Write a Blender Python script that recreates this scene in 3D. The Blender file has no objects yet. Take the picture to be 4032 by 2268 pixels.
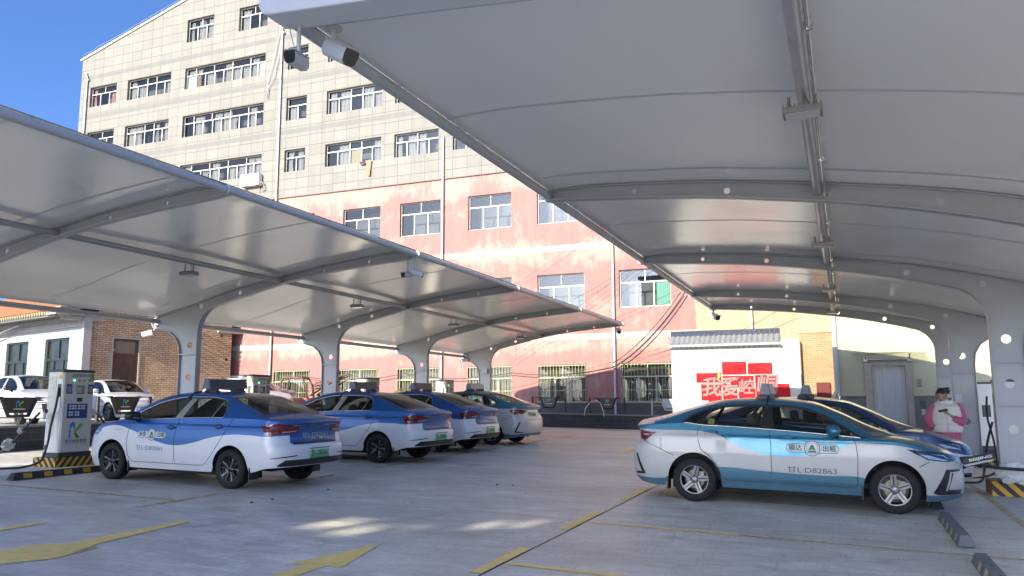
import bpy, bmesh, math, random
import numpy as np
from mathutils import Vector, Matrix
S = bpy.context.scene
COL = S.collection
rad = math.radians
PI = math.pi
random.seed(7)

# ------------------------------------------------------------------ camera
CAM_H, PITCH, ROLL, YAW = 1.6343, .1393, -.0032, .3871
GA, GB = -.0197, .0109                      # the paved lot falls gently to the right and rises away
def gz(x, y): return GA*x + GB*y
fw = Vector((-math.sin(YAW)*math.cos(PITCH), math.cos(YAW)*math.cos(PITCH), math.sin(PITCH)))
rt = Vector((math.cos(YAW), math.sin(YAW), 0)); up = rt.cross(fw)
rt, up = rt*math.cos(ROLL)+up*math.sin(ROLL), up*math.cos(ROLL)-rt*math.sin(ROLL)
cd = bpy.data.cameras.new('camera'); cam = bpy.data.objects.new('camera', cd); COL.objects.link(cam)
cd.sensor_width = 36; cd.lens = 36*3188.19/4032; cd.clip_start = .05; cd.clip_end = 2000
M = Matrix((rt, up, -fw)).transposed().to_4x4(); M.translation = (0, 0, CAM_H)
cam.matrix_world = M; S.camera = cam

# ------------------------------------------------------------------ sun, sky, exposure
SUN_EL, SUN_AZ = rad(20), rad(10)           # low winter sun from behind the camera, a little to the left
to_sun = Vector((-math.sin(SUN_AZ)*math.cos(SUN_EL), -math.cos(SUN_AZ)*math.cos(SUN_EL), math.sin(SUN_EL)))
ld = bpy.data.lights.new('sun', 'SUN'); ld.energy = 3.1; ld.angle = rad(.53); ld.color = (1, .88, .67)
sun = bpy.data.objects.new('sun', ld); COL.objects.link(sun)
sun.rotation_euler = to_sun.to_track_quat('Z', 'Y').to_euler()
W = bpy.data.worlds.new('World'); S.world = W; W.use_nodes = True
nt = W.node_tree; nt.nodes.clear()
sky = nt.nodes.new('ShaderNodeTexSky'); sky.sky_type = 'NISHITA'; sky.sun_disc = False
sky.sun_elevation = SUN_EL; sky.sun_rotation = math.atan2(to_sun.x, to_sun.y)
sky.altitude = 1500; sky.air_density = .7; sky.dust_density = 10; sky.ozone_density = 7
bg = nt.nodes.new('ShaderNodeBackground'); bg.inputs[1].default_value = .09
wo = nt.nodes.new('ShaderNodeOutputWorld')
nt.links.new(sky.outputs[0], bg.inputs[0]); nt.links.new(bg.outputs[0], wo.inputs[0])
S.view_settings.view_transform = 'Standard'; S.view_settings.look = 'None'
S.view_settings.exposure = 2.05; S.view_settings.gamma = 1
S.cycles.use_denoising = True
S.cycles.max_bounces = 8; S.cycles.diffuse_bounces = 4; S.cycles.glossy_bounces = 4
S.cycles.transparent_max_bounces = 16; S.cycles.transmission_bounces = 6
S.cycles.caustics_reflective = False; S.cycles.caustics_refractive = False
S.cycles.sample_clamp_indirect = 6

# ------------------------------------------------------------------ materials
def N(t, kind, **kw):
    n = t.nodes.new(kind)
    for k, v in kw.items():
        if k.startswith('i_'): n.inputs[k[2:].replace('_', ' ')].default_value = v
        else: setattr(n, k, v)
    return n
def c4(c): return (c[0], c[1], c[2], 1)
MATS = {}
def mat(name, col, rough=.5, metal=0, var=0, vscale=3, bump=0, bscale=40, coat=0, spec=.5, col2=None, stretch=(1,1,1), dirt=0):
    """A procedural surface: base colour broken up by noise, with roughness variation and bump."""
    if name in MATS: return MATS[name]
    m = bpy.data.materials.new(name); m.use_nodes = True; t = m.node_tree; MATS[name] = m
    b = t.nodes['Principled BSDF']
    b.inputs['Roughness'].default_value = rough; b.inputs['Metallic'].default_value = metal
    b.inputs['Coat Weight'].default_value = coat; b.inputs['Coat Roughness'].default_value = .06
    b.inputs['Specular IOR Level'].default_value = spec
    b.inputs['Base Color'].default_value = c4(col)
    tc = N(t, 'ShaderNodeTexCoord'); mp = N(t, 'ShaderNodeMapping'); mp.inputs['Scale'].default_value = stretch
    t.links.new(tc.outputs['Object'], mp.inputs[0])
    if var:
        nz = N(t, 'ShaderNodeTexNoise', i_Scale=vscale, i_Detail=6, i_Roughness=.62); t.links.new(mp.outputs[0], nz.inputs['Vector'])
        mr = N(t, 'ShaderNodeMapRange'); mr.inputs[1].default_value = .3; mr.inputs[2].default_value = .7
        t.links.new(nz.outputs[0], mr.inputs[0])
        mx = N(t, 'ShaderNodeMix', data_type='RGBA')
        c2 = col2 if col2 else tuple(min(1, c*(1-var)) for c in col)
        mx.inputs[6].default_value = c4(col); mx.inputs[7].default_value = c4(c2)
        t.links.new(mr.outputs[0], mx.inputs[0]); t.links.new(mx.outputs[2], b.inputs['Base Color'])
        ra = N(t, 'ShaderNodeMapRange'); ra.inputs[3].default_value = max(0, rough-.12*min(1, var*3)); ra.inputs[4].default_value = min(1, rough+.12*min(1, var*3))
        t.links.new(nz.outputs[0], ra.inputs[0]); t.links.new(ra.outputs[0], b.inputs['Roughness'])
    if bump:
        n2 = N(t, 'ShaderNodeTexNoise', i_Scale=bscale, i_Detail=4); t.links.new(mp.outputs[0], n2.inputs['Vector'])
        bp = N(t, 'ShaderNodeBump'); bp.inputs['Strength'].default_value = bump; bp.inputs['Distance'].default_value = .01
        t.links.new(n2.outputs[0], bp.inputs['Height']); t.links.new(bp.outputs[0], b.inputs['Normal'])
    return m
def glass(name, tint, rough=.0, refl=1.0):
    """Thin tinted pane: see-through with a Fresnel reflection."""
    if name in MATS: return MATS[name]
    m = bpy.data.materials.new(name); m.use_nodes = True; t = m.node_tree; MATS[name] = m
    t.nodes.remove(t.nodes['Principled BSDF'])
    tr = N(t, 'ShaderNodeBsdfTransparent'); tr.inputs[0].default_value = c4(tint)
    gl = N(t, 'ShaderNodeBsdfGlossy'); gl.inputs['Roughness'].default_value = rough
    gl.inputs[0].default_value = (refl, refl, refl, 1)
    lw = N(t, 'ShaderNodeLayerWeight'); pw = N(t, 'ShaderNodeMath', operation='POWER'); pw.inputs[1].default_value = 5; t.links.new(lw.outputs['Facing'], pw.inputs[0])
    fr = N(t, 'ShaderNodeMath', operation='MULTIPLY_ADD'); fr.inputs[1].default_value = .92; fr.inputs[2].default_value = .05; t.links.new(pw.outputs[0], fr.inputs[0])
    mx = N(t, 'ShaderNodeMixShader')
    t.links.new(fr.outputs[0], mx.inputs[0]); t.links.new(tr.outputs[0], mx.inputs[1]); t.links.new(gl.outputs[0], mx.inputs[2])
    t.links.new(mx.outputs[0], t.nodes['Material Output'].inputs[0])
    return m

# ------------------------------------------------------------------ mesh helpers
class MB:
    """Collects shapes and links them as ONE mesh object."""
    def __init__(s): s.v = []; s.f = []; s.mi = []
    def add(s, vs, fs, mi=0):
        o = len(s.v); s.v += [tuple(v) for v in vs]; s.f += [tuple(i+o for i in f) for f in fs]; s.mi += [mi]*len(fs); return s
    def box(s, c, d, mi=0, rz=0, R=None):
        x, y, z = d[0]/2, d[1]/2, d[2]/2
        vs = [Vector((a, b, e)) for a in (-x, x) for b in (-y, y) for e in (-z, z)]
        if rz: R = Matrix.Rotation(rz, 3, 'Z')
        if R is not None: vs = [R @ v for v in vs]
        vs = [v+Vector(c) for v in vs]
        return s.add(vs, [(0,1,3,2), (4,6,7,5), (0,4,5,1), (2,3,7,6), (0,2,6,4), (1,5,7,3)], mi)
    def bx(s, x0, x1, y0, y1, z0, z1, mi=0): return s.box(((x0+x1)/2, (y0+y1)/2, (z0+z1)/2), (x1-x0, y1-y0, z1-z0), mi)
    def tube(s, pts, r, n=10, mi=0, caps=True, closed=False):
        pts = [Vector(p) for p in pts]; k = len(pts); rs = r if isinstance(r, (list, tuple)) else [r]*k
        vs = []; ref = None
        for i, p in enumerate(pts):
            a = pts[i-1] if (i > 0 or closed) else p; b = pts[(i+1) % k] if (i < k-1 or closed) else p
            d = (b-a).normalized()
            if ref is None: ref = Vector((0, 0, 1)) if abs(d.z) < .9 else Vector((1, 0, 0))
            u = (ref-d*ref.dot(d)).normalized(); w = d.cross(u); ref = u
            vs += [p+(u*math.cos(2*PI*j/n)+w*math.sin(2*PI*j/n))*rs[i] for j in range(n)]
        fs = [(i*n+j, i*n+(j+1) % n, ((i+1) % k)*n+(j+1) % n, ((i+1) % k)*n+j) for i in range(k if closed else k-1) for j in range(n)]
        if caps and not closed: fs += [tuple(range(n))[::-1], tuple((k-1)*n+j for j in range(n))]
        return s.add(vs, fs, mi)
    def lathe(s, prof, n=32, M=None, mi=0, closed=False):
        """prof: (radius, height) pairs turned about Z; M places it."""
        M = M or Matrix.Identity(4); k = len(prof)
        vs = [M @ Vector((r*math.cos(2*PI*j/n), r*math.sin(2*PI*j/n), h)) for r, h in prof for j in range(n)]
        fs = [(i*n+j, i*n+(j+1) % n, ((i+1) % k)*n+(j+1) % n, ((i+1) % k)*n+j) for i in range(k if closed else k-1) for j in range(n)]
        return s.add(vs, fs, mi)
    def prism(s, poly, d, M=None, mi=0, back=True):
        """poly (x, y) in the local XY plane, extruded by d along local Z."""
        M = M or Matrix.Identity(4); n = len(poly)
        vs = [M @ Vector((x, y, 0)) for x, y in poly]+[M @ Vector((x, y, d)) for x, y in poly]
        fs = [tuple(range(n, 2*n))]+([tuple(range(n))[::-1]] if back else [])+[(i, (i+1) % n, n+(i+1) % n, n+i) for i in range(n)]
        return s.add(vs, fs, mi)
    def grid(s, rows, mi=0, closed=False):
        n = len(rows[0]); vs = [p for r in rows for p in r]
        fs = [(i*n+j, i*n+(j+1) % n, (i+1)*n+(j+1) % n, (i+1)*n+j) for i in range(len(rows)-1) for j in range(n if closed else n-1)]
        return s.add(vs, fs, mi)
    def mesh(s, name, mats, smooth=False, angle=None):
        me = bpy.data.meshes.new(name); me.from_pydata(s.v, [], s.f)
        for m in (mats if isinstance(mats, (list, tuple)) else [mats]): me.materials.append(m)
        if len(me.materials) > 1: me.polygons.foreach_set('material_index', s.mi)
        bm = bmesh.new(); bm.from_mesh(me); bmesh.ops.remove_doubles(bm, verts=bm.verts, dist=1e-5)
        bmesh.ops.dissolve_degenerate(bm, edges=bm.edges, dist=1e-6)
        bmesh.ops.recalc_face_normals(bm, faces=bm.faces); bm.to_mesh(me); bm.free()
        if smooth:
            me.polygons.foreach_set('use_smooth', [True]*len(me.polygons))
            if angle: me.set_sharp_from_angle(angle=rad(angle))
        return me
    def build(s, name, mats, parent=None, smooth=False, angle=None, bevel=0, **kw):
        o = bpy.data.objects.new(name, s.mesh(name, mats, smooth, angle)); COL.objects.link(o)
        if parent is not None: o.parent = parent
        if bevel:
            b = o.modifiers.new('edges', 'BEVEL'); b.width = bevel; b.segments = 2; b.limit_method = 'ANGLE'; b.angle_limit = rad(40)
        return tag(o, **kw)
def tag(o, label=None, cat=None, group=None, kind=None):
    if label: o['label'] = label
    if cat: o['category'] = cat
    if group: o['group'] = group
    if kind: o['kind'] = kind
    return o
def empty(name, loc=(0, 0, 0), rz=0, **kw):
    o = bpy.data.objects.new(name, None); COL.objects.link(o); o.location = loc; o.rotation_euler = (0, 0, rz); o.empty_display_size = .1
    return tag(o, **kw)
def copy_tree(o, parent=None):
    c = o.copy(); COL.objects.link(c)
    if parent is not None: c.parent = parent
    for ch in list(o.children): copy_tree(ch, c)
    return c
def mesh_obj(name, me, parent=None, **kw):
    o = bpy.data.objects.new(name, me); COL.objects.link(o)
    if parent is not None: o.parent = parent
    return tag(o, **kw)
def place(p, d, u=(0, 0, 1)):
    """Frame whose X runs along d, whose Y is u made square to it."""
    d = Vector(d).normalized(); u = Vector(u); u = (u-d*u.dot(d)).normalized(); w = d.cross(u)
    m = Matrix((d, u, w)).transposed().to_4x4(); m.translation = Vector(p); return m
def text_geo(body, size=1, align='CENTER', width=None, thick=0):
    """Lettering as flat faces in the XY plane: verts, faces."""
    c = bpy.data.curves.new('lettering', 'FONT'); c.body = body; c.size = size; c.align_x = align; c.align_y = 'CENTER'; c.resolution_u = 3; c.offset = thick
    o = bpy.data.objects.new('lettering', c); COL.objects.link(o)
    me = bpy.data.meshes.new_from_object(o.evaluated_get(bpy.context.evaluated_depsgraph_get()))
    vs = [v.co.copy() for v in me.vertices]; fs = [tuple(p.vertices) for p in me.polygons]
    bpy.data.objects.remove(o); bpy.data.curves.remove(c); bpy.data.meshes.remove(me)
    if width and vs:
        w = max(v.x for v in vs)-min(v.x for v in vs); k = width/w
        for v in vs: v.x *= k
    return vs, fs
def smoothstep(a, b, x):
    t = min(1, max(0, (x-a)/(b-a))); return t*t*(3-2*t)
def pchip(pts):
    """Monotone cubic through (x, y) pairs."""
    X = [p[0] for p in pts]; Y = [p[1] for p in pts]; n = len(X)
    d = [(Y[i+1]-Y[i])/(X[i+1]-X[i]) for i in range(n-1)]
    m = [d[0]]+[0 if d[i-1]*d[i] <= 0 else 2*d[i-1]*d[i]/(d[i-1]+d[i]) for i in range(1, n-1)]+[d[-1]]
    def f(x):
        if x <= X[0]: return Y[0]
        if x >= X[-1]: return Y[-1]
        i = max(k for k in range(n-1) if X[k] <= x); h = X[i+1]-X[i]; t = (x-X[i])/h
        return (1+2*t)*(1-t)**2*Y[i]+t*(1-t)**2*h*m[i]+t*t*(3-2*t)*Y[i+1]+t*t*(t-1)*h*m[i+1]
    return f
def rrect(w, h, r, n=4):
    pts = []
    for cx, cy, a in ((w/2-r, h/2-r, 0), (-w/2+r, h/2-r, 90), (-w/2+r, -h/2+r, 180), (w/2-r, -h/2+r, 270)):
        pts += [(cx+r*math.cos(rad(a+90*i/n)), cy+r*math.sin(rad(a+90*i/n))) for i in range(n+1)]
    return pts
# ================================================================== GROUND AND MARKINGS
def concrete_mat():
    m = bpy.data.materials.new('pale_concrete'); m.use_nodes = True; t = m.node_tree; b = t.nodes['Principled BSDF']
    tc = N(t, 'ShaderNodeTexCoord')
    def noise(scale, detail, st, rough=.6, dist=0):
        mp = N(t, 'ShaderNodeMapping'); mp.inputs['Scale'].default_value = st; t.links.new(tc.outputs['Object'], mp.inputs[0])
        n = N(t, 'ShaderNodeTexNoise', i_Scale=scale, i_Detail=detail, i_Roughness=rough, i_Distortion=dist); t.links.new(mp.outputs[0], n.inputs['Vector']); return n.outputs[0]
    def ramp(x, lo, hi, a, c):
        r = N(t, 'ShaderNodeMapRange', clamp=True); r.inputs[1].default_value = lo; r.inputs[2].default_value = hi; r.inputs[3].default_value = a; r.inputs[4].default_value = c
        t.links.new(x, r.inputs[0]); return r.outputs[0]
    def mul(a, c):
        n = N(t, 'ShaderNodeMath', operation='MULTIPLY'); t.links.new(a, n.inputs[0]); t.links.new(c, n.inputs[1]); return n.outputs[0]
    big = ramp(noise(.35, 5, (1, 1.6, 1)), .32, .7, .74, 1.14)
    mid = ramp(noise(1.6, 8, (1, 2.6, 1), .66, .6), .3, .7, .66, 1.20)
    fine = ramp(noise(22, 5, (1, 1.7, 1), .7), .25, .75, .86, 1.11)
    streak = ramp(noise(7, 6, (.35, 5, 1), .7, .3), .35, .75, .84, 1.11)
    arc = ramp(noise(3.2, 3, (6, .7, 1), .5, 2.2), .58, .70, 1.0, .74)
    oil = ramp(noise(.9, 3, (1, 1, 1), .5, .5), .64, .78, 1.0, .66)
    grit = ramp(noise(60, 3, (1, 1, 1), .6), .2, .8, .96, 1.04)
    v = mul(mul(mul(mul(mul(mul(big, mid), fine), streak), arc), oil), grit)
    mx = N(t, 'ShaderNodeMix', data_type='RGBA', blend_type='MULTIPLY'); mx.inputs[0].default_value = 1
    tint = N(t, 'ShaderNodeMix', data_type='RGBA'); tint.inputs[6].default_value = (.66, .63, .56, 1); tint.inputs[7].default_value = (.61, .60, .55, 1)
    t.links.new(ramp(noise(.22, 2, (1, 1, 1)), .4, .6, 0, 1), tint.inputs[0])
    cb = N(t, 'ShaderNodeCombineColor')
    for i in range(3): t.links.new(v, cb.inputs[i])
    t.links.new(tint.outputs[2], mx.inputs[6]); t.links.new(cb.outputs[0], mx.inputs[7]); t.links.new(mx.outputs[2], b.inputs['Base Color'])
    t.links.new(ramp(mid, .8, 1.14, .42, .62), b.inputs['Roughness'])
    bp = N(t, 'ShaderNodeBump'); bp.inputs['Strength'].default_value = .18; bp.inputs['Distance'].default_value = .01
    t.links.new(mul(fine, streak), bp.inputs['Height']); t.links.new(bp.outputs[0], b.inputs['Normal'])
    return m
CONC = concrete_mat()
mb = MB(); L = 260
mb.add([(x, y, gz(x, y)) for x, y in ((-L, -L), (L, -L), (L, L), (-L, L))], [(0, 1, 2, 3)])
mb.build('ground', CONC, kind='structure')

def paint_mat(name, col, wear, lo=.42, hi=.62):
    m = bpy.data.materials.new(name); m.use_nodes = True; t = m.node_tree; b = t.nodes['Principled BSDF']
    b.inputs['Roughness'].default_value = .6
    tc = N(t, 'ShaderNodeTexCoord')
    n = N(t, 'ShaderNodeTexNoise', i_Scale=9, i_Detail=8, i_Roughness=.72); t.links.new(tc.outputs['Object'], n.inputs['Vector'])
    r = N(t, 'ShaderNodeMapRange'); r.inputs[1].default_value = lo; r.inputs[2].default_value = hi; r.inputs[3].default_value = 1; r.inputs[4].default_value = 1-wear
    t.links.new(n.outputs[0], r.inputs[0])
    n2 = N(t, 'ShaderNodeTexNoise', i_Scale=1.3, i_Detail=4); t.links.new(tc.outputs['Object'], n2.inputs['Vector'])
    mx = N(t, 'ShaderNodeMix', data_type='RGBA'); mx.inputs[6].default_value = c4(col); mx.inputs[7].default_value = c4([c*.78 for c in col])
    t.links.new(n2.outputs[0], mx.inputs[0]); t.links.new(mx.outputs[2], b.inputs['Base Color'])
    t.links.new(r.outputs[0], b.inputs['Alpha']); return m
YEL = paint_mat('yellow_road_paint', (.95, .68, .22), .15)
YELF = paint_mat('faded_yellow_paint', (.68, .52, .27), .7, .38, .66)
JOINT = mat('dark_joint', (.05, .05, .05), .9)  # near-black colour of the pavement joint strips
def sheet(name, pts, m, dz=.004):
    b = MB(); b.add([(x, y, gz(x, y)+dz) for x, y in pts], [tuple(range(len(pts)))]); return b.build(name, m, kind='structure')
def rect(x0, x1, y0, y1): return ((x0, y0), (x1, y0), (x1, y1), (x0, y1))
sheet('pavement_joint', rect(-3.044, -3.03, -6, 32), JOINT)
sheet('pavement_joint', ((-20, 9.98), (6, 9.98), (6, 9.986), (-20, 9.986)), JOINT, .003)
sheet('pavement_joint', ((-20, 20.5), (6, 20.5), (6, 20.508), (-20, 20.508)), JOINT, .003)
# right-hand bays: lines run square to the aisle, a dash at the head of each
for k, y in enumerate((7.24, 9.83, 12.74, 15.5, 18.3, 21.1)):
    sheet('bay_line', ((-3.02, y+.05), (-3.02, y-.05), (-1.2, y-.17), (-1.2, y-.07)), YEL, .005)
    sheet('bay_line', ((-1.2, y-.07), (-1.2, y-.17), (1.75, y-.34), (1.75, y-.26)), YELF, .005)
for y0, y1 in ((5.05, 6.45), (6.75, 7.97), (9.18, 10.71), (11.95, 13.58), (14.75, 16.2), (17.6, 19), (20.4, 21.9), (23, 24.5)):
    sheet('bay_dash', ((-3.175, y0), (-3.05, y0), (-3.05, y1), (-3.175, y1)), YEL, .006)
sheet('bay_line', rect(1.92, 2.02, 9, 24), YELF, .005)
# left-hand bays
for k, y in enumerate((6.2, 9.05, 12.1, 15.0, 17.9, 20.8, 23.7, 26.6)):
    sheet('bay_line', ((-12.6, y+.12), (-12.6, y+.02), (-8.7, y-.06), (-8.7, y+.04)), YELF, .005)
    sheet('bay_dash', rect(-8.83, -8.69, y-.75, y+.75), YELF if k else YEL, .006)
# arrows
def arrow(x, y, s, w=.15, tail=1.6):
    pts = [(0, 1.15), (.27, .02), (.1, .06), (.085, -tail), (-.085, -tail), (-.1, .0), (-.27, -.04)]
    sheet('lane_arrow', [(x+a*s, y+b*s) for a, b in pts][::int(s/abs(s))], YEL, .006)
arrow(-4.55, 6.38, 1.0, tail=1.9)
sheet('lane_arrow', [(-7.44, 7.78), (-7.30, 7.75), (-7.12, 6.22), (-6.98, 6.18), (-6.90, 5.62), (-7.12, 5.22), (-7.45, 5.0), (-7.72, 5.5), (-7.66, 5.95), (-7.42, 6.22)], YEL, .006)
sheet('lane_arrow', [(-7.0, 5.86), (-6.93, 5.9), (-7.02, 6.2), (-7.08, 6.2)], YELF, .006)
arrow(-5.4, 21.8, 1.0, tail=1.2); arrow(-5.2, 25.5, 1.0, tail=.8)
# stray scraps
rr = random.Random(3); SCR = mat('scrap_paper', (.5, .48, .44), .8); STN = mat('dark_pebble', (.08, .075, .07), .9)
for k in range(16):
    x, y = rr.uniform(-8, 1.5), rr.uniform(4.5, 15); a = rr.uniform(0, 6); s = rr.uniform(.012, .03); b = MB()
    n = rr.randint(5, 7)
    b.prism([(s*rr.uniform(.6, 1.1)*math.cos(2*PI*j/n), s*rr.uniform(.6, 1.1)*math.sin(2*PI*j/n)) for j in range(n)], s*.6, Matrix.Translation((x, y, gz(x, y)+.001)))
    b.build('pebble', STN if k % 3 else SCR, label='tiny loose chip of stone lying on the concrete', cat='pebble', group='chips of stone on the concrete')

# ================================================================== THE GABLED BUILDING AT THE FAR END
FY = 35.0
def wall_tile_mat():
    """Grey cement facing: scored slabs, plain painted string bands, blotches and run-down stains."""
    m = bpy.data.materials.new('grey_slab_facing'); m.use_nodes = True; t = m.node_tree; b = t.nodes['Principled BSDF']; b.inputs['Roughness'].default_value = .8
    tc = N(t, 'ShaderNodeTexCoord'); sx = N(t, 'ShaderNodeSeparateXYZ'); t.links.new(tc.outputs['Object'], sx.inputs[0])
    cx = N(t, 'ShaderNodeCombineXYZ'); t.links.new(sx.outputs[0], cx.inputs[0]); t.links.new(sx.outputs[2], cx.inputs[1])
    mp = N(t, 'ShaderNodeMapping'); mp.inputs['Location'].default_value = (.16, -.255, 0); t.links.new(cx.outputs[0], mp.inputs[0])
    br = N(t, 'ShaderNodeTexBrick', offset=0, squash=1); br.inputs['Scale'].default_value = 1
    br.inputs['Brick Width'].default_value = .785; br.inputs['Row Height'].default_value = .5825; br.inputs['Mortar Size'].default_value = .012; br.inputs['Mortar Smooth'].default_value = .1
    br.inputs['Color1'].default_value = (.172, .171, .16, 1); br.inputs['Color2'].default_value = (.15, .149, .139, 1); br.inputs['Mortar'].default_value = (.085, .085, .081, 1)
    t.links.new(mp.outputs[0], br.inputs['Vector'])
    # string bands of bare darker render
    def band(z0, z1):
        a = N(t, 'ShaderNodeMath', operation='GREATER_THAN'); a.inputs[1].default_value = z0; c = N(t, 'ShaderNodeMath', operation='LESS_THAN'); c.inputs[1].default_value = z1
        t.links.new(sx.outputs[2], a.inputs[0]); t.links.new(sx.outputs[2], c.inputs[0])
        d = N(t, 'ShaderNodeMath', operation='MULTIPLY'); t.links.new(a.outputs[0], d.inputs[0]); t.links.new(c.outputs[0], d.inputs[1]); return d.outputs[0]
    acc = None
    for z0 in (21.73, 19.13, 16.17):
        v = band(z0, z0+.28)
        if acc is None: acc = v
        else:
            a = N(t, 'ShaderNodeMath', operation='ADD'); t.links.new(acc, a.inputs[0]); t.links.new(v, a.inputs[1]); acc = a.outputs[0]
    nz = N(t, 'ShaderNodeTexNoise', i_Scale=1.1, i_Detail=7, i_Roughness=.65); t.links.new(tc.outputs['Object'], nz.inputs['Vector'])
    bc = N(t, 'ShaderNodeMix', data_type='RGBA'); bc.inputs[6].default_value = (.108, .112, .112, 1); bc.inputs[7].default_value = (.14, .141, .138, 1); t.links.new(nz.outputs[0], bc.inputs[0])
    mx = N(t, 'ShaderNodeMix', data_type='RGBA'); t.links.new(acc, mx.inputs[0]); t.links.new(br.outputs[0], mx.inputs[6]); t.links.new(bc.outputs[2], mx.inputs[7])
    m2 = N(t, 'ShaderNodeMapping'); m2.inputs['Scale'].default_value = (3.2, 1, .22); t.links.new(tc.outputs['Object'], m2.inputs[0])
    n2 = N(t, 'ShaderNodeTexNoise', i_Scale=1.2, i_Detail=6, i_Roughness=.6); t.links.new(m2.outputs[0], n2.inputs['Vector'])
    r2 = N(t, 'ShaderNodeMapRange'); r2.inputs[1].default_value = .3; r2.inputs[2].default_value = .75; r2.inputs[3].default_value = 1.05; r2.inputs[4].default_value = .86; t.links.new(n2.outputs[0], r2.inputs[0])
    mm = N(t, 'ShaderNodeMix', data_type='RGBA', blend_type='MULTIPLY'); mm.inputs[0].default_value = 1; t.links.new(mx.outputs[2], mm.inputs[6]); t.links.new(r2.outputs[0], mm.inputs[7]); t.links.new(mm.outputs[2], b.inputs['Base Color'])
    bp = N(t, 'ShaderNodeBump'); bp.inputs['Strength'].default_value = .5; bp.inputs['Distance'].default_value = .02; bp.invert = True
    t.links.new(br.outputs['Fac'], bp.inputs['Height']); t.links.new(bp.outputs[0], b.inputs['Normal'])
    return m
def pink_mat():
    """Pink limewash flaking back to cream render, with cream string courses."""
    m = bpy.data.materials.new('flaking_pink_limewash'); m.use_nodes = True; t = m.node_tree; b = t.nodes['Principled BSDF']; b.inputs['Roughness'].default_value = .88
    tc = N(t, 'ShaderNodeTexCoord'); sx = N(t, 'ShaderNodeSeparateXYZ'); t.links.new(tc.outputs['Object'], sx.inputs[0])
    def noise(sc, st, det=8, ro=.68, di=0):
        mp = N(t, 'ShaderNodeMapping'); mp.inputs['Scale'].default_value = st; t.links.new(tc.outputs['Object'], mp.inputs[0])
        n = N(t, 'ShaderNodeTexNoise', i_Scale=sc, i_Detail=det, i_Roughness=ro, i_Distortion=di); t.links.new(mp.outputs[0], n.inputs['Vector']); return n.outputs[0]
    def M2(op, a, c):
        n = N(t, 'ShaderNodeMath', operation=op)
        for i, q in enumerate((a, c)):
            if isinstance(q, (int, float)): n.inputs[i].default_value = q
            else: t.links.new(q, n.inputs[i])
        return n.outputs[0]
    # flaking is worse just under each string course and under the facing
    near = None
    for zc, w in ((12.3, 1.1), (8.4, .9), (4.2, .55)):
        d = M2('DIVIDE', M2('ABSOLUTE', M2('SUBTRACT', sx.outputs[2], zc), 0), w); v = M2('MAXIMUM', M2('SUBTRACT', 1, d), 0)
        near = v if near is None else M2('ADD', near, v)
    q = M2('ADD', M2('ADD', M2('MULTIPLY', noise(.55, (1, 1, 1.2), 9, .7, .3), .62), M2('MULTIPLY', noise(2.4, (1.6, 1, .45), 8, .7), .38)), M2('MULTIPLY', near, .14))
    r = N(t, 'ShaderNodeMapRange', interpolation_type='SMOOTHSTEP'); r.inputs[1].default_value = .50; r.inputs[2].default_value = .66; t.links.new(q, r.inputs[0])
    wash = N(t, 'ShaderNodeMix', data_type='RGBA'); wash.inputs[6].default_value = (.25, .105, .10, 1); wash.inputs[7].default_value = (.285, .138, .13, 1); t.links.new(noise(1.7, (1, 1, .5)), wash.inputs[0])
    mx = N(t, 'ShaderNodeMix', data_type='RGBA'); mx.inputs[7].default_value = (.31, .232, .197, 1)
    t.links.new(M2('MULTIPLY', r.outputs[0], .75), mx.inputs[0]); t.links.new(wash.outputs[2], mx.inputs[6])
    bands = None
    for z0 in (8.53, 4.385):
        e = M2('MULTIPLY', M2('SUBTRACT', noise(3, (1, 1, 1)), .5), .10)
        zz = M2('ADD', sx.outputs[2], e)
        v = M2('MULTIPLY', M2('GREATER_THAN', zz, z0), M2('LESS_THAN', zz, z0+.28)); bands = v if bands is None else M2('ADD', bands, v)
    m3 = N(t, 'ShaderNodeMix', data_type='RGBA'); m3.inputs[7].default_value = (.35, .32, .265, 1); t.links.new(M2('MULTIPLY', bands, .92), m3.inputs[0]); t.links.new(mx.outputs[2], m3.inputs[6])
    # bare ochre render where the wash stops
    xx = M2('ADD', sx.outputs[0], M2('MULTIPLY', M2('SUBTRACT', noise(1.2, (1, 1, 1)), .5), .5))
    m4 = N(t, 'ShaderNodeMix', data_type='RGBA'); t.links.new(M2('GREATER_THAN', xx, -5.75), m4.inputs[0]); t.links.new(m3.outputs[2], m4.inputs[6])
    och = N(t, 'ShaderNodeMix', data_type='RGBA'); och.inputs[6].default_value = (.235, .195, .13, 1); och.inputs[7].default_value = (.28, .24, .17, 1); t.links.new(noise(1.4, (1, 1, .5)), och.inputs[0]); t.links.new(och.outputs[2], m4.inputs[7])
    mm = N(t, 'ShaderNodeMix', data_type='RGBA', blend_type='MULTIPLY'); mm.inputs[0].default_value = 1; t.links.new(m4.outputs[2], mm.inputs[6])
    rr_ = N(t, 'ShaderNodeMapRange'); rr_.inputs[1].default_value = .35; rr_.inputs[2].default_value = .75; rr_.inputs[3].default_value = 1.04; rr_.inputs[4].default_value = .85; t.links.new(noise(1, (5, 1, .25), 5), rr_.inputs[0]); t.links.new(rr_.outputs[0], mm.inputs[7])
    t.links.new(mm.outputs[2], b.inputs['Base Color'])
    bp = N(t, 'ShaderNodeBump'); bp.inputs['Strength'].default_value = .35; bp.inputs['Distance'].default_value = .02; t.links.new(q, bp.inputs['Height']); t.links.new(bp.outputs[0], b.inputs['Normal'])
    return m
GREYW, PINKW = wall_tile_mat(), pink_mat()
DARKSTONE = mat('dark_stone_dado', (.055, .056, .06), .62, var=.3, vscale=2, bump=.2, bscale=12)
UPVC = mat('white_window_frame', (.42, .41, .38), .45, var=.12, vscale=4)
WGLASS = glass('window_glass', (.62, .64, .64), 0, 1)
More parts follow.
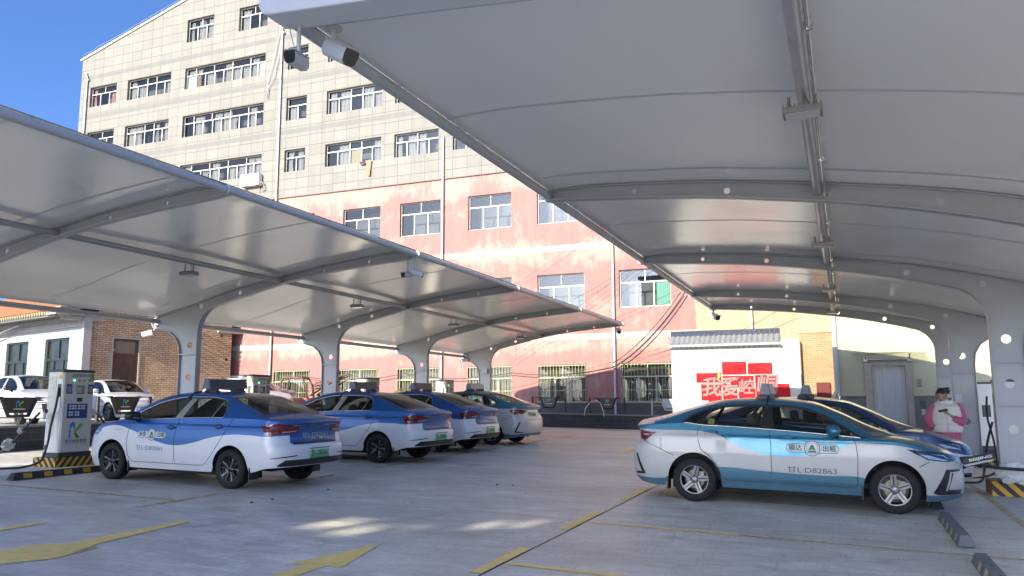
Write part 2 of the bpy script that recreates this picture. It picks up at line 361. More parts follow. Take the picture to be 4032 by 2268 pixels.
ROOM = mat('dim_room', (.17, .185, .19), .9, var=.5, vscale=.9, col2=(.09, .10, .105))
CURT = mat('white_net_curtain', (.38, .375, .37), .9, var=.15, vscale=3)
CURTB = mat('flowered_curtain', (.70, .78, .76), .9, var=.8, vscale=5, col2=(.30, .50, .50))
CURTR = mat('rose_curtain', (.62, .30, .32), .9, var=.3, vscale=4)
GRILLE = mat('pale_green_grille', (.36, .38, .23), .5, var=.25, vscale=6)
PVC = mat('white_downpipe', (.42, .415, .40), .4, var=.1, vscale=1.5)
building = empty('tall_structure', (-24.3, FY, gz(-24.3, FY)), label='big gabled building, grey slab facing above flaking pink ground floors', cat='building')
def bpart(mb, name, mats, parent=None, **kw):
    """A part of the building, its mesh kept in world axes."""
    o = mb.build(name, mats, **kw); o.parent = parent or building
    if parent is None: o.matrix_parent_inverse = Matrix.Translation(-building.location)
    return o
OPEN = []
PX = [(-27.89, -25.6), (-23.8, -21.55), (-20.4, -18.1), (-16.58, -14.3), (-13, -10.72), (-9.11, -6.8)]
for i, (a, c) in enumerate(PX):
    OPEN += [(a, c, 9.89, 11.6, 'three', i), (a, c, 5.76, 7.46, 'three', i), (a, c, 1.57, 3.29, 'barred', i)]
UX = [(-42.78, -40.55, 'three'), (-39.64, -36.18, 'five'), (-35.1, -29.24, 'nine'), (-27.69, -26.33, 'two'), (-25.03, -21.57, 'five'), (-20.79, -18.24, 'four'), (-17.43, -14.9, 'four'), (-13.5, -10.1, 'five')]
for z0, z1 in ((19.92, 21.2), (16.97, 18.27), (14.05, 15.29)):
    OPEN += [(a, c, z0, z1, k, i) for i, (a, c, k) in enumerate(UX)]
OPEN += [(-35.12, -33.1, 22.83, 24.25, 'three', 0), (-31.25, -29.22, 22.83, 24.25, 'three', 1)]
XL, XR, ZB, ZT = -43.61, -5.0, 0, 29
XW = -.4                                                            # the lower floors run on behind the screen wall
def wall_cells(x0, x1, z0, z1, op, y, reveal, mi_of, mbx):
    op = [o for o in op if o[1] > x0 and o[0] < x1 and o[3] > z0 and o[2] < z1]
    xs = sorted({x0, x1} | {v for o in op for v in o[:2]}); zs = sorted({z0, z1} | {v for o in op for v in o[2:4]})
    for i in range(len(xs)-1):
        for j in range(len(zs)-1):
            cx, cz = (xs[i]+xs[i+1])/2, (zs[j]+zs[j+1])/2
            if any(o[0] < cx < o[1] and o[2] < cz < o[3] for o in op): continue
            mbx.add([(xs[i], y, zs[j]), (xs[i+1], y, zs[j]), (xs[i+1], y, zs[j+1]), (xs[i], y, zs[j+1])], [(0, 1, 2, 3)], mi_of(cz))
    for a, c, e, f, *_ in op:
        P = [(a, e), (c, e), (c, f), (a, f)]
        for k in range(4):
            p, q = P[k], P[(k+1) % 4]
            mbx.add([(p[0], y, p[1]), (q[0], y, q[1]), (q[0], y+reveal, q[1]), (p[0], y+reveal, p[1])], [(0, 1, 2, 3)], mi_of((e+f)/2))
mb = MB()
wall_cells(XL, XR, 12.64, ZT, OPEN, FY, .22, lambda z: 0, mb)
bpy_wall = bpart(mb, 'facing_wall', [GREYW], label='upper storeys faced in scored grey slabs')
bm = bmesh.new(); bm.from_mesh(bpy_wall.data)
for sgn in (1, -1):
    xe = XL if sgn > 0 else XR
    r = bmesh.ops.bisect_plane(bm, geom=bm.verts[:]+bm.edges[:]+bm.faces[:], plane_co=(xe, FY, 23.11), plane_no=(-.289*sgn, 0, 1), clear_outer=True)
bm.to_mesh(bpy_wall.data); bm.free()
mb = MB(); wall_cells(XL, XW, 1.55, 12.60, OPEN, FY+.03, .2, lambda z: 0, mb); bpart(mb, 'pink_wall', [PINKW], label='lower storeys in flaking pink limewash')
mb = MB(); mb.bx(XL, XW, FY-.01, FY+.25, 0, 1.55); bpart(mb, 'dado', [DARKSTONE])
mb = MB(); mb.bx(XL, XR, FY-.06, FY+.1, 12.60, 12.64); bpart(mb, 'drip_ledge', [mat('dark_ledge', (.16, .11, .10), .8)])
mb = MB()
for s in (1, -1):
    xe, xm = (XL-.12, -24.3) if s > 0 else (XR+.12, -24.3)
    z0, z1 = 23.08, 23.08+.289*abs(xm-xe)
    A = [(xe, z0+.02), (xm, z1+.02), (xm, z1+.14), (xe, z0+.14)]
    vs = [(x, y, z) for y in (FY-.08, FY+14) for x, z in A]
    mb.add(vs, [(0, 1, 2, 3), (4, 7, 6, 5), (0, 4, 5, 1), (1, 5, 6, 2), (2, 6, 7, 3), (3, 7, 4, 0)])
bpart(mb, 'roof', [mat('roof_slab', (.50, .49, .45), .85, var=.2, vscale=1)])
mb = MB(); mb.bx(XL+.05, XL+.3, FY+.25, FY+14, 0, 23.0); mb.bx(XR-.3, XR-.05, FY+.25, FY+14, 0, 23.0); mb.bx(XL+.05, XR-.05, FY+13.7, FY+14, 0, 23); bpart(mb, 'side_wall', [GREYW])
mb = MB(); pts = [(XL+i*1.6, FY-.02, 23.11+.289*i*1.6+.34+.03*math.sin(i*2.2)) for i in range(13)]
mb.tube(pts, .012, 6)
for p in pts[::2]: mb.tube([(p[0], p[1], p[2]), (p[0], p[1], p[2]-.3)], .01, 6)
bpart(mb, 'lightning_wire', [mat('dull_wire', (.25, .26, .28), .5, metal=.6)])
# windows: each one a frame with its panes, its dim room and whatever hangs inside
SPLIT = {'three': ((1/3, 2/3), (.5,)), 'barred': ((1/3, 2/3), (.5,)), 'five': ((.2, .42, .63, .82), (.42, .63)), 'nine': ((.125, .24, .36, .47, .58, .69, .80, .89), (.12, .35, .58, .80)), 'two': ((.5,), ()), 'four': ((.26, .5, .76), (.5,))}
rw = random.Random(11)
def fold_sheet(mbx, x0, x1, z0, z1, y, n=None, gather=0):
    n = n or max(6, int((x1-x0)/.05)); rows = []
    for zz, g in ((z1, 0), ((z0+z1)/2, gather), (z0, gather*.4)):
        w = (x1-x0)*(1-g); xm = x0 if gather >= 0 else x1-w
        rows.append([(xm+w*i/n, y+.035*math.sin(i*1.35+x0*7)+.015*math.sin(i*3.1), zz) for i in range(n+1)])
    mbx.grid(rows)
for a, c, e, f, kind, idx in OPEN:
    yw = FY+.19; w, h = c-a, f-e; lo, hi = SPLIT[kind]; zt = e+h*.66
    fr = MB(); t = .045; d = .06
    if kind == 'barred': yw += .03
    fr.bx(a, c, yw-d/2, yw+d/2, e, e+t); fr.bx(a, c, yw-d/2, yw+d/2, f-t, f); fr.bx(a, a+t, yw-d/2+.002, yw+d/2-.002, e+t, f-t); fr.bx(c-t, c, yw-d/2+.002, yw+d/2-.002, e+t, f-t)
    fr.bx(a+t, c-t, yw-d/2+.003, yw+d/2-.003, zt-.03, zt+.03)
    for q in lo: fr.bx(a+q*w-.028, a+q*w+.028, yw-d/2+.005, yw+d/2-.005, e+t, zt-.03)
    for q in hi: fr.bx(a+q*w-.022, a+q*w+.022, yw-d/2+.005, yw+d/2-.005, zt+.03, f-t)
    fo = bpart(fr, 'window', [UPVC])
    pn = MB(); pn.add([(a+t, yw+.012, e+t), (c-t, yw+.012, e+t), (c-t, yw+.012, f-t), (a+t, yw+.012, f-t)], [(0, 1, 2, 3)])
    bpart(pn, 'pane', [WGLASS], fo)
    rm = MB(); yb = yw+.9
    rm.add([(a-.02, yw+.04, e-.02), (c+.02, yw+.04, e-.02), (c+.02, yw+.04, f+.02), (a-.02, yw+.04, f+.02), (a-.02, yb, e-.02), (c+.02, yb, e-.02), (c+.02, yb, f+.02), (a-.02, yb, f+.02)], [(4, 5, 6, 7), (0, 1, 5, 4), (3, 2, 6, 7), (0, 3, 7, 4), (1, 2, 6, 5)])
    bpart(rm, 'room', [ROOM], fo)
    if kind not in ('barred',) and z1 and e > 13:
        cm = MB(); k = rw.random(); m = CURT
        edges = [0]+list(lo)+[1]
        for i in range(len(edges)-1):
            if rw.random() < .62:
                p, q = a+edges[i]*w+.03, a+edges[i+1]*w-.03
                fold_sheet(cm, p, q-(q-p)*rw.choice((0, 0, .3, .5)), e+.03, rw.choice((f-.05, f-.05, zt)), yw+.12, gather=rw.choice((0, .15, .3)))
        if cm.v: bpart(cm, 'curtain', [CURTR if (idx == 0 and abs(e-19.92) < .1) else m], fo)
    if kind == 'barred':
        cm = MB(); fold_sheet(cm, a+.05, c-.05, e+.03, e+h*.60, yw+.14); bpart(cm, 'blind', [mat('tan_blind_cloth', (.15, .14, .105), .9, var=.3, vscale=2)], fo)
        cm = MB(); cm.bx(a+.05, c-.05, yw+.16, yw+.17, e+h*.66, f-.16); bpart(cm, 'paper_sheet', [mat('old_paper', (.19, .18, .12), .9, var=.4, vscale=3)], fo)
        g = MB(); n = 15
        for i in range(n+1): x = a+.02+(w-.04)*i/n; g.tube([(x, FY-.02, e), (x, FY-.02, f+.01)], .011, 6)
        for z in (e+.06, e+.55, e+1.12, f-.05): g.bx(a, c, FY-.031, FY-.009, z-.014, z+.014)
        for i in range(0, n, 2):
            x = a+.02+(w-.04)*(i+.5)/n; g.tube([(x, FY-.05, e+.1), (x, FY-.06, e+.95), (x+.02, FY-.08, e+1.05)], .006, 5)
        bpart(g, 'grille', [GRILLE], fo)
# a few odd panes: a flowered blind, an open dark sash, a green board
for a, c, e, f, m, nm in ((-35.02, -34.45, 19.98, 20.74, CURTB, 'blind'), (-29.8, -29.32, 20.0, 20.74, CURTB, 'blind'), (-34.4, -34.05, 19.98, 20.74, mat('brown_board', (.24, .17, .11), .8), 'board'), (-23.5, -22.85, 14.1, 14.85, mat('tan_blind', (.40, .33, .21), .85), 'blind'), (-7.45, -6.88, 5.83, 6.85, mat('green_board', (.20, .48, .38), .7), 'board'), (-27.05, -26.4, 19.97, 20.6, mat('white_paper', (.8, .8, .8), .8), 'poster')):
    b = MB(); b.bx(a, c, FY+.214, FY+.222, e, f); bpart(b, nm, [m])
# downpipes with sockets
for x, z0, z1, y in ((-43.0, 14, 21.9, FY-.09), (-28.06, 1.0, 22.3, FY-.09), (-17.93, 1.0, 14.8, FY-.09), (-9.35, 1.05, 9.2, FY-.09), (-3.45, 1.0, 7.5, FY-.09)):
    b = MB(); b.tube([(x, y, z0), (x, y, z1)], .055, 12)
    z = z0+1.3
    while z < z1: b.tube([(x, y, z), (x, y, z+.1)], .066, 12); z += 2.6
    if z1 > 20: b.tube([(x, y, z1), (x-.12, y, z1+.18), (x-.12, y, z1+.3)], .06, 10); b.bx(x-.16, x+.14, y-.06, y+.06, z1-.25, z1-.12)
    bpart(b, 'downpipe', [PVC], smooth=True, angle=40)
# cables strung over the wall
CAB = mat('black_cable', (.03, .03, .033), .6)
def cable(p, q, sag, r=.009, n=14, name='overhead_cable', label='thin dark cable strung across the pink wall', group='cables strung across the pink wall', m=None):
    p, q = Vector(p), Vector(q); b = MB()
    b.tube([p.lerp(q, i/n)-Vector((0, 0, sag*4*(i/n)*(1-i/n))) for i in range(n+1)], r, 6)
    return b.build(name, m or CAB, smooth=True, label=label, cat='cable', group=group)
# ================================================================== SCREEN WALL WITH RED SIGN, PIER, LIFT BLOCK
WHITEW = mat('white_wall_paint', (.40, .40, .385), .75, var=.06, vscale=.8, bump=.06, bscale=18)
GREYT = mat('grey_roof_tile', (.20, .21, .225), .5, var=.35, vscale=6, bump=.15, bscale=30)
GLAZE = mat('glazed_black_tile', (.05, .06, .09), .06, var=.3, vscale=5, coat=.6)
SY = 30.5
sw = empty('screen_wall', (-4, SY, gz(-4, SY)), label='white screen wall capped with grey curved tiles, red sign on it', cat='wall')
def sub(mb, name, mats, root, parent=None, **kw):
    o = mb.build(name, mats, **kw); o.parent = parent or root
    if parent is None: o.matrix_parent_inverse = root.matrix_basis.inverted()
    return o
def rootm(root):
    bpy.context.view_layer.update(); return root
rootm(sw)
mb = MB(); mb.bx(-5.98, -2.05, SY, SY+.35, 0, 3.78); mb.bx(-2.05, -1.42, SY+.02, SY+.33, 0, 3.82); sub(mb, 'wall_panel', WHITEW, sw)
mb = MB(); mb.bx(-5.60, -5.585, SY-.012, SY, 0, 3.6); sub(mb, 'groove_strip', mat('grey_groove', (.45, .44, .42), .8), sw)
mb = MB(); x0, x1, n = -6.0, -2.06, 21; p = (x1-x0)/n
for side in (1, -1):
    for i in range(n):
        xa = x0+i*p
        for k in range(4):
            o0, o1 = .02+k*.095, .02+(k+1)*.105; za, zb = 4.02-k*.085, 4.02-(k+1)*.092
            yc = SY+.175
            rows = []
            for oo, z in ((o0, za), (o1, zb)):
                rows.append([(xa+p*j/10, yc-side*oo, z+.075*abs(math.sin(PI*j/10))-.012) for j in range(11)])
            mb.grid(rows)
            mb.grid([rows[1], [(q[0], q[1]+side*.012, q[2]-.022) for q in rows[1]]])
sub(mb, 'tile_slope', GREYT, sw, smooth=True, angle=50)
mb = MB()
for i in range(n+1):
    xa = x0+i*p; mb.lathe([(.0, 0), (.042, 0), (.05, .008), (.05, .03), (.0, .03)], 14, place((xa, SY+.175-.47, 3.655), (1, 0, 0), (0, 0, 1)) @ Matrix.Rotation(PI, 4, 'X'))
    if i < n: mb.prism([(-.055, .03), (-.03, -.03), (0, -.06), (.03, -.03), (.055, .03)], .012, place((xa+p/2, SY+.175-.462, 3.66), (1, 0, 0), (0, 0, 1)))
sub(mb, 'eave_tile_end', mat('silvered_tile_end', (.42, .44, .47), .22, var=.4, vscale=9), sw)
mb = MB(); m_ = 22
for i in range(m_):
    xa = -6.0+i*(3.94/m_); mb.bx(xa+.004, xa+3.94/m_-.004, SY+.12, SY+.23, 4.03, 4.15)
    mb.bx(xa+.004, xa+3.94/m_-.004, SY+.10, SY+.25, 4.152, 4.235)
sub(mb, 'ridge_tile', GLAZE, sw, bevel=.01)
# red sign: staggered panels with lettering, fixed to the wall
RED = mat('red_sign_panel', (.36, .008, .014), .8, var=.06, vscale=2, spec=.15)
GREYL = mat('grey_sign_letter', (.085, .083, .08), .5, metal=0)
REDL = mat('dull_red_letter', (.17, .012, .014), .8)
sign = empty('red_sign', (-3.7, SY-.02, 1.5), label='cluster of red panels with raised calligraphy on the white screen wall', cat='sign'); rootm(sign)
def sgn(X, Y):                                                      # picture-neutral: sign coordinates in metres across the wall
    return (-5.9+(X-145)*.002444, 3.58-(Y-290)*.002470)
def panel(pts, nm='panel'):
    b = MB(); q = [sgn(*p) for p in pts]
    b.prism(q, .03, Matrix(((1, 0, 0, 0), (0, 0, -1, SY-.004), (0, 1, 0, 0), (0, 0, 0, 1)))); return sub(b, nm, RED, sign)
def letters(body, X, Y, h, m, dy=.036, align='CENTER', thick=0, width=None, skew=0, nm='lettering', root=sign):
    vs, fs = text_geo(body, h, align, width, thick); x0, z0 = sgn(X, Y); b = MB()
    b.add([(x0+v.x+skew*v.y, SY-dy, z0+v.y) for v in vs], fs); return sub(b, nm, m, root)
R4 = lambda a, b, c, d: ((a, d), (c, d), (c, b), (a, b))
for r in ((485, 665, 855, 805), (870, 505, 1220, 692), (1243, 530, 1587, 690), (552, 826, 850, 1070), (655, 1072, 850, 1150), (1098, 898, 1335, 1080)): panel(R4(*r))
panel(((875, 800), (982, 800), (982, 885), (1320, 885), (1320, 712), (875, 712)))
panel(((870, 1080), (1080, 1080), (1080, 905), (970, 905), (970, 825), (870, 825)))
panel(((1345, 1035), (1825, 1020), (1812, 840), (1650, 835), (1640, 706), (1340, 706)))
for ch, X, Y, h, th in (('我', 705, 890, .72, .012), ('爱', 975, 890, .74, .012), ('崆', 1210, 890, .58, .008), ('峒', 1510, 860, .78, .01)):
    letters(ch, X, Y, h, GREYL, thick=th, skew=.12, nm='big_character')
letters('月亮不会奔向你', 1045, 537, .115, REDL); letters('但我会', 968, 588, .115, REDL); letters('I LOVE YOU', 1135, 672, .07, REDL)
letters('在平凉', 1525, 556, .085, REDL); letters('一座有山的城', 1472, 592, .075, REDL); letters('的浪漫', 1510, 626, .085, REDL); letters('值得你来一趟', 1472, 662, .075, REDL)
letters('等风等雨也等你', 630, 692, .1, REDL); letters('PING LIANG', 1180, 735, .1, REDL, thick=.003)
letters('西来', 1775, 872, .08, REDL); letters('第一山', 1760, 915, .08, REDL); letters('人间一趟', 1735, 958, .085, REDL); letters('去崆峒山上', 1735, 1002, .075, REDL); letters('平凉等你来', 750, 1085, .075, REDL)
b = MB(); cx, cz = sgn(820, 708); b.prism([(cx+.055*math.cos(a*PI/8)*(1 if a % 2 else .92), cz+.085*math.sin(a*PI/8)) for a in range(16)], .036, Matrix(((1, 0, 0, 0), (0, 0, -1, SY-.004), (0, 1, 0, 0), (0, 0, 0, 1)))); sub(b, 'yellow_seal', mat('yellow_seal', (.80, .62, .03), .5), sign)
letters('平', 826, 695, .06, REDL, dy=.044); letters('凉', 826, 724, .06, REDL, dy=.044)

# brick pier with ochre render over it
def brick_mat(name, c1, c2, mortar, bw, bh, ms, axis=0, var=.25, dirt=.3):
    m = bpy.data.materials.new(name); m.use_nodes = True; t = m.node_tree; b = t.nodes['Principled BSDF']; b.inputs['Roughness'].default_value = .88
    tc = N(t, 'ShaderNodeTexCoord'); sx = N(t, 'ShaderNodeSeparateXYZ'); t.links.new(tc.outputs['Object'], sx.inputs[0])
    cx = N(t, 'ShaderNodeCombineXYZ'); t.links.new(sx.outputs[axis], cx.inputs[0]); t.links.new(sx.outputs[2], cx.inputs[1])
    wob = N(t, 'ShaderNodeTexNoise', i_Scale=9, i_Detail=3); t.links.new(tc.outputs['Object'], wob.inputs['Vector'])
    ws = N(t, 'ShaderNodeVectorMath', operation='MULTIPLY_ADD'); ws.inputs[1].default_value = (.02, .02, 0); t.links.new(wob.outputs['Color'], ws.inputs[0]); t.links.new(cx.outputs[0], ws.inputs[2])
    br = N(t, 'ShaderNodeTexBrick'); br.inputs['Scale'].default_value = 1; br.inputs['Brick Width'].default_value = bw; br.inputs['Row Height'].default_value = bh; br.inputs['Mortar Size'].default_value = ms; br.inputs['Bias'].default_value = 0
    br.inputs['Color1'].default_value = c4(c1); br.inputs['Color2'].default_value = c4(c2); br.inputs['Mortar'].default_value = c4(mortar)
    t.links.new(ws.outputs[0], br.inputs['Vector'])
    nz = N(t, 'ShaderNodeTexNoise', i_Scale=1.3, i_Detail=7, i_Roughness=.65); t.links.new(tc.outputs['Object'], nz.inputs['Vector'])
    r = N(t, 'ShaderNodeMapRange'); r.inputs[1].default_value = .3; r.inputs[2].default_value = .7; r.inputs[3].default_value = 1+dirt*.4; r.inputs[4].default_value = 1-dirt; t.links.new(nz.outputs[0], r.inputs[0])
    mm = N(t, 'ShaderNodeMix', data_type='RGBA', blend_type='MULTIPLY'); mm.inputs[0].default_value = 1; t.links.new(br.outputs[0], mm.inputs[6]); t.links.new(r.outputs[0], mm.inputs[7]); t.links.new(mm.outputs[2], b.inputs['Base Color'])
    bp = N(t, 'ShaderNodeBump', invert=True); bp.inputs['Strength'].default_value = .7; bp.inputs['Distance'].default_value = .02; t.links.new(br.outputs['Fac'], bp.inputs['Height']); t.links.new(bp.outputs[0], b.inputs['Normal'])
    return m
OCHRE = mat('ochre_render', (.235, .20, .14), .85, var=.25, vscale=1.2, col2=(.28, .245, .18))
pier = empty('brick_pier', (-.9, 31, gz(-.9, 31)), label='pale red brick wall panel under ochre render beside the white screen wall', cat='wall'); rootm(pier)
mb = MB(); mb.bx(-1.41, -.22, 31, 31.4, 0, 4.04); sub(mb, 'brickwork', brick_mat('pale_red_brick', (.27, .15, .075), (.31, .20, .11), (.29, .23, .155), .25, .075, .012, dirt=.22), pier)
mb = MB(); mb.bx(-1.43, -.22, 30.97, 31.4, 4.045, 8); mb.bx(-3.2, -1.45, 30.99, 31.4, 3.9, 8) if False else None; sub(mb, 'render_panel', OCHRE, pier)
mb = MB(); mb.bx(-.93, -.47, 30.85, 30.998, 1.2, 2.27); mb.build('fire_cabinet', mat('dark_red_cabinet', (.085, .004, .006), .75, var=.1), bevel=.01, label='dark red metal cabinet standing against the brick wall', cat='cabinet')

LY = 27.0
lift = empty('lift_block', (2, LY, gz(2, LY)), label='cream lift block with dark stone dado and silver door', cat='building'); rootm(lift)
CREAM = mat('cream_wall_paint', (.34, .325, .22), .7, var=.05, vscale=.7, bump=.05, bscale=20)
mb = MB(); mb.bx(-.145, .60, LY, LY+.3, 1.76, 9); mb.bx(1.86, 8, LY, LY+.3, 1.76, 9); mb.bx(.60, 1.86, LY, LY+.3, 2.77, 9); mb.bx(-.145, .1, LY+.3, LY+5, 0, 9); mb.bx(-.145, 8, LY+5, LY+5.2, 0, 9); sub(mb, 'wall_face', CREAM, lift)
mb = MB(); mb.bx(-.16, .58, LY-.03, LY+.28, 0, 1.73); mb.bx(1.88, 8, LY-.03, LY+.28, 0, 1.73); sub(mb, 'stone_dado', mat('slate_dado', (.10, .105, .11), .6, var=.25, vscale=3, stretch=(1, 1, 3)), lift)
mb = MB(); mb.bx(.58, .77, LY-.06, LY+.26, 0, 2.77); mb.bx(1.70, 1.88, LY-.06, LY+.26, 0, 2.77); mb.bx(.77, 1.70, LY-.055, LY+.26, 2.67, 2.77); sub(mb, 'door_surround', mat('brown_granite', (.27, .24, .21), .35, var=.35, vscale=7), lift)
STEEL = mat('brushed_steel', (.26, .29, .33), .42, metal=.4, var=.12, vscale=2, stretch=(8, 8, .3))
mb = MB()
for k in range(9):
    x = .775+k*.1025; mb.bx(x+.004, x+.0985, LY+.14, LY+.19, 0, 2.665)
mb.bx(.77, 1.70, LY+.165, LY+.2, 0, 2.67); dr = sub(mb, 'door', STEEL, lift)
mb = MB(); mb.lathe([(0, 0), (.045, 0), (.045, .012), (0, .012)], 20, place((1.13, LY+.138, 2.57), (1, 0, 0), (0, 0, 1)) @ Matrix.Rotation(0, 4, 'X')); sub(mb, 'door_badge', mat('brass_badge', (.6, .45, .15), .4), lift, parent=dr)
mb = MB(); mb.bx(2.0, 2.12, LY-.03, LY, 2.02, 2.26); sub(mb, 'call_button', mat('dark_button_plate', (.14, .14, .14), .4), lift)
mb = MB(); mb.bx(2.05, 2.18, LY-.06, LY-.03, 1.38, 1.62); sub(mb, 'display_panel', mat('black_plastic', (.018, .018, .02), .35), lift)
mb = MB(); mb.bx(2.06, 2.17, LY-.05, LY-.03, 1.20, 1.375); mb.lathe([(0, 0), (.022, 0), (.022, .01), (0, .01)], 14, place((2.115, LY-.05, 1.30), (1, 0, 0), (0, 0, 1))); sub(mb, 'call_button', STEEL, lift)
aw = empty('door_awning', (1.2, LY, 2.95), label='clear sheet awning on small steel arms over the lift door', cat='awning'); rootm(aw)
mb = MB(); vs = [(.25, LY, 2.99), (2.28, LY, 2.99), (2.28, LY-.75, 3.03), (.25, LY-.75, 3.03)]; mb.add(vs+[(x, y, z+.012) for x, y, z in vs], [(0, 1, 2, 3), (7, 6, 5, 4), (0, 4, 5, 1), (1, 5, 6, 2), (2, 6, 7, 3), (3, 7, 4, 0)]); sub(mb, 'sheet', glass('clear_sheet', (.86, .88, .86), .02), aw)
mb = MB()
for x in (.62, 1.82):
    mb.tube([(x, LY, 2.82), (x, LY-.35, 2.95), (x, LY-.55, 2.99)], .014, 8); mb.lathe([(0, 0), (.03, 0), (.03, .05), (0, .05)], 12, Matrix.Translation((x, LY-.5, 2.95))); mb.bx(x-.06, x+.06, LY-.12, LY, 2.80, 2.92)
mb.tube([(.66, LY-.08, 2.86), (1.78, LY-.08, 2.86)], .03, 10); sub(mb, 'bracket_arm', mat('grey_steel', (.28, .28, .29), .4, metal=.7), aw)
b = MB(); b.tube([(-.22, LY-.1, 8), (-.22, LY-.1, 1.95), (-.28, LY-.1, 1.82), (-.34, LY-.1, 1.70), (-.34, LY-.1, .3)], .07, 14)
for z in (3.0, 5.4): b.tube([(-.22, LY-.1, z), (-.22, LY-.1, z+.1)], .082, 14)
b.build('downpipe', PVC, smooth=True, angle=45, label='thick white drainpipe with a kink at the lift block corner', cat='drainpipe')

# ================================================================== PLANTER WALLS AND THE BLACK GUARD FRAMES
def blockwall_mat(axis):
    return brick_mat('dark_block_wall_'+'xy'[axis], (.030, .032, .037), (.043, .045, .05), (.075, .075, .08), .62, .19, .009, axis=axis, dirt=.2)
mb = MB()
mb.box((-12.9, 32.42, .35), (14.0, .24, 1.6)); o = mb.build('planter_wall', blockwall_mat(0), label='low dark block wall along the far end of the lot', cat='wall')
for v in o.data.vertices:
    v.co.z = (gz(v.co.x, 32.4)+.53) if v.co.z > .5 else -.3
mb = MB(); mb.box((-12.9, 32.42, 0), (14.0, .32, .05)); o2 = mb.build('coping', mat('grey_coping', (.16, .16, .165), .6, var=.2), parent=o)
for v in o2.data.vertices: v.co.z = gz(v.co.x, 32.4)+.532+(.05 if v.co.z > 0 else 0)
mb = MB(); mb.box((-18.32, 15.0, .35), (.24, 13, 1.6)); o = mb.build('planter_wall', blockwall_mat(1), label='low dark block wall behind the left chargers', cat='wall')
for v in o.data.vertices: v.co.z = (gz(-18.3, v.co.y)+.55) if v.co.z > .5 else -.3
mb = MB(); mb.box((-18.32, 15.0, 0), (.32, 13, .05)); o2 = mb.build('coping', MATS['grey_coping'], parent=o)
for v in o2.data.vertices: v.co.z = gz(-18.3, v.co.y)+.552+(.05 if v.co.z > 0 else 0)
BLK = mat('black_powder_coat', (.012, .012, .014), .38, var=.2, vscale=5)
LBL = mat('logo_blue', (.02, .25, .70), .45); LGR = mat('logo_green', (.16, .46, .03), .45); LGD = mat('logo_dark_green', (.05, .22, .03), .45)
def logo(put, k):
    """Blue house-shaped upright and a green two-armed stroke; put(x, y) -> point, k = height."""
    B_, G_, D_ = [(0, 0), (.13, 0), (.13, .62), (.26, .72), (.34, .64), (.34, .48), (.44, .56), (.44, .86), (.26, 1.0), (.04, .84)], [(.36, .40), (.78, .90), (.98, .86), (.96, .72), (.62, .44), (.44, .32)], [(.36, .36), (.50, .36), (.80, .08), (.66, 0), (.52, .02)]
    return [([put(x*k*.95, y*k) for x, y in P], m) for P, m in ((B_, 0), (G_, 1), (D_, 2))]
def guard(loc, rz, grey=False, k=1, **kw):
    r = empty('guard_frame', loc, rz, **kw); mt = mat('grey_powder_coat', (.30, .31, .32), .4) if grey else BLK
    f = MB(); T = .03
    path = [(-.73, 0), (-.73, .65), (-.38, .65), (-.21, .22), (.21, .22), (.38, .65), (.73, .65), (.73, 0)]
    f.tube([(x, 0, z) for x, z in path], .042, 8)
    r1 = MB()
    for z in (.40, .54):
        for s in (-1, 1): r1.tube([(s*.73, 0, z), (s*(.38-(.65-z)*.395), 0, z)], .008, 6)
    for s in (-1, 1): r1.bx(s*.73-.06, s*.73+.06, -.05, .05, 0, .015)
    f.build('frame_tube', mt, r, smooth=True, angle=50); r1.build('rail', mt, r)
    p = MB(); p.prism([(-.33, .66), (.33, .66), (.23, .29), (-.23, .29)][::-1], .03, Matrix(((1, 0, 0, 0), (0, 0, -1, .015), (0, 1, 0, 0), (0, 0, 0, 1)))); pl = p.build('plate', mt, r)
    lg = MB()
    for P, m in logo(lambda x, y: (x-.075, -.020, y+.42), .17): lg.add(P, [tuple(range(len(P)))], m)
    lg.bx(-.13, .13, -.022, -.017, .375, .392, 3)
    lg.build('logo', [LBL, LGR, LGD, mat('pale_letter', (.6, .6, .6), .5)], pl)
    r.scale = (k, k, 1); return r
for i, x in enumerate((-15.0, -11.56, -9.04, -6.45)):
    guard((x, 32.42, gz(x, 32.4)+.58), 0, grey=(i == 3), label=['black guard frame with trapezoid plate, hidden behind parked taxis', 'black guard frame with logo plate, standing before the barred window', 'black guard frame with cream hose hung over its side', 'grey guard frame half hidden by the white screen wall'][i], cat='guard rail', group='guard frames on the dark planter walls')
for i, y in enumerate((13.65, 16.75)):
    guard((-18.3, y, gz(-18.3, y)+.6), PI/2, k=1.2, label=['black guard frame with logo plate left of the nearest charger', 'black guard frame with logo plate right of the nearest charger'][i], cat='guard rail', group='guard frames on the dark planter walls')
b = MB(); b.tube([(-9.95, 32.2, 1.05), (-9.9, 32.2, 1.35), (-9.65, 32.22, 1.62), (-9.4, 32.25, 1.66), (-9.25, 32.2, 1.55), (-9.12, 32.2, 1.2), (-9.12, 32.2, 1.0)], .018, 8)
b.build('hose', mat('cream_hose', (.62, .57, .45), .5), smooth=True, label='cream hose looped over the black guard frame', cat='hose')

# ================================================================== OLD HOUSE ON THE LEFT
HP = Vector((-32.2, 26.9, 0)); hrz = math.atan2(.247, -.969)          # local X runs along the white front away from the corner
house = empty('brick_house', (HP.x, HP.y, gz(HP.x, HP.y)), label='old brick house with orange tiled roof and white tiled front', cat='house')
Hw = Vector((.247, .969, 0)); Hf = Vector((-.969, .247, 0)); G0 = Vector((HP.x, HP.y, gz(HP.x, HP.y)))
house.rotation_euler.z = math.atan2(Hf.y, Hf.x)
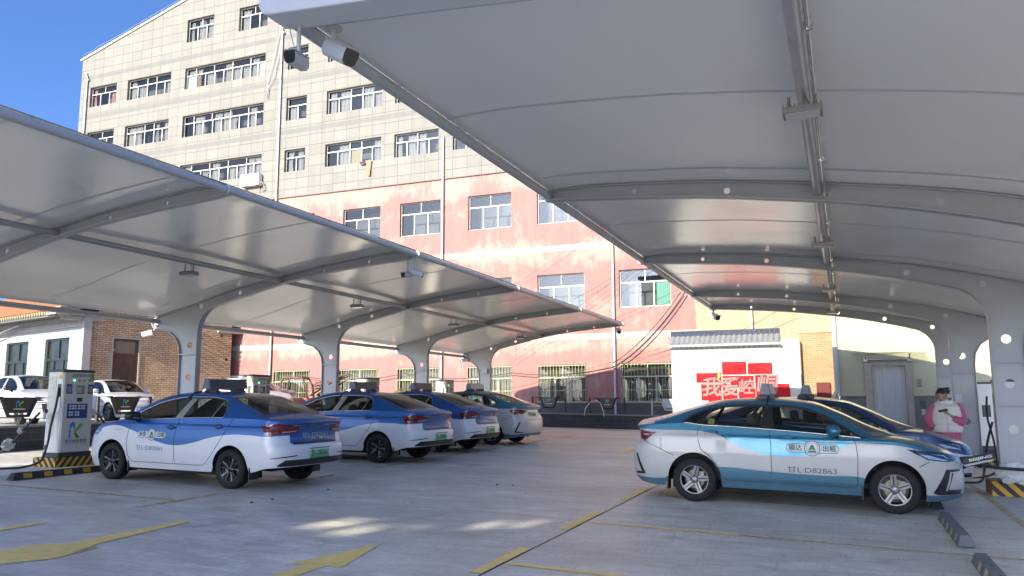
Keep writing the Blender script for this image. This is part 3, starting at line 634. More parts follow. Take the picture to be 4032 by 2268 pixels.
# local frame: x = along the white front (away from the corner), y = -(along the brick side)
def hl(t, s, z): return (t, -s, z)
HB = brick_mat('yellow_old_brick', (.46, .30, .165), (.58, .43, .27), (.22, .165, .115), .30, .098, .016, axis=1, dirt=.3)
wt = bpy.data.materials.new('white_wall_tile'); wt = brick_mat('white_block_tile', (.29, .30, .31), (.26, .27, .285), (.15, .155, .16), .52, .30, .012, axis=0, dirt=.12)
mb = MB()
def hbox(b, t0, t1, s0, s1, z0, z1, mi=0): b.bx(t0, t1, -s1, -s0, z0, z1, mi)
for s0, s1, z0, z1 in ((0, 1.42, -1, 4.55), (1.42, 2.68, 3.72, 4.55), (2.68, 7.8, -1, 4.55)): hbox(mb, 0, .3, s0, s1, z0, z1)
v0 = [(0, 0, 4.55), (0, -7.8, 4.55), (0, -7.2, 8.9), (.3, 0, 4.55), (.3, -7.8, 4.55), (.3, -7.2, 8.9)]
mb.add(v0, [(0, 1, 2), (3, 5, 4), (0, 2, 5, 3), (1, 4, 5, 2)])
mb.build('brick_side', HB, house)
rb = random.Random(5); mb = MB()
for k in range(26):
    s, z = rb.uniform(.2, 7.6), rb.uniform(1, 4.5)
    if 1.3 < s < 2.8 and z < 3.8: continue
    hbox(mb, -rb.uniform(.012, .03), .02, s, s+.26, z, z+.075)
mb.build('loose_brick', HB, house)
mb = MB()
for s, z in ((5.9, 3.95), (7.1, 4.15), (7.45, 2.9), (5.4, 2.9)): hbox(mb, -.006, .05, s, s+.14, z, z+.12)
mb.build('hole', mat('black_hole', (.012, .012, .012), .9), house)
mb = MB(); hbox(mb, -.10, .2, -1.0, .85, 4.46, 4.62); hbox(mb, -.14, .2, 6.9, 8.8, 4.36, 4.46); mb.build('ledge', mat('weathered_concrete', (.34, .33, .30), .9, var=.3, vscale=3), house)
wd = MB(); cuts = [(1.31, 3.72), (5.53, 8.03), (9.9, 12.3)]; x = .02
for a, c in cuts+[(14, 14)]:
    hbox(wd, x, a, 0.0, .28, -1, 4.72) if x > .1 else hbox(wd, .02, a, -.003, .28, -1, 4.72)
    if c > a: hbox(wd, a, c, 0.0, .28, 3.76, 4.72)
    x = c
wd.build('front_wall', wt, house)
mb = MB(); hbox(mb, -.14, .06, -.06, .3, -1, 4.62); mb.build('corner_post', mat('white_corner_tile', (.30, .30, .30), .4, var=.06), house)
DKF = mat('dark_green_frame', (.012, .022, .022), .4, var=.2); DKG = mat('dark_pane', (.025, .032, .034), .05, var=.5, vscale=2, spec=.8)
for a, c in cuts:
    f = MB(); hbox(f, a, a+.09, .1, .2, 0, 3.76); hbox(f, c-.09, c, .1, .2, 0, 3.76); hbox(f, a+.09, c-.09, .1, .2, 3.66, 3.76); hbox(f, a+.09, c-.09, .1, .2, 2.70, 2.82); hbox(f, (a+c)/2-.05, (a+c)/2+.05, .1, .2, 2.82, 3.66)
    for q in (.3, .7): hbox(f, a+(c-a)*q-.06, a+(c-a)*q+.06, .11, .19, 0, 2.70)
    fo = f.build('window', DKF, house); g = MB(); hbox(g, a+.05, c-.05, .16, .18, 0, 3.7); g.build('pane', DKG, fo)
# side door
WOOD = mat('carved_brown_wood', (.085, .040, .022), .42, var=.4, vscale=6, stretch=(1, 1, .2))
f = MB(); hbox(f, -.02, .2, 1.35, 1.42, 0, 3.80); hbox(f, -.02, .2, 2.68, 2.76, 0, 3.80); hbox(f, -.02, .2, 1.42, 2.68, 3.72, 3.80); fo_ = f.build('door_reveal', mat('grey_reveal', (.40, .38, .35), .9, var=.3), house)
f = MB(); hbox(f, .05, .15, 1.42, 1.54, 0, 3.72); hbox(f, .05, .15, 2.56, 2.68, 0, 3.72); hbox(f, .05, .15, 1.54, 2.56, 3.62, 3.72); hbox(f, .05, .15, 1.54, 2.56, 2.92, 3.04); door = f.build('door', WOOD, house)
d = MB(); hbox(d, .08, .12, 1.54, 2.56, 0, 2.92)
ov = [(1.80, 1.2), (2.30, 1.2), (2.30, 2.4), (2.18, 2.5), (2.05, 2.62), (1.92, 2.5), (1.80, 2.4)]
d.tube([(.075, -s, z) for s, z in ov], .022, 6, closed=True)
for k, (rs, rz_) in enumerate(((.16, .5), (.11, .36), (.06, .2))): d.tube([(.075, -(2.05+rs*math.cos(a*PI/12)), 1.85+rz_*math.sin(a*PI/12)) for a in range(24)], .016, 6, closed=True)
d.build('leaf', WOOD, door); d = MB(); hbox(d, .1, .11, 1.54, 2.56, 3.04, 3.62); d.build('fanlight', mat('brown_pane', (.16, .13, .10), .2), door)
# roof: corrugated orange tiles; the front slope runs from ridge (s=3.9) to a deep eave
TILE = mat('orange_clay_tile', (.33, .125, .05), .85, var=.35, vscale=3, col2=(.22, .095, .045), bump=.2, bscale=20)
mb = MB(); rows = []; ns = 8; nt_ = 300
for side in (1, -1):
    rows = []
    for j in range(ns+1):
        q = j/ns; s = 7.2-side*(7.2+(1.5 if side > 0 else -4))*q; z = 9.3-(4.5 if side > 0 else 1.6)*q
        rows.append([(-.35+15*i/nt_, -s, z+.035*math.sin(i*2*PI/6)+.02*((j % 2))) for i in range(nt_+1)])
    mb.grid(rows)
mb.build('roof', TILE, house, smooth=True)
mb = MB(); hbox(mb, -.1, 14, -1.35, -1.2, 4.56, 4.70); hbox(mb, -.1, 14, -1.2, 3, 4.74, 4.78); mb.build('eave_board', mat('grey_eave_board', (.13, .13, .13), .8), house)
mb = MB()
for i in range(56): mb.tube([(-.2+i*.25, 1.52, 4.70), (-.2+i*.25, .9, 4.88)], .075, 8)
mb.build('eave_tile', mat('buff_eave_tile', (.34, .27, .15), .7, var=.3), house, smooth=True, angle=40)
mb = MB()
for k in range(5): hbox(mb, -.5+k*.05, .5, -1.5+k*.22, -.9+k*.24, 4.62+k*.12, 4.70+k*.13)
for k in range(9): mb.box((-.35, 1.2-k*.33, 4.95+k*.12), (.5, .3, .05), rz=.05*(k % 3))
mb.build('broken_verge', mat('grey_slate', (.30, .28, .25), .85, var=.4), house)
mb = MB(); mb.tube([(9.3, .1, 4.05), (9.1, .35, 4.02), (8.6, .5, 4.1), (7, .5, 4.35), (5.6, .5, 4.5)], .035, 8); mb.build('pipe', PVC, house, smooth=True)
# ================================================================== CHARGING CANOPIES
from mathutils.geometry import tessellate_polygon
STEELW = mat('grey_white_steel', (.41, .42, .43), .42, var=.10, vscale=1.2, bump=.04, bscale=14)
def membrane_mat():
    m = bpy.data.materials.new('white_membrane'); m.use_nodes = True; t = m.node_tree; b = t.nodes['Principled BSDF']
    tc = N(t, 'ShaderNodeTexCoord'); mp = N(t, 'ShaderNodeMapping'); mp.inputs['Scale'].default_value = (1, 1, 1); t.links.new(tc.outputs['Object'], mp.inputs[0])
    n = N(t, 'ShaderNodeTexNoise', i_Scale=.8, i_Detail=5, i_Roughness=.6); t.links.new(mp.outputs[0], n.inputs['Vector'])
    mx = N(t, 'ShaderNodeMix', data_type='RGBA'); mx.inputs[6].default_value = (.80, .79, .76, 1); mx.inputs[7].default_value = (.75, .74, .715, 1); t.links.new(n.outputs[0], mx.inputs[0]); t.links.new(mx.outputs[2], b.inputs['Base Color'])
    r = N(t, 'ShaderNodeMapRange'); r.inputs[3].default_value = .13; r.inputs[4].default_value = .26; t.links.new(n.outputs[0], r.inputs[0]); t.links.new(r.outputs[0], b.inputs['Roughness'])
    b.inputs['Specular IOR Level'].default_value = .6
    # slack creases and soft waviness of stretched cloth
    n2 = N(t, 'ShaderNodeTexNoise', i_Scale=1.1, i_Detail=2, i_Distortion=.6); t.links.new(tc.outputs['Object'], n2.inputs['Vector'])
    n3 = N(t, 'ShaderNodeTexNoise', i_Scale=.9, i_Detail=3, i_Distortion=1.6); t.links.new(tc.outputs['Object'], n3.inputs['Vector'])
    w = N(t, 'ShaderNodeMapRange'); w.inputs[1].default_value = .495; w.inputs[2].default_value = .505; w.inputs[3].default_value = 0; w.inputs[4].default_value = .012; t.links.new(n3.outputs[0], w.inputs[0])
    ad = N(t, 'ShaderNodeMath', operation='MULTIPLY_ADD'); ad.inputs[1].default_value = .9; t.links.new(n2.outputs[0], ad.inputs[0]); t.links.new(w.outputs[0], ad.inputs[2])
    bp = N(t, 'ShaderNodeBump'); bp.inputs['Strength'].default_value = .12; bp.inputs['Distance'].default_value = .02; t.links.new(ad.outputs[0], bp.inputs['Height']); t.links.new(bp.outputs[0], b.inputs['Normal'])
    return m
MEMB = membrane_mat(); SEAM = mat('grey_weld_seam', (.56, .56, .55), .5)
def tess(polys):
    """Triangles of an outline with holes."""
    flat = [p for P in polys for p in P]
    return flat, tessellate_polygon([[Vector((p[0], p[1], 0)) for p in P] for P in polys])
PROFILES = {  # distance in from the free edge, height against it
    'right': dict(top=[(0, .07), (.5, .085), (1.11, .055), (2.12, -.02), (2.8, -.10), (3.67, -.22), (4.7, -.39), (5.43, -.555), (6.2, -.76), (6.9, -.97)],
                  bot=[(0, -.055), (1.11, -.133), (2.12, -.222), (2.79, -.311), (3.66, -.444), (4.67, -.655), (5.2, -.79)],
                  holes=[(1.15, -.045), (2.31, -.155), (3.46, -.311), (4.62, -.522), (5.76, -.788)], col=(5.78, 6.27)),
    'left': dict(top=[(0, .07), (.4, .08), (1.0, .04), (2.24, -.09), (3.26, -.24), (4.55, -.455), (5.66, -.73), (6.67, -.95), (6.85, -1.0)],
                 bot=[(0, -.05), (.29, -.09), (1.0, -.14), (2.22, -.25), (3.26, -.40), (4.06, -.57), (4.95, -.77)],
                 holes=[(1.14, -.075), (2.26, -.19), (3.38, -.35), (4.49, -.54), (5.59, -.80)], col=(5.6, 6.11)),
}
def canopy(side, xtip, sgn, ztip, ys, y0, y1, col_holes, **kw):
    P = PROFILES[side]; ftop = pchip(P['top']); fbot = pchip(P['bot']); dmax = P['top'][-1][0]
    root = empty('charging_canopy', (xtip+sgn*P['col'][0], ys[1], 0), **kw); rootm(root)
    ca, cb = P['col']; X = lambda d: xtip+sgn*d
    def rib_mesh(y, thick=.15):
        out = [(d, ftop(d)-.005) for d in np.linspace(0, dmax, 26)]
        zr = ftop(dmax); out += [(dmax+.11, zr-.06), (dmax+.14, zr-.15), (dmax+.08, zr-.24), (dmax-.05, zr-.27)]
        zo = zr-.27
        oc = [(cb+.33, zo-.10), (cb+.14, zo-.24), (cb+.03, zo-.44), (cb, zo-.68)]
        out += oc+[(cb+.005, -ztip), (ca+.005, -ztip)]
        zi = fbot(ca-.6); n = 9                                      # swept inner flare from beam to column
        fl = [(ca-.006*0, zi-.78)]+[(ca-.62*(1-math.cos(a)), zi-.62+.62*math.sin(a)-.02) for a in np.linspace(.12, PI/2-.14, n)]
        out += fl
        out += [(d, fbot(d)) for d in np.linspace(min(fl[-1][0]-.1, P['bot'][-1][0]), 0, 22)]
        hs = []
        for k, (d, z) in enumerate(P['holes']):
            r = .036+.005*k; hs.append([(d+r*math.cos(-2*PI*j/16), z+r*math.sin(-2*PI*j/16)) for j in range(16)])
        for z in col_holes: hs.append([((ca+cb)/2+.075*math.cos(-2*PI*j/20), z-ztip+.075*math.sin(-2*PI*j/20)) for j in range(20)])
        flat, tri = tess([out]+hs); b = MB(); n = len(flat)
        wt_ = .022                                                   # thin web, wide flanges round its edge
        vs = [(X(d), y-wt_/2, ztip+z) for d, z in flat]+[(X(d), y+wt_/2, ztip+z) for d, z in flat]
        fs = [tuple(t) for t in tri]+[tuple(i+n for i in t[::-1]) for t in tri]
        o = 0
        for loop in [out]+hs:
            m = len(loop); fs += [(o+i, o+(i+1) % m, n+o+(i+1) % m, n+o+i) for i in range(m)]; o += m
        b.add(vs, fs)
        ring = []
        for i, (d, z) in enumerate(out):
            a, c = out[i-1], out[(i+1) % len(out)]; t = Vector((c[0]-a[0], c[1]-a[1])); t = t.normalized() if t.length > 1e-6 else Vector((1, 0)); nn = Vector((t.y, -t.x))*.014
            ring.append(((d, z), (d+nn.x, z+nn.y)))
        m = len(out); R0 = [(X(p[0]), y-thick/2, ztip+p[1]) for p, q in ring]; R1 = [(X(p[0]), y+thick/2, ztip+p[1]) for p, q in ring]; R2 = [(X(q[0]), y+thick/2, ztip+q[1]) for p, q in ring]; R3 = [(X(q[0]), y-thick/2, ztip+q[1]) for p, q in ring]
        b.grid([R0, R1, R2, R3, R0], closed=True); return b
    for y in ys:
        rb_ = sub(rib_mesh(y), 'steel_rib', STEELW, root)
        w = MB(); xm = X((ca+cb)/2)
        for z in ([2.72] if side == 'left' else [2.25, 1.55]): w.bx(xm-.252 if side == 'right' else xm-.262, xm+.252 if side == 'right' else xm+.262, y-.083, y+.083, z-.012, z+.012)
        for d in ((0,) if y != 4.46 else ()):
            w.lathe([(.02, -.085), (.062, -.085), (.066, .085), (.02, .085)], 18, place((X(-.03), y, ztip), (1, 0, 0), (0, 0, 1)))
        sub(w, 'weld_collar', STEELW, root, parent=rb_, smooth=True, angle=35)
    ds = np.linspace(0, dmax, 40); n = len(ds); yy = [y0]
    allb = sorted(ys)
    for a, c in zip([y0]+allb, allb+[y1]):
        if c-a > .05: yy += list(np.linspace(a, c, 13)[1:])
    def sag(y):
        lo = max([a for a in [y0]+allb if a <= y+1e-6]); hi = min([a for a in allb+[y1] if a >= y-1e-6])
        if hi-lo < .1: return 0
        q = (y-lo)/(hi-lo); return .028*math.sin(PI*q)**2
    mb = MB()
    for up_ in (.004, .016):
        rows = [[(X(d), y, ztip+ftop(d)+up_+sag(y)*math.sin(PI*min(1, d/dmax))) for d in ds] for y in yy]
        mb.grid(rows)
    me = sub(mb, 'membrane', MEMB, root, smooth=True)
    sm = MB(); seams = []
    for a, c in zip([y0]+allb, allb+[y1]):
        if c-a > 1.5: seams += [a+(c-a)*.45, c-.62]
    for y in seams:
        rows = [[(X(d), y+e, ztip+ftop(d)+.0015+sag(y)*math.sin(PI*min(1, d/dmax))) for d in ds] for e in (-.022, .022)]; sm.grid(rows)
    sub(sm, 'seam', SEAM, root, parent=me)
    mb = MB(); mb.tube([(X(0), y, ztip) for y in np.linspace(y0, y1, 30)], .055, 16); sub(mb, 'edge_pipe', STEELW, root, smooth=True, angle=40)
    mb = MB(); zr = ztip+ftop(dmax)-.1; mb.tube([(X(dmax-.02), y, zr) for y in (y0, y1)], .055, 16); sub(mb, 'rear_pipe', STEELW, root, smooth=True, angle=40)
    dp = 3.34; zp = ztip+ftop(dp)-.10
    mb = MB(); mb.tube([(X(dp), y0, zp), (X(dp), y1, zp)], .052, 14); sub(mb, 'purlin', mat('galvanised_pipe', (.40, .41, .42), .34, metal=.25, var=.2, vscale=3), root, smooth=True, angle=40)
    if side == 'right':
        mb = MB(); xo = X(dp)+.085; mb.tube([(xo, y0+.3, zp-.01), (xo, y1-.3, zp-.01)], .018, 10)
        for y in np.arange(y0+1, y1, 1.6): mb.bx(xo-.03, xo+.03, y-.015, y+.015, zp-.03, zp+.02)
        sub(mb, 'conduit', mat('bright_conduit', (.55, .55, .54), .2, metal=.7), root, smooth=True, angle=40)
    if side == 'right':                                             # deeper rounded end beam facing the drive
        dd = list(np.linspace(0, dmax, 24)); o_ = [(d, ftop(d)+.10) for d in dd]+[(d, max(fbot(d)-.02, ftop(d)-.22)) for d in dd[::-1]]
        o_ += [(-.06, -.06), (-.095, -.01), (-.10, .06), (-.08, .125), (-.04, .16)]
        fb = MB(); fb.prism([(sgn*d, z) for d, z in o_], .26, Matrix(((1, 0, 0, xtip), (0, 0, 1, y0-.17), (0, 1, 0, ztip), (0, 0, 0, 1)))); sub(fb, 'end_beam', mat('white_fascia', (.58, .59, .61), .4, var=.06), root, bevel=.012)
    return root, X(dp), zp
RY = [4.46, 9.99, 15.43, 20.97, 24.1]
LYs = [8.84-5.5, 8.84, 14.34, 19.84, 25.34, 30.84]
ca_r, xr_, zr_ = canopy('right', -3.52, 1, 4.35, RY, 4.40, 24.16, (2.63, 1.90, 1.16), label='white membrane canopy on the right over the teal taxis', cat='canopy', group='curved charging canopies')
ca_l, xl_, zl_ = canopy('left', -7.93, -1, 4.61, LYs, 3.2, 30.9, (2.93, 2.20), label='white membrane canopy on the left over the blue taxis', cat='canopy', group='curved charging canopies')
# floodlights hung under the purlins
LAMP = mat('grey_die_casting', (.22, .22, .22), .45, metal=.4); LENS = mat('led_lens', (.55, .55, .5), .2)
def floodlight(x, y, z, drop, tilt=.0, **kw):
    r = empty('floodlight', (x, y, z), 0, **kw)
    b = MB(); b.box((0, 0, -drop-.03), (.30, .20, .05))
    for k in range(11): b.box((-.14+.028*k, 0, -drop+.005), (.006, .19, .03))
    b.build('housing', LAMP, r, bevel=.006)
    q = MB(); q.box((0, 0, -drop-.058), (.26, .16, .006)); q.build('lens', LENS, r)
    q = MB(); q.tube([(-.10, 0, 0), (-.10, 0, -drop)], .012, 6); q.tube([(.10, 0, 0), (.10, 0, -drop)], .012, 6); q.tube([(.02, 0, 0), (.05, .03, -drop*.5), (.0, .03, -drop)], .007, 6); q.build('bracket', LAMP, r)
    return r
for y, w in zip((6.6, 12.6, 17.9, 22.6), ('nearest', 'second', 'third', 'farthest')):
    floodlight(xr_-.01, y, zr_-.04, .10, label='finned floodlight under the right canopy, %s along its pipe' % w, cat='floodlight', group='floodlights under the canopies')
for y, w in zip((11.6, 17.3, 22.8, 28.5), ('nearest', 'second', 'third', 'farthest')):
    floodlight(xl_, y, zl_-.04, .17, label='flat floodlight hung under the left canopy, %s along its pipe' % w, cat='floodlight', group='floodlights under the canopies')
# security cameras
CAMW = mat('white_camera_shell', (.46, .47, .48), .35, var=.05); CAMB = mat('black_lens_glass', (.008, .008, .01), .08)
def bullet(loc, aim, stem, s=1.0, lab=''):
    """Housing pointing along aim, hung by a stem: offsets from the housing up to its mount."""
    r = empty('security_camera', loc, label=lab, cat='security camera', group='security cameras on the canopies')
    d = Vector(aim).normalized(); u = Vector((0, 0, 1)); u = (u-d*u.dot(d)).normalized()
    fr = Matrix((d.cross(u), u, -d)).transposed().to_4x4()
    b = MB(); pr = [(x*s, y*s) for x, y in ((-.045, .045), (.045, .045), (.05, .02), (.045, -.03), (.025, -.05), (-.025, -.05), (-.045, -.03), (-.05, .02))]
    b.prism(pr, .22*s, fr @ Matrix.Translation((0, 0, -.10*s))); b.prism([(-.055*s, .047*s), (.055*s, .047*s), (.055*s, .053*s), (-.055*s, .053*s)], .26*s, fr @ Matrix.Translation((0, 0, -.135*s))); b.build('housing', CAMW, r, bevel=.004*s)
    q = MB(); q.prism([(x*.93, y*.93) for x, y in pr], .014*s, fr @ Matrix.Translation((0, 0, -.112*s))); q.build('lens', CAMB, r)
    q = MB(); q.tube([Vector((0, 0, .0))-d*.03*s]+[Vector(p) for p in stem], .016*s, 10); e = Vector(stem[-1]); q.lathe([(0, 0), (.05*s, 0), (.05*s, -.015), (0, -.015)], 16, Matrix.Translation(e)); q.build('mount', CAMW, r, smooth=True, angle=40)
    return r
bullet((-3.20, 4.62, 4.10), (.82, -.25, -.52), [(-.06, .0, .10), (-.06, -.0, .20)], 1.25, 'large white bullet camera at the near corner of the right canopy')
bullet((-3.44, 4.44, 4.01), (.15, -1, -.12), [(0, .02, .10), (0, .02, .30)], .9, 'white camera with black face on a drop pole at the near corner')
bullet((-8.14, 14.30, 4.20), (-.3, -1, -.15), [(0, .02, .05), (0, .02, .36)], 1.1, 'camera with black lens facing forward at the left canopy edge')
bullet((-7.93, 14.34, 4.22), (.8, .45, -.28), [(-.05, 0, .06), (-.05, 0, .34)], 1.2, 'silver camera facing away at the left canopy edge')
bullet((-14.95, 14.20, 3.22), (-.95, -.35, -.25), [(.12, .05, .05), (.16, .1, .2)], 1.15, 'white camera under the back eave by the nearest left column')
bullet((-7.93, 30.3, 4.30), (.35, -.9, -.3), [(0, .05, .08), (0, .1, .26)], 1.5, 'small camera at the far tip of the left canopy')
bullet((-3.4, 24.0, 4.07), (.6, -.6, -.3), [(-.03, .03, .06), (-.05, .05, .2)], 1.5, 'white camera under the far tip of the right canopy')
bullet((-14.7, 30.7, 3.35), (-.8, -.5, -.2), [(.05, .03, .06), (.1, .08, .2)], 1.4, 'small camera at the back eave of the farthest left column')
cable((-3.5, 4.42, 4.28), (-3.44, 4.44, 4.06), .015, .004, name='lead', label='thin grey lead hanging beside the camera pole', group='leads at the near canopy corner', m=mat('grey_lead', (.4, .4, .45), .5))
b = MB(); b.tube([(-27.65, 34.9, 22.69), (-28.18, 34.88, 22.38), (-28.58, 34.86, 20.63), (-28.95, 34.88, 19.18), (-28.9, 34.9, 18.82), (-28.9, 34.9, 18.4), (-28.88, 34.88, 19.0), (-28.53, 34.86, 19.57), (-28.2, 34.88, 21), (-28.05, 34.9, 22.53)], .018, 6)
b.build('loose_cable', mat('mauve_cable', (.38, .33, .36), .6), smooth=True, label='loose looped cable hanging on the grey facing near the drainpipe', cat='cable')
# wires across the wall
cable((-6.13, 34.72, 6.27), (-9.4, 34.72, 3.1), .38, .028, label='thick dark cable bundle drooping from the canopy to the wall')
cable((-6.3, 34.66, 6.27), (-9.35, 34.7, 3.3), .30, .02, label='second dark cable bundle drooping beside the thick one')
cable((-9.4, 34.7, 3.1), (-14.2, 34.7, 2.95), .20, .02, label='thick low cable sagging between the barred windows', n=20)
cable((-14.2, 34.7, 2.95), (-19.8, 34.7, 3.0), .26, .02, label='thick low cable sagging behind the canopy columns')
cable((-19.8, 34.7, 3.0), (-25.8, 34.7, 2.95), .24, .018, label='low cable sagging across the left barred windows')
for p, q in (((-6.1, 34.7, 4.2), (-17.5, 34.7, 1.55)), ((-6.1, 34.68, 4.05), (-14.16, 34.7, 1.8)), ((-5.6, 34.72, 8.9), (-14.2, 34.7, 3.4)), ((-6.5, 34.7, 8.9), (-13.9, 34.7, 4.0)), ((-10.1, 34.7, 9.34), (-14.6, 34.7, 6.8)), ((-8.2, 34.7, 7.82), (-11.2, 34.7, 6.2)), ((-6.4, 34.7, 6.4), (-12.4, 34.7, 4.2)), ((-1.6, 30.9, 5.2), (-5, 34.6, 4.1)), ((-.6, 30.9, 5.0), (-4.4, 34.6, 4.0))):
    cable(p, q, .12, .008)

# ================================================================== CHARGERS
CHW = mat('warm_white_enamel', (.66, .64, .57), .42, var=.05, vscale=2); CHD = mat('charcoal_enamel', (.035, .035, .037), .45); YB = mat('hazard_yellow', (.62, .35, .03), .55, var=.2, vscale=7); KB = mat('hazard_black', (.022, .02, .02), .6, var=.2)
BLUEP = mat('blue_label', (.015, .05, .22), .4); PALE = mat('pale_print', (.62, .66, .68), .5); INKD = mat('dark_print', (.05, .05, .05), .5)
LEDG = bpy.data.materials.new('green_led'); LEDG.use_nodes = True; LEDG.node_tree.nodes['Principled BSDF'].inputs['Base Color'].default_value = (.05, .6, .2, 1); LEDG.node_tree.nodes['Principled BSDF'].inputs['Emission Color'].default_value = (.1, 1, .35, 1); LEDG.node_tree.nodes['Principled BSDF'].inputs['Emission Strength'].default_value = 1.2
LEDR = mat('red_button', (.28, .03, .02), .4); SCRN = mat('dark_screen', (.10, .10, .09), .12); GRNP = mat('green_label', (.22, .36, .10), .5)
RUB = mat('black_rubber', (.016, .016, .017), .6, var=.2, vscale=9); WRAP = mat('milky_plastic_wrap', (.62, .62, .60), .3, var=.2, vscale=14, bump=.5, bscale=20)
def stripes(b, w, h, M, lean=1, pitch=.15, chevron=None):
    """Alternate slanted hazard bands as flat faces on a w x h rectangle (local XY), slot 0 yellow, slot 1 black."""
    n = int((w+h)/pitch)+2
    def clip(P):
        for ax, v, sg in ((0, 0, 1), (0, w, -1)):
            Q = []
            for i in range(len(P)):
                a, c = P[i], P[(i+1) % len(P)]; ia, ic = (a[ax]-v)*sg >= 0, (c[ax]-v)*sg >= 0
                if ia: Q.append(a)
                if ia != ic: t = (v-a[ax])/(c[ax]-a[ax]); Q.append((a[0]+(c[0]-a[0])*t, a[1]+(c[1]-a[1])*t))
            P = Q
            if not P: return []
        return P
    for k in range(-n, 2*n):
        x = k*pitch/2; sh = h*.75*lean; P = clip([(x, 0), (x+pitch/2, 0), (x+pitch/2+sh, h), (x+sh, h)])
        if len(P) > 2: b.add([M @ Vector((p[0], p[1], 0)) for p in P], [tuple(range(len(P)))], k % 2)
def make_charger():
    r = empty('charger', (0, 0, 0))
    # local: front faces +X, left flank faces -Y; footprint x -.41..0, y 0...72, base z 0
    b = MB(); b.bx(-.56, .05, -.09, .82, 0, .185); pl = b.build('plinth', KB, r)
    s = MB(); FX = Matrix(((0, 0, 1, .053), (1, 0, 0, -.09), (0, 1, 0, 0), (0, 0, 0, 1))); FYm = Matrix(((1, 0, 0, -.56), (0, 0, -1, -.093), (0, 1, 0, 0), (0, 0, 0, 1)))
    stripes(s, .91, .183, FX, lean=1.1); stripes(s, .61, .183, FYm, lean=-1.1); s.build('stripe', [YB, KB], pl)
    b = MB(); b.bx(-.42, .01, -.01, .73, .185, .275); b.build('base', CHD, r)
    b = MB(); b.prism([(-.41, 0), (-.03, 0), (0, .03), (0, .69), (-.03, .72), (-.41, .72)], 1.56, Matrix.Translation((0, 0, .275))); body = b.build('cabinet', CHW, r, bevel=.006)
    b = MB(); b.prism([(-.425, -.015), (-.025, -.015), (.015, .02), (.015, .70), (-.025, .735), (-.425, .735)], .05, Matrix.Translation((0, 0, 1.837))); b.build('top_cap', CHD, r, bevel=.008)
    b = MB()
    for k in range(34): b.box((-.28, -.006, .62+k*.034), (.19, .014, .016), R=Matrix.Rotation(.5, 3, 'X'))
    b.build('louvre', CHW, body)
    b = MB(); b.bx(-.395, -.33, -.004, .0, .33, .42); b.build('socket_plate', INKD, body)
    def fp(y0, y1, z0, z1, m, nm, d=.004, par=body):
        q = MB(); q.bx(0, d, y0, y1, z0, z1); return q.build(nm, m, par)
    fp(.075, .20, 1.41, 1.60, BLUEP, 'notice'); fp(.565, .69, 1.41, 1.60, BLUEP, 'notice', .0041)
    fp(.09, .185, 1.435, 1.56, mat('grey_print', (.25, .28, .32), .5), 'notice_text', .006); fp(.58, .675, 1.435, 1.56, MATS['grey_print'], 'notice_text', .006)
    sc = fp(.27, .50, 1.385, 1.60, CHW, 'screen_bezel', .015); fp(.295, .475, 1.41, 1.575, SCRN, 'screen', .018); fp(.30, .40, 1.43, 1.54, mat('pale_screen_panel', (.45, .45, .40), .3), 'screen_page', .0185)  # the page is a paler flat rectangle on the dark screen
    fp(.33, .44, 1.255, 1.335, mat('card_reader', (.02, .02, .03), .2), 'card_reader', .012)
    pb = fp(.12, .58, .93, 1.215, BLUEP, 'instruction_panel', .004)
    q = MB()
    for cx in (.16, .36):
        for i in range(3):
            for j in range(2): q.bx(.004, .0055, cx+i*.06, cx+i*.06+.045, 1.155-j*.05, 1.19-j*.05)
    for cx in (.16, .30):
        for i in range(2):
            for j in range(2): q.bx(.004, .0055, cx+i*.055, cx+i*.055+.042, 1.03-j*.05, 1.065-j*.05)
    q.build('pictogram', PALE, pb)
    for k, m in enumerate((LEDG, LEDR, LEDR, LEDR)):
        q = MB(); q.lathe([(0, 0), (.017, 0), (.015, .014), (0, .016)], 14, place((0, .24+k*.115, 1.675), (0, 1, 0), (0, 0, 1))); q.build('indicator', m, body)
    fp(.60, .695, 1.66, 1.815, GRNP, 'status_label', .003); fp(.20, .28, 1.735, 1.80, mat('olive_mark', (.30, .34, .16), .5), 'maker_mark', .003)
    def ft(txt, y, z, h, m, nm='lettering', d=.004, w=None):
        vs, fs = text_geo(txt, h, 'CENTER', w); q = MB(); q.add([(d, y+v.x, z+v.y) for v in vs], fs); return q.build(nm, m, body)
    ft('新能源充电', .44, 1.765, .062, INKD); ft('城市更新集团', .36, .485, .07, INKD, w=.5); ft('CITY RENEWAL GROUP', .36, .437, .022, INKD, w=.5)
    lg = MB()
    for P, m in logo(lambda x, y: (.004, .19+x, .54+y), .33): lg.add(P, [tuple(range(len(P)))], m)
    lg.build('logo', [LBL, LGR, LGD], body)
    # warning triangle and socket recess on the flank
    q = MB(); q.add([(-.14, -.004, 1.70), (-.02, -.004, 1.70), (-.08, -.004, 1.80)], [(0, 1, 2)]); q.build('warning_triangle', mat('warning_yellow', (.62, .42, .03), .5), body)
    q = MB(); q.bx(-.14, -.05, -.008, 0, 1.35, 1.60); q.build('gun_slot', CHD, body)
    q = MB(); q.bx(-.35, -.16, .72, .735, 1.0, 1.3); q.build('gun_holder', CHD, body)
    return r
ch0 = make_charger()
CHL = [(-14.15, 11.45), (-14.15, 16.95), (-14.15, 22.45), (-14.15, 27.95)]
LAB = ['white charger with big blue and green logo beside the nearest blue taxi', 'white charger seen over the roof of the nearest blue taxi', 'white charger behind the middle blue taxi roof sign', 'white charger beyond the teal roof sign, farthest on the left']
def set_charger(o, x, y, rz, lab):
    o.location = (x, y, gz(x, y)); o.rotation_euler.z = rz; tag(o, lab, 'charger', 'white charging posts')
chs = [ch0]+[copy_tree(ch0) for _ in range(5)]
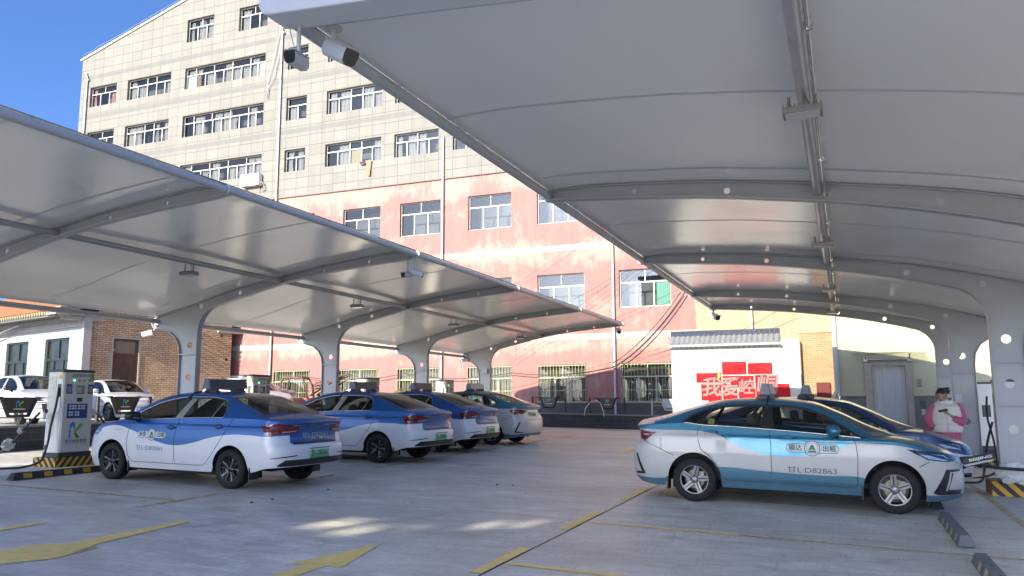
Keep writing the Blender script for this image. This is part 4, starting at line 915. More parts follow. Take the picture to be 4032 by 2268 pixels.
for o, (x, y), l in zip(chs, CHL, LAB): set_charger(o, x, y, 0, l)
set_charger(chs[4], 2.80, 19.35, PI, 'white charger beside the near right column, cables wrapped'); set_charger(chs[5], 3.05, 24.6, PI, 'white charger beyond the woman, between right columns')
# footing of the near right column
def footing(x0, x1, y0, y1, h, lab):
    r = empty('column_footing', ((x0+x1)/2, (y0+y1)/2, gz((x0+x1)/2, (y0+y1)/2)), label=lab, cat='footing', group='striped column footings'); w, d = x1-x0, y1-y0
    b = MB(); b.bx(-w/2, w/2, -d/2, d/2, -.1, h); b.build('block', KB, r)
    s = MB(); stripes(s, w, h, Matrix(((1, 0, 0, -w/2), (0, 0, -1, -d/2-.003), (0, 1, 0, 0), (0, 0, 0, 1))), lean=-1.3, pitch=.2)
    stripes(s, d, h, Matrix(((0, 0, -1, -w/2-.003), (-1, 0, 0, d/2), (0, 1, 0, 0), (0, 0, 0, 1))), lean=1.1, pitch=.16)
    s.build('stripe', [YB, KB], r); return r
footing(2.08, 2.95, 15.12, 15.75, .235, 'black and yellow striped footing of the near right column')
footing(2.1, 2.95, 20.6, 21.3, .235, 'striped footing behind the woman'); 
for i, y in enumerate((14.34, 19.84, 25.34, 30.84)): footing(-14.3, -13.3, y-.35, y+.35, .235, 'striped footing of left canopy column, hidden behind the taxis')
# wheel stops
def wheel_stop(x, y, ln, rz, grey, lab):
    r = empty('wheel_stop', (x, y, gz(x, y)), rz, label=lab, cat='wheel stop', group='rubber wheel stops')
    r.rotation_euler = (0 if abs(rz) > 1 else 0, 0, rz)
    m = mat('worn_grey_rubber', (.16, .17, .18), .75, var=.3, vscale=6, bump=.3) if grey else mat('black_stop_rubber', (.030, .030, .034), .6, var=.3, vscale=6)
    b = MB(); h = .11; A = [(-.085, 0), (.085, 0), (.05, h), (-.05, h)]; e = .07
    vs = [(-ln/2, y_, z) if z == 0 else (-ln/2+e, y_, z) for y_, z in A]+[(ln/2, y_, z) if z == 0 else (ln/2-e, y_, z) for y_, z in A]
    b.add(vs, [(0, 1, 2, 3), (7, 6, 5, 4), (0, 4, 5, 1), (1, 5, 6, 2), (2, 6, 7, 3), (3, 7, 4, 0)]); b.build('rubber_bar', m, r, bevel=.008)
    p = MB(); n = 4
    for k in range(n):
        x0 = -ln/2+.2+k*(ln-.4)/n; x1 = x0+.16
        for sg in (-1, 1):
            P = [(x0, sg*(.085-.35*t_+.0025), h*t_) if False else None for t_ in (0,)]
            q0, q1 = .14, .86
            f = lambda t_: sg*(.0865-.035*t_)
            p.add([(x0, f(q0), h*q0), (x1, f(q0), h*q0), (x1, f(q1), h*q1), (x0, f(q1), h*q1)], [(0, 1, 2, 3)])
    p.build('yellow_patch', mat('faded_cream_patch', (.52, .42, .24), .6, var=.3) if grey else YB, r)
    q = MB()
    for k in range(4): q.lathe([(0, .0), (.018, .0), (.018, .003), (0, .003)], 10, Matrix.Translation((-ln/2+.25+k*(ln-.5)/3, 0, h)))
    q.build('bolt_hole', INKD, r); return r
wheel_stop(-12.93, 10.55, 1.95, PI/2, False, 'black wheel stop with yellow patches in front of the nearest blue taxi')
for y in (13.4, 16.2, 19.1, 22.2): wheel_stop(-12.95, y+.1, 1.9, PI/2, False, 'black wheel stop hidden under a left taxi nose')
wheel_stop(1.10, 11.05, 2.1, PI/2, True, 'grey wheel stop before the near teal taxi bumper')
wheel_stop(1.12, 8.3, 1.9, PI/2, True, 'grey wheel stop cut off at the bottom right corner')
wheel_stop(1.10, 13.9, 1.9, PI/2, False, 'dark wheel stop under the second teal taxi nose')
# charging cables
def hose(pts, r, nm, lab, m=None, grp='charging cables', sm=8):
    pts = [Vector(p) for p in pts]; out = []
    for i in range(len(pts)-1):
        p0, p1, p2, p3 = pts[max(0, i-1)], pts[i], pts[i+1], pts[min(len(pts)-1, i+2)]
        for k in range(sm):
            t = k/sm; out.append(.5*((2*p1)+(-p0+p2)*t+(2*p0-5*p1+4*p2-p3)*t*t+(-p0+3*p1-3*p2+p3)*t**3))
    out.append(pts[-1]); b = MB(); b.tube(out, r, 10); return b.build(nm, m or RUB, smooth=True, label=lab, cat='cable', group=grp)
g1 = gz(-14, 11)
hose([(-14.24, 11.43, 1.93), (-14.22, 11.38, 1.6), (-14.26, 11.33, 1.2), (-14.24, 11.28, .9), (-14.25, 11.22, .66), (-14.28, 11.15, .52), (-14.45, 10.9, g1+.035), (-14.9, 10.55, g1+.035), (-15.6, 10.5, g1+.04)], .022, 'charging_cable', 'black cable hanging down the flank of the nearest charger')
hose([(-14.55, 11.3, 1.45), (-14.8, 11.2, 1.15), (-15.0, 11.1, .86), (-15.25, 10.9, .6), (-15.6, 10.6, g1+.05), (-15.9, 10.4, g1+.03)], .022, 'charging_cable', 'black cable slanting away left of the nearest charger')
hose([(-14.3, 12.26, 1.5), (-14.2, 12.36, 1.38), (-14.05, 12.42, 1.15), (-13.95, 12.4, .9)], .02, 'charging_cable', 'short cable on the far flank of the nearest charger')
def gun(loc, rz, tilt, lab):
    r = empty('charging_gun', loc, rz, label=lab, cat='charging gun', group='charging guns'); r.scale = (.72, .72, .72); r.rotation_euler = (0, tilt, rz)
    b = MB(); b.tube([(-.12, 0, .05), (0, 0, .03), (.10, 0, -.02), (.18, 0, -.10)], [.05, .045, .035, .025], 12); b.build('handle', WRAP if 'wrapped' in lab else RUB, r, smooth=True)
    b = MB(); b.tube([(-.13, 0, .052), (-.19, 0, .066)], .045, 14); b.build('nozzle', CHD, r, smooth=True, angle=40); return r
gun((-14.40, 11.30, 1.42), 2.6, .2, 'wrapped charging gun hung on the left flank of the nearest charger'); gun((-14.25, 12.3, 1.42), 1.2, .1, 'wrapped charging gun on the right flank of the nearest charger')
def crumple(loc, size, seed, m, nm, lab, cat, flat=1.0):
    rn = random.Random(seed); bm = bmesh.new(); bmesh.ops.create_icosphere(bm, subdivisions=3, radius=1)
    for v in bm.verts:
        k = .72+.5*rn.random(); v.co = Vector((v.co.x*size[0]*k, v.co.y*size[1]*k, v.co.z*size[2]*k))
    me = bpy.data.meshes.new(nm); bm.to_mesh(me); bm.free(); me.materials.append(m); o = bpy.data.objects.new(nm, me); COL.objects.link(o); o.location = loc
    return tag(o, lab, cat)
crumple((-15.02, 11.05, .84), (.05, .13, .11), 3, WRAP, 'plastic_wrap', 'crumpled clear plastic tied round the left charging cable', 'plastic wrap'); crumple((-14.85, 11.15, 1.1), (.03, .07, .06), 9, WRAP, 'plastic_wrap', 'small scrap of clear plastic higher on the left charging cable', 'plastic wrap')
# ================================================================== CARS
from mathutils.geometry import delaunay_2d_cdt
def crv(pts):
    """Smooth curve through knots u = 0..n-1; returns a tuple-valued function."""
    fs = [pchip([(i, p[k]) for i, p in enumerate(pts)]) for k in range(len(pts[0]))]
    return lambda u: tuple(f(u) for f in fs)
def inpoly(x, y, P):
    c = False; j = len(P)-1
    for i in range(len(P)):
        if (P[i][1] > y) != (P[j][1] > y) and x < (P[j][0]-P[i][0])*(y-P[i][1])/(P[j][1]-P[i][1])+P[i][0]: c = not c
        j = i
    return c
TYRE = mat('tyre_rubber', (.009, .009, .0095), .8, var=.3, vscale=8, bump=.15, bscale=60)
BLKP = mat('black_car_plastic', (.014, .014, .015), .45, var=.15, vscale=8)
WELL = mat('wheel_well', (.010, .010, .010), .9)
CHROME = mat('bright_trim', (.62, .62, .62), .18, metal=1)
ALLOY = mat('silver_alloy', (.24, .24, .24), .36, metal=.5, var=.15, vscale=8)
BALLOY = mat('black_alloy', (.015, .015, .017), .25, metal=.3); BRAKE = mat('brake_steel', (.22, .20, .18), .45, metal=.8, var=.4, vscale=12)
TAIL = mat('red_lamp_lens', (.20, .006, .010), .08, var=.5, vscale=14, coat=.5); TAILC = mat('clear_lamp_lens', (.45, .30, .30), .1, coat=.5)
HEADG = mat('headlamp_glass', (.03, .032, .036), .05, var=.5, vscale=10, coat=.8); HEADB = mat('headlamp_reflector', (.50, .51, .53), .15, metal=.6)
CABIN = mat('dark_cabin_trim', (.022, .022, .024), .8); SEATB = mat('blue_seat_cover', (.20, .27, .34), .9, var=.2); SEATD = mat('tan_seat_cover', (.16, .13, .11), .8, var=.2)
GL_D = glass('dark_car_glass', (.16, .175, .175)); GL_L = glass('light_car_glass', (.62, .66, .66)); GL_R = glass('rear_car_glass', (.30, .31, .31))
PLATEG = bpy.data.materials.new('green_plate'); PLATEG.use_nodes = True
def _plate():
    t = PLATEG.node_tree; b = t.nodes['Principled BSDF']; b.inputs['Roughness'].default_value = .35
    tc = N(t, 'ShaderNodeTexCoord'); sx = N(t, 'ShaderNodeSeparateXYZ'); t.links.new(tc.outputs['Generated'], sx.inputs[0])
    mx = N(t, 'ShaderNodeMix', data_type='RGBA'); mx.inputs[6].default_value = (.02, .36, .12, 1); mx.inputs[7].default_value = (.55, .75, .55, 1); t.links.new(sx.outputs[2], mx.inputs[0]); t.links.new(mx.outputs[2], b.inputs['Base Color'])
_plate()
def livery(name, upper, lower, wave, low=None, lid=None, skirt=None, light=None):
    """Paint: colour above a wave line along the flank, white below, optional skirt colour; metallic lacquer."""
    m = bpy.data.materials.new(name); m.use_nodes = True; t = m.node_tree; b = t.nodes['Principled BSDF']
    b.inputs['Roughness'].default_value = .28; b.inputs['Coat Weight'].default_value = .45; b.inputs['Coat Roughness'].default_value = .03; b.inputs['Specular IOR Level'].default_value = .5
    tc = N(t, 'ShaderNodeTexCoord'); sx = N(t, 'ShaderNodeSeparateXYZ'); t.links.new(tc.outputs['Object'], sx.inputs[0])
    def M2(op, a, c):
        n = N(t, 'ShaderNodeMath', operation=op)
        for i, q in enumerate((a, c)):
            if isinstance(q, (int, float)): n.inputs[i].default_value = q
            else: t.links.new(q, n.inputs[i])
        return n.outputs[0]
    xn = M2('DIVIDE', M2('ADD', sx.outputs[0], 1.4), 5.4)
    def fc(pts):
        n = N(t, 'ShaderNodeFloatCurve'); cm = n.mapping; c = cm.curves[0]; pts = sorted(pts)
        q = [((x+1.4)/5.4, z/1.6) for x, z in pts]
        if q[0][0] > 0: q = [(0, q[0][1])]+q
        if q[-1][0] < 1: q.append((1, q[-1][1]))
        c.points[0].location = q[0]; c.points[1].location = q[-1]
        for p in q[1:-1]: c.points.new(*p)
        cm.update(); t.links.new(xn, n.inputs['Value']); return M2('MULTIPLY', n.outputs[0], 1.6)
    fac = M2('GREATER_THAN', sx.outputs[2], fc(wave))
    if lid:
        yl, zl, xl = lid
        il = M2('MULTIPLY', M2('LESS_THAN', M2('ABSOLUTE', sx.outputs[1], 0), yl), M2('LESS_THAN', sx.outputs[0], xl))
        fac = M2('MAXIMUM', fac, M2('MULTIPLY', il, M2('GREATER_THAN', sx.outputs[2], zl)))
    flake = N(t, 'ShaderNodeTexNoise', i_Scale=260, i_Detail=2); t.links.new(tc.outputs['Object'], flake.inputs['Vector'])
    uc = N(t, 'ShaderNodeMix', data_type='RGBA'); uc.inputs[6].default_value = c4(upper); uc.inputs[7].default_value = c4([min(1, c*1.5+.01) for c in upper]); t.links.new(flake.outputs[0], uc.inputs[0])
    dirt = N(t, 'ShaderNodeTexNoise', i_Scale=2.2, i_Detail=8, i_Roughness=.65); t.links.new(tc.outputs['Object'], dirt.inputs['Vector'])
    dm = M2('MULTIPLY', M2('MULTIPLY', M2('SUBTRACT', 1, M2('MINIMUM', M2('DIVIDE', sx.outputs[2], .75), 1)), dirt.outputs[0]), .55)
    mx = N(t, 'ShaderNodeMix', data_type='RGBA'); t.links.new(fac, mx.inputs[0]); mx.inputs[6].default_value = c4(lower); t.links.new(uc.outputs[2], mx.inputs[7]); out = mx.outputs[2]
    if low:
        g = M2('LESS_THAN', sx.outputs[2], fc(low)); k = N(t, 'ShaderNodeMix', data_type='RGBA'); t.links.new(g, k.inputs[0]); t.links.new(out, k.inputs[6]); t.links.new(uc.outputs[2], k.inputs[7]); out = k.outputs[2]
        fac = M2('MAXIMUM', fac, g)
    if light:
        l2 = M2('MULTIPLY', fac, M2('MULTIPLY', M2('LESS_THAN', sx.outputs[2], fc(light[1])), M2('GREATER_THAN', sx.outputs[2], .6))); k = N(t, 'ShaderNodeMix', data_type='RGBA'); t.links.new(l2, k.inputs[0]); t.links.new(out, k.inputs[6]); k.inputs[7].default_value = c4(light[0]); out = k.outputs[2]
    d = N(t, 'ShaderNodeMix', data_type='RGBA'); t.links.new(dm, d.inputs[0]); t.links.new(out, d.inputs[6]); d.inputs[7].default_value = (.30, .26, .21, 1)
    t.links.new(d.outputs[2], b.inputs['Base Color'])
    mt = M2('MULTIPLY', fac, .35); t.links.new(mt, b.inputs['Metallic'])
    rg = N(t, 'ShaderNodeMapRange'); rg.inputs[3].default_value = .26; rg.inputs[4].default_value = .44; t.links.new(dirt.outputs[0], rg.inputs[0]); t.links.new(rg.outputs[0], b.inputs['Roughness'])
    return m

class Car:
    def __init__(s, **k):
        s.__dict__.update(k)
        s.fz = pchip(s.shoulder); s.ty = pchip(s.tum); s.er = pchip(s.rear); s.ef = pchip(s.front); s.cr = pchip(s.crown); s.base = pchip(s.bottom)
        s.E = crv(s.edge); s.Mc = crv(s.mid); s.dlo = pchip(s.win)
        # plan outline from rear centre to front centre
        P = []
        for a in np.linspace(0, PI/2, 22):
            P.append((s.xr+s.ar-s.ar*math.cos(a)**(2/s.nr), s.W*math.sin(a)**(2/s.nr)))
        xs = set(np.arange(s.xr+s.ar, s.xf-s.af, .06)[1:])
        for w in (0, s.wb):
            xs |= {w+s.Ra*math.cos(a)*.9999 for a in np.linspace(0, PI, 33)}
        P += [(x, s.W) for x in sorted(xs) if s.xr+s.ar < x < s.xf-s.af]
        Pf = [(s.xf-s.af+s.af*math.cos(a)**(2/s.nf), s.W*math.sin(a)**(2/s.nf)) for a in np.linspace(PI/2, 0, 30)]
        ex = [w+s.Ra*math.cos(a)*.9999 for w in (0, s.wb) for a in np.linspace(0, PI, 33)]
        for x in ex:
            if x > s.xf-s.af: Pf.append((x, s.yp(x)))
            elif x < s.xr+s.ar: P.append((x, s.yp(x)))
        s.P = sorted(set(P), key=lambda p: (p[0], p[1] if p[0] < 1 else -p[1]))+sorted(set(Pf), key=lambda p: (p[0], -p[1]))
        Q = [s.P[0]]
        for p in s.P[1:]:
            if math.dist(p, Q[-1]) > 1e-4: Q.append(p)
        s.P = Q; s.S = [0]
        for a, c in zip(Q, Q[1:]): s.S.append(s.S[-1]+math.dist(a, c))
        s.SX = sorted(zip([p[0] for p in Q], s.S))
        us = np.linspace(0, 9, 400); s.EX = [(s.E(u)[0], u) for u in us]
    def yp(s, x):
        if x < s.xr+s.ar: q = min(1, (s.xr+s.ar-x)/s.ar); return s.W*(1-q**s.nr)**(1/s.nr)
        if x > s.xf-s.af: q = min(1, (x-s.xf+s.af)/s.af); return s.W*(1-q**s.nf)**(1/s.nf)
        return s.W
    def surf(s, x0, y0, z):
        wr = max(0, (s.xr+s.ar-x0)/s.ar)**1.5; wf = max(0, (x0-s.xf+s.af)/s.af)**1.5
        return (x0+s.er(z)*wr-s.ef(z)*wf, y0*s.ty(z), z)
    def zb(s, x):
        z = s.base(x)
        for w in (0, s.wb):
            d = abs(x-w)
            if d < s.Ra: z = max(z, s.Rw+.005+math.sqrt(s.Ra**2-d*d))
        return z
    def at(s, q):
        """point on the plan outline at arc length q from the rear centre (negative: right side)."""
        a = abs(q); i = int(np.searchsorted(s.S, a)); i = min(max(i, 1), len(s.S)-1)
        t = (a-s.S[i-1])/(s.S[i]-s.S[i-1]); p, r = s.P[i-1], s.P[i]
        return p[0]+(r[0]-p[0])*t, (p[1]+(r[1]-p[1])*t)*(1 if q >= 0 else -1)
    def skin(s, q, z, off=0):
        x, y = s.at(q); p = Vector(s.surf(x, y, z))
        if off:
            e = .01; a = s.at(q+e if q >= 0 else q-e); c = s.at(q-e if q > e else (q+e if q < -e else q)); d = Vector((a[0]-c[0], a[1]-c[1], 0))
            if abs(q) < .02: n = Vector((-1, 0, 0))
            elif abs(q) > s.S[-1]-.02: n = Vector((1, 0, 0))
            else: n = Vector((-d.y, d.x, 0)).normalized()*(1 if q >= 0 else -1)
            if n.length < .5: n = Vector((0, math.copysign(1, y), 0))
            p += n*off
        return p
    def sx(s, x): return float(np.interp(x, [p[0] for p in s.P], s.S))
    def sr(s, y): return math.copysign(float(np.interp(abs(y), [p[1] for p in s.P[:22]], s.S[:22])), y)
    def sf(s, y):
        T = [(p[1], q) for p, q in zip(s.P, s.S) if p[0] > s.xf-s.af-.01][::-1]
        return math.copysign(float(np.interp(abs(y), [t[0] for t in T], [t[1] for t in T])), y)
    def patch(s, b, poly, off, mi=0, step=.05, skirt=.012, pt=None):
        """Curved patch laid on the skin inside a polygon of (arc length, height)."""
        pt = pt or (lambda q, z, o: s.skin(q, z, o))
        D = []
        for i in range(len(poly)):
            a, c = poly[i], poly[(i+1) % len(poly)]; k = max(1, int(math.dist(a, c)/step))
            D += [(a[0]+(c[0]-a[0])*j/k, a[1]+(c[1]-a[1])*j/k) for j in range(k)]
        n = len(D); V = [Vector(p) for p in D]; xs = [p[0] for p in D]; zs = [p[1] for p in D]
        for x in np.arange(min(xs)+step/2, max(xs), step):
            for z in np.arange(min(zs)+step/2, max(zs), step):
                if inpoly(x, z, D) and min(math.dist((x, z), p) for p in D) > step*.4: V.append(Vector((x, z)))
        vo, _, fo, *_r = delaunay_2d_cdt(V, [], [list(range(n))], 1, 1e-6)
        b.add([pt(v.x, v.y, off) for v in vo], [tuple(f) for f in fo], mi)
        if skirt: b.grid([[pt(p[0], p[1], off) for p in D]+[pt(D[0][0], D[0][1], off)], [pt(p[0], p[1], off-skirt) for p in D]+[pt(D[0][0], D[0][1], off-skirt)]], mi)
    def line(s, b, pts, r=.004, off=.0005, mi=0, pt=None):
        D = []
        pt = pt or (lambda q, z, o: s.skin(q, z, o))
        for a, c in zip(pts, pts[1:]):
            k = max(1, int(math.dist(a, c)/.06)); D += [(a[0]+(c[0]-a[0])*j/k, a[1]+(c[1]-a[1])*j/k) for j in range(k)]
        D.append(pts[-1]); b.tube([pt(q, z, off) for q, z in D], r, 6, mi)
    def eu(s, x): return float(np.interp(x, [e[0] for e in s.EX], [e[1] for e in s.EX]))
    def cab(s, x, z, off=0, side=1):
        """point on the cabin flank."""
        e = s.E(s.eu(x)); zb = s.fz(x); yb = s.yp(x)*s.ty(zb); t = (z-zb)/max(.02, e[2]-zb); t = min(1.05, max(-.1, t))
        return Vector((x, side*(yb+(e[1]-yb)*(t*.86+.14*t*t)+off), z))
    def build(s, root, paint, gl_side, gl_rear, rim, seat, **o):
        mb = MB(); n = len(s.P); rows = []
        FR = [0, .02, .05, .09]+list(np.linspace(.12, .97, 34))+[.985, 1]
        for f in FR:
            r = []
            for x, y in s.P:
                a = s.zb(x); z = a+(s.fz(x)-a)*f; r.append(s.surf(x, y, z))
            rows.append(r)
        # rounded shoulder then the decks
        top = rows[-1]; T = [.05, .14, .3, .5, .75, 1]
        deck = []
        for tt in T:
            r = []
            for (x, y), p in zip(s.P, top):
                k = 1-tt; r.append((p[0], p[1]*k, p[2]+s.cr(x)*(1-(1-tt)**2.2)*min(1, y/.5)))
            deck.append(r)
        xa, xb = s.E(0)[0]+.2, s.E(9)[0]-.28
        side_tags = []; V = []; F = []; tg = []
        allrows = rows+deck; nv = len(V)
        for sg in (1, -1):
            o0 = len(V); V += [(p[0], p[1]*sg, p[2]) for r in allrows for p in r]
            for j in range(len(allrows)-1):
                for i in range(n-1):
                    ids = [o0+j*n+i, o0+j*n+i+1, o0+(j+1)*n+i+1, o0+(j+1)*n+i]
                    cx = (allrows[j][i][0]+allrows[j][i+1][0])/2; cz = (allrows[j][i][2]+allrows[j+1][i+1][2])/2
                    if j >= len(rows)-1+1 and xa < cx < xb: continue
                    F.append(tuple(ids if sg > 0 else ids[::-1]))
                    d = None
                    if j < len(rows)-1:
                        for nm, P in s.doors.items():
                            if inpoly(cx, cz, P): d = nm+str(sg)
                    tg.append(d or 'body')
        # cabin
        U = sorted(set(list(np.linspace(0, 9, 55))+[3, 6])); o0 = len(V); nu = len(U)
        VT = [0, .33, .66, 1]; CT = [.0, .035, .075, .2, .4, .65, 1]
        for sg in (1, -1):
            o0 = len(V); R_ = []
            for u in U:
                e = s.E(u); m = s.Mc(u); x = e[0]; zb = s.fz(x); zd = min(max(s.dlo(x), zb+.003), e[2]-.02) if s.win[0][0] < x < s.win[-1][0] else zb+.003
                col = [tuple(s.cab(x, zb+(zd-zb)*v, 0, sg)) for v in VT]
                col += [tuple(s.cab(x, zd+(e[2]-zd)*v, 0, sg)) for v in (.5, 1)]
                for t in CT[1:]:
                    g = 1-(1-t)**2; col.append((e[0]+(m[0]-e[0])*g, sg*e[1]*(1-t), e[2]+(m[1]-e[2])*g))
                R_.append(col)
            nc = len(R_[0]); V += [p for c in R_ for p in c]
            for i in range(nu-1):
                um = (U[i]+U[i+1])/2; xm = (R_[i][0][0]+R_[i+1][0][0])/2
                for j in range(nc-1):
                    ids = [o0+i*nc+j, o0+(i+1)*nc+j, o0+(i+1)*nc+j+1, o0+i*nc+j+1]
                    if j < 3:
                        hgt = R_[i][3][2]-R_[i][0][2]; tag_ = 'side_glass' if s.win[0][0] < xm < s.win[-1][0] and hgt > .004 else 'body'
                    elif j < 7: tag_ = 'body'
                    else: tag_ = 'rear_glass' if .25 < um < 3 else ('windscreen' if 6 < um < 8.9 else 'body')
                    F.append(tuple(ids if sg > 0 else ids[::-1])); tg.append(tag_)
        me = bpy.data.meshes.new('shell'); me.from_pydata(V, [], F); me.validate()
        bm = bmesh.new(); bm.from_mesh(me); lay = bm.faces.layers.int.new('k'); keys = sorted(set(tg))
        bm.faces.ensure_lookup_table()
        for f in bm.faces: f[lay] = keys.index(tg[f.index]) if f.index < len(tg) else 0
        bmesh.ops.remove_doubles(bm, verts=bm.verts, dist=4e-4); bmesh.ops.dissolve_degenerate(bm, edges=bm.edges, dist=1e-5)
        bm.normal_update(); bm.verts.ensure_lookup_table(); nrm = {v.index: v.normal.copy() for v in bm.verts}; bm.verts.index_update()
        groups = {}
        bm.faces.ensure_lookup_table()
        for f in bm.faces:
            cc = f.calc_center_median(); ref = Vector((min(max(cc.x, .2), s.wb-.2), 0, .62))
            if f.normal.dot(cc-ref) < 0: f.normal_flip()
        bm.normal_update(); nr = None
        for f in bm.faces: groups.setdefault(keys[f[lay]], []).append([v.index for v in f.verts])
        co = [v.co.copy() for v in bm.verts]; nr = [v.normal.copy() for v in bm.verts]; bm.free(); bpy.data.meshes.remove(me)
        parts = {}
        def piece(name, key, m):
            fs = groups.get(key, []); used = sorted({i for f in fs for i in f}); ix = {v: k for k, v in enumerate(used)}
            q = bpy.data.meshes.new(name); q.from_pydata([co[i] for i in used], [], [[ix[i] for i in f] for f in fs]); q.materials.append(m)
            q.polygons.foreach_set('use_smooth', [True]*len(q.polygons)); q.normals_split_custom_set_from_vertices([nr[i] for i in used])
            return mesh_obj(name, q, root)
        body = piece('body', 'body', paint)
        doors = {}
        for k in keys:
            if k not in ('body', 'side_glass', 'rear_glass', 'windscreen'): doors[k] = piece('door', k, paint)
        piece('side_glass', 'side_glass', gl_side); piece('rear_glass', 'rear_glass', gl_rear); piece('windscreen', 'windscreen', GL_L)
        # wells and underbody
        b = MB()
        for w in (0, s.wb):
            for sg in (1, -1):
                arc = [w+s.Ra*math.cos(a)*.999 for a in np.linspace(0, PI, 25)]
                b.grid([[(x, sg*(s.yp(x)*s.ty(s.zb(x))-.012), s.zb(x)) for x in arc], [(x, sg*.52, s.zb(x)+.02) for x in arc]])
                b.add([(w+s.Ra*math.cos(a), sg*.53, s.Rw+s.Ra*math.sin(a)) for a in np.linspace(0, PI, 17)]+[(w-s.Ra, sg*.53, .16), (w+s.Ra, sg*.53, .16)], [tuple(range(19))])
        b.bx(s.xr+.5, .3, -.52, .52, .27, .33); b.bx(.3, s.xf-.5, -.60, .60, .19, .25); b.bx(s.Ra, s.wb-s.Ra, -.78, .78, .19, .26)
        b.build('underbody', WELL, root)
        # interior
        b = MB(); b.bx(.0, s.wb-.1, -.72, .72, .30, .36); b.bx(s.wb-.72, s.wb-.2, -.70, .70, .55, .93); b.bx(-.45, .25, -.66, .66, .5, 1.02)
        for sg in (1, -1): b.bx(.25, s.wb-.45, sg*.76-.02, sg*.76+.02, .35, .98)
        b.build('cabin_lining', CABIN, root)
        b = MB()
        for y in (.36, -.36):
            b.box((1.15, y, .56), (.50, .48, .16)); b.box((.86, y, .84), (.14, .46, .52), R=Matrix.Rotation(-.24, 3, 'Y')); b.box((.77, y, 1.19), (.10, .24, .17), R=Matrix.Rotation(-.2, 3, 'Y'))
        b.box((.42, 0, .54), (.5, 1.3, .16)); b.box((.16, 0, .82), (.14, 1.3, .52), R=Matrix.Rotation(-.3, 3, 'Y'))
        for y in (.36, -.36): b.box((.07, y, 1.12), (.09, .24, .14), R=Matrix.Rotation(-.25, 3, 'Y'))
        b.build('seat', seat, root, bevel=.05, smooth=True)
        b = MB(); c = Vector((s.wb-.88, .36, .92)); ax = Vector((-.9, 0, .42)).normalized(); u = Vector((0, 1, 0)); v = ax.cross(u)
        b.tube([c+(u*math.cos(a)+v*math.sin(a))*.18 for a in np.linspace(0, 2*PI, 20)[:-1]], .015, 6, closed=True); b.tube([c, c-ax*.2], .03, 8); b.tube([c-u*.18, c+u*.18], .018, 6); b.build('steering_wheel', CABIN, root, smooth=True)
        # seams, trims
        b = MB()
        for sg in (1, -1):
            for L_ in s.seams: s.line(b, [(sg*s.sx(x), z) for x, z in L_], .0045)
        for L_ in s.extra_seams: s.line(b, L_, .0045)
        b.build('seam', BLKP, body)
        b = MB(); k = MB()
        x0, x1 = s.win[0][0]+.01, s.win[-1][0]-.01; xs = list(np.linspace(x0, x1, 40))
        for sg in (1, -1):
            k.tube([s.cab(x, s.fz(x)+.004, .003, sg) for x in xs], .008, 6)
            xt = sorted(set(list(np.linspace(x0, x1, 60))+list(np.linspace(x0, x0+.15, 14))))
            (k if s.top_chrome else b).tube([s.cab(x, max(s.dlo(x), s.fz(x))+.004, .003, sg) for x in xt], .008, 6)
            b.tube([s.cab(x, max(s.dlo(x)-.014, s.fz(x)), .002, sg) for x in xt], .012, 6)
        b.build('window_rubber', BLKP, root, smooth=True); k.build('window_trim', CHROME, root, smooth=True)
        for nm, m, polys in s.pillars:
            b = MB()
            for sg in (1, -1):
                for P in polys: s.patch(b, P, .004, step=.06, skirt=.006, pt=lambda x, z, of, sg=sg: s.cab(x, z, of, sg))
            b.build(nm, m, root)
        # lamps and rear/front fittings given by arc length
        for nm, m, polys, off in s.fit:
            b = MB()
            for P in polys:
                for sg in (1, -1): s.patch(b, [((sg*q), z) for q, z in P], off, step=.045)
            b.build(nm, m, root, smooth=False)
        for nm, m, polys, off in s.single:
            b = MB()
            for P in polys: s.patch(b, P, off, step=.06)
            b.build(nm, m, root)
        # handles and mirrors
        for (x, z) in s.handles:
            for sg in (1, -1):
                dk = ('front' if x > 1 else 'rear')+str(sg); y = sg*s.yp(x)*s.ty(z); b = MB()
                b.tube([(x-.10, y+sg*.005, z), (x-.07, y+sg*.028, z+.002), (x+.07, y+sg*.028, z+.004), (x+.11, y+sg*.005, z+.004)], [.012, .017, .017, .012], 8); b.build('handle', s.handle_mat or paint, doors.get(dk, root), smooth=True)
                b = MB(); b.lathe([(0, 0), (.055, 0), (.05, .003), (0, .004)], 18, Matrix.Translation((x, y-sg*.001, z)) @ Matrix.Rotation(-sg*PI/2, 4, 'X') @ Matrix.Diagonal((1.5, .8, 1, 1))); b.build('handle_cup', o.get('cup', BLKP), doors.get(dk, root), smooth=True)
        for sg in (1, -1):
            b = MB(); mx, mz = s.mirror; yy = s.cab(mx, s.fz(mx)+.03, 0, sg).y
            prof = [(-.09, .0), (-.10, .06), (-.08, .105), (0, .12), (.06, .10), (.09, .05), (.07, -.01), (0, -.035), (-.06, -.03)]
            secs = []
            for kk, (yo, sc) in enumerate(((.09, .7), (.12, .95), (.19, 1.05), (.26, .95), (.30, .6), (.31, .2))):
                secs.append([(mx+x*sc-.0+.02*kk*.3, yy+sg*yo, mz+(z-.04)*sc) for x, z in prof])
            b.grid(secs, closed=True); b.add(secs[-1], [tuple(range(9))]); b.add(secs[0], [tuple(range(9))])
            mi_ = b.build('mirror', s.mirror_mat or paint, root, smooth=True)
            q = MB(); q.tube([(mx+.05, yy, mz-.09), (mx+.02, yy+sg*.12, mz-.05)], .035, 8); q.build('mirror_arm', BLKP, mi_, smooth=True)
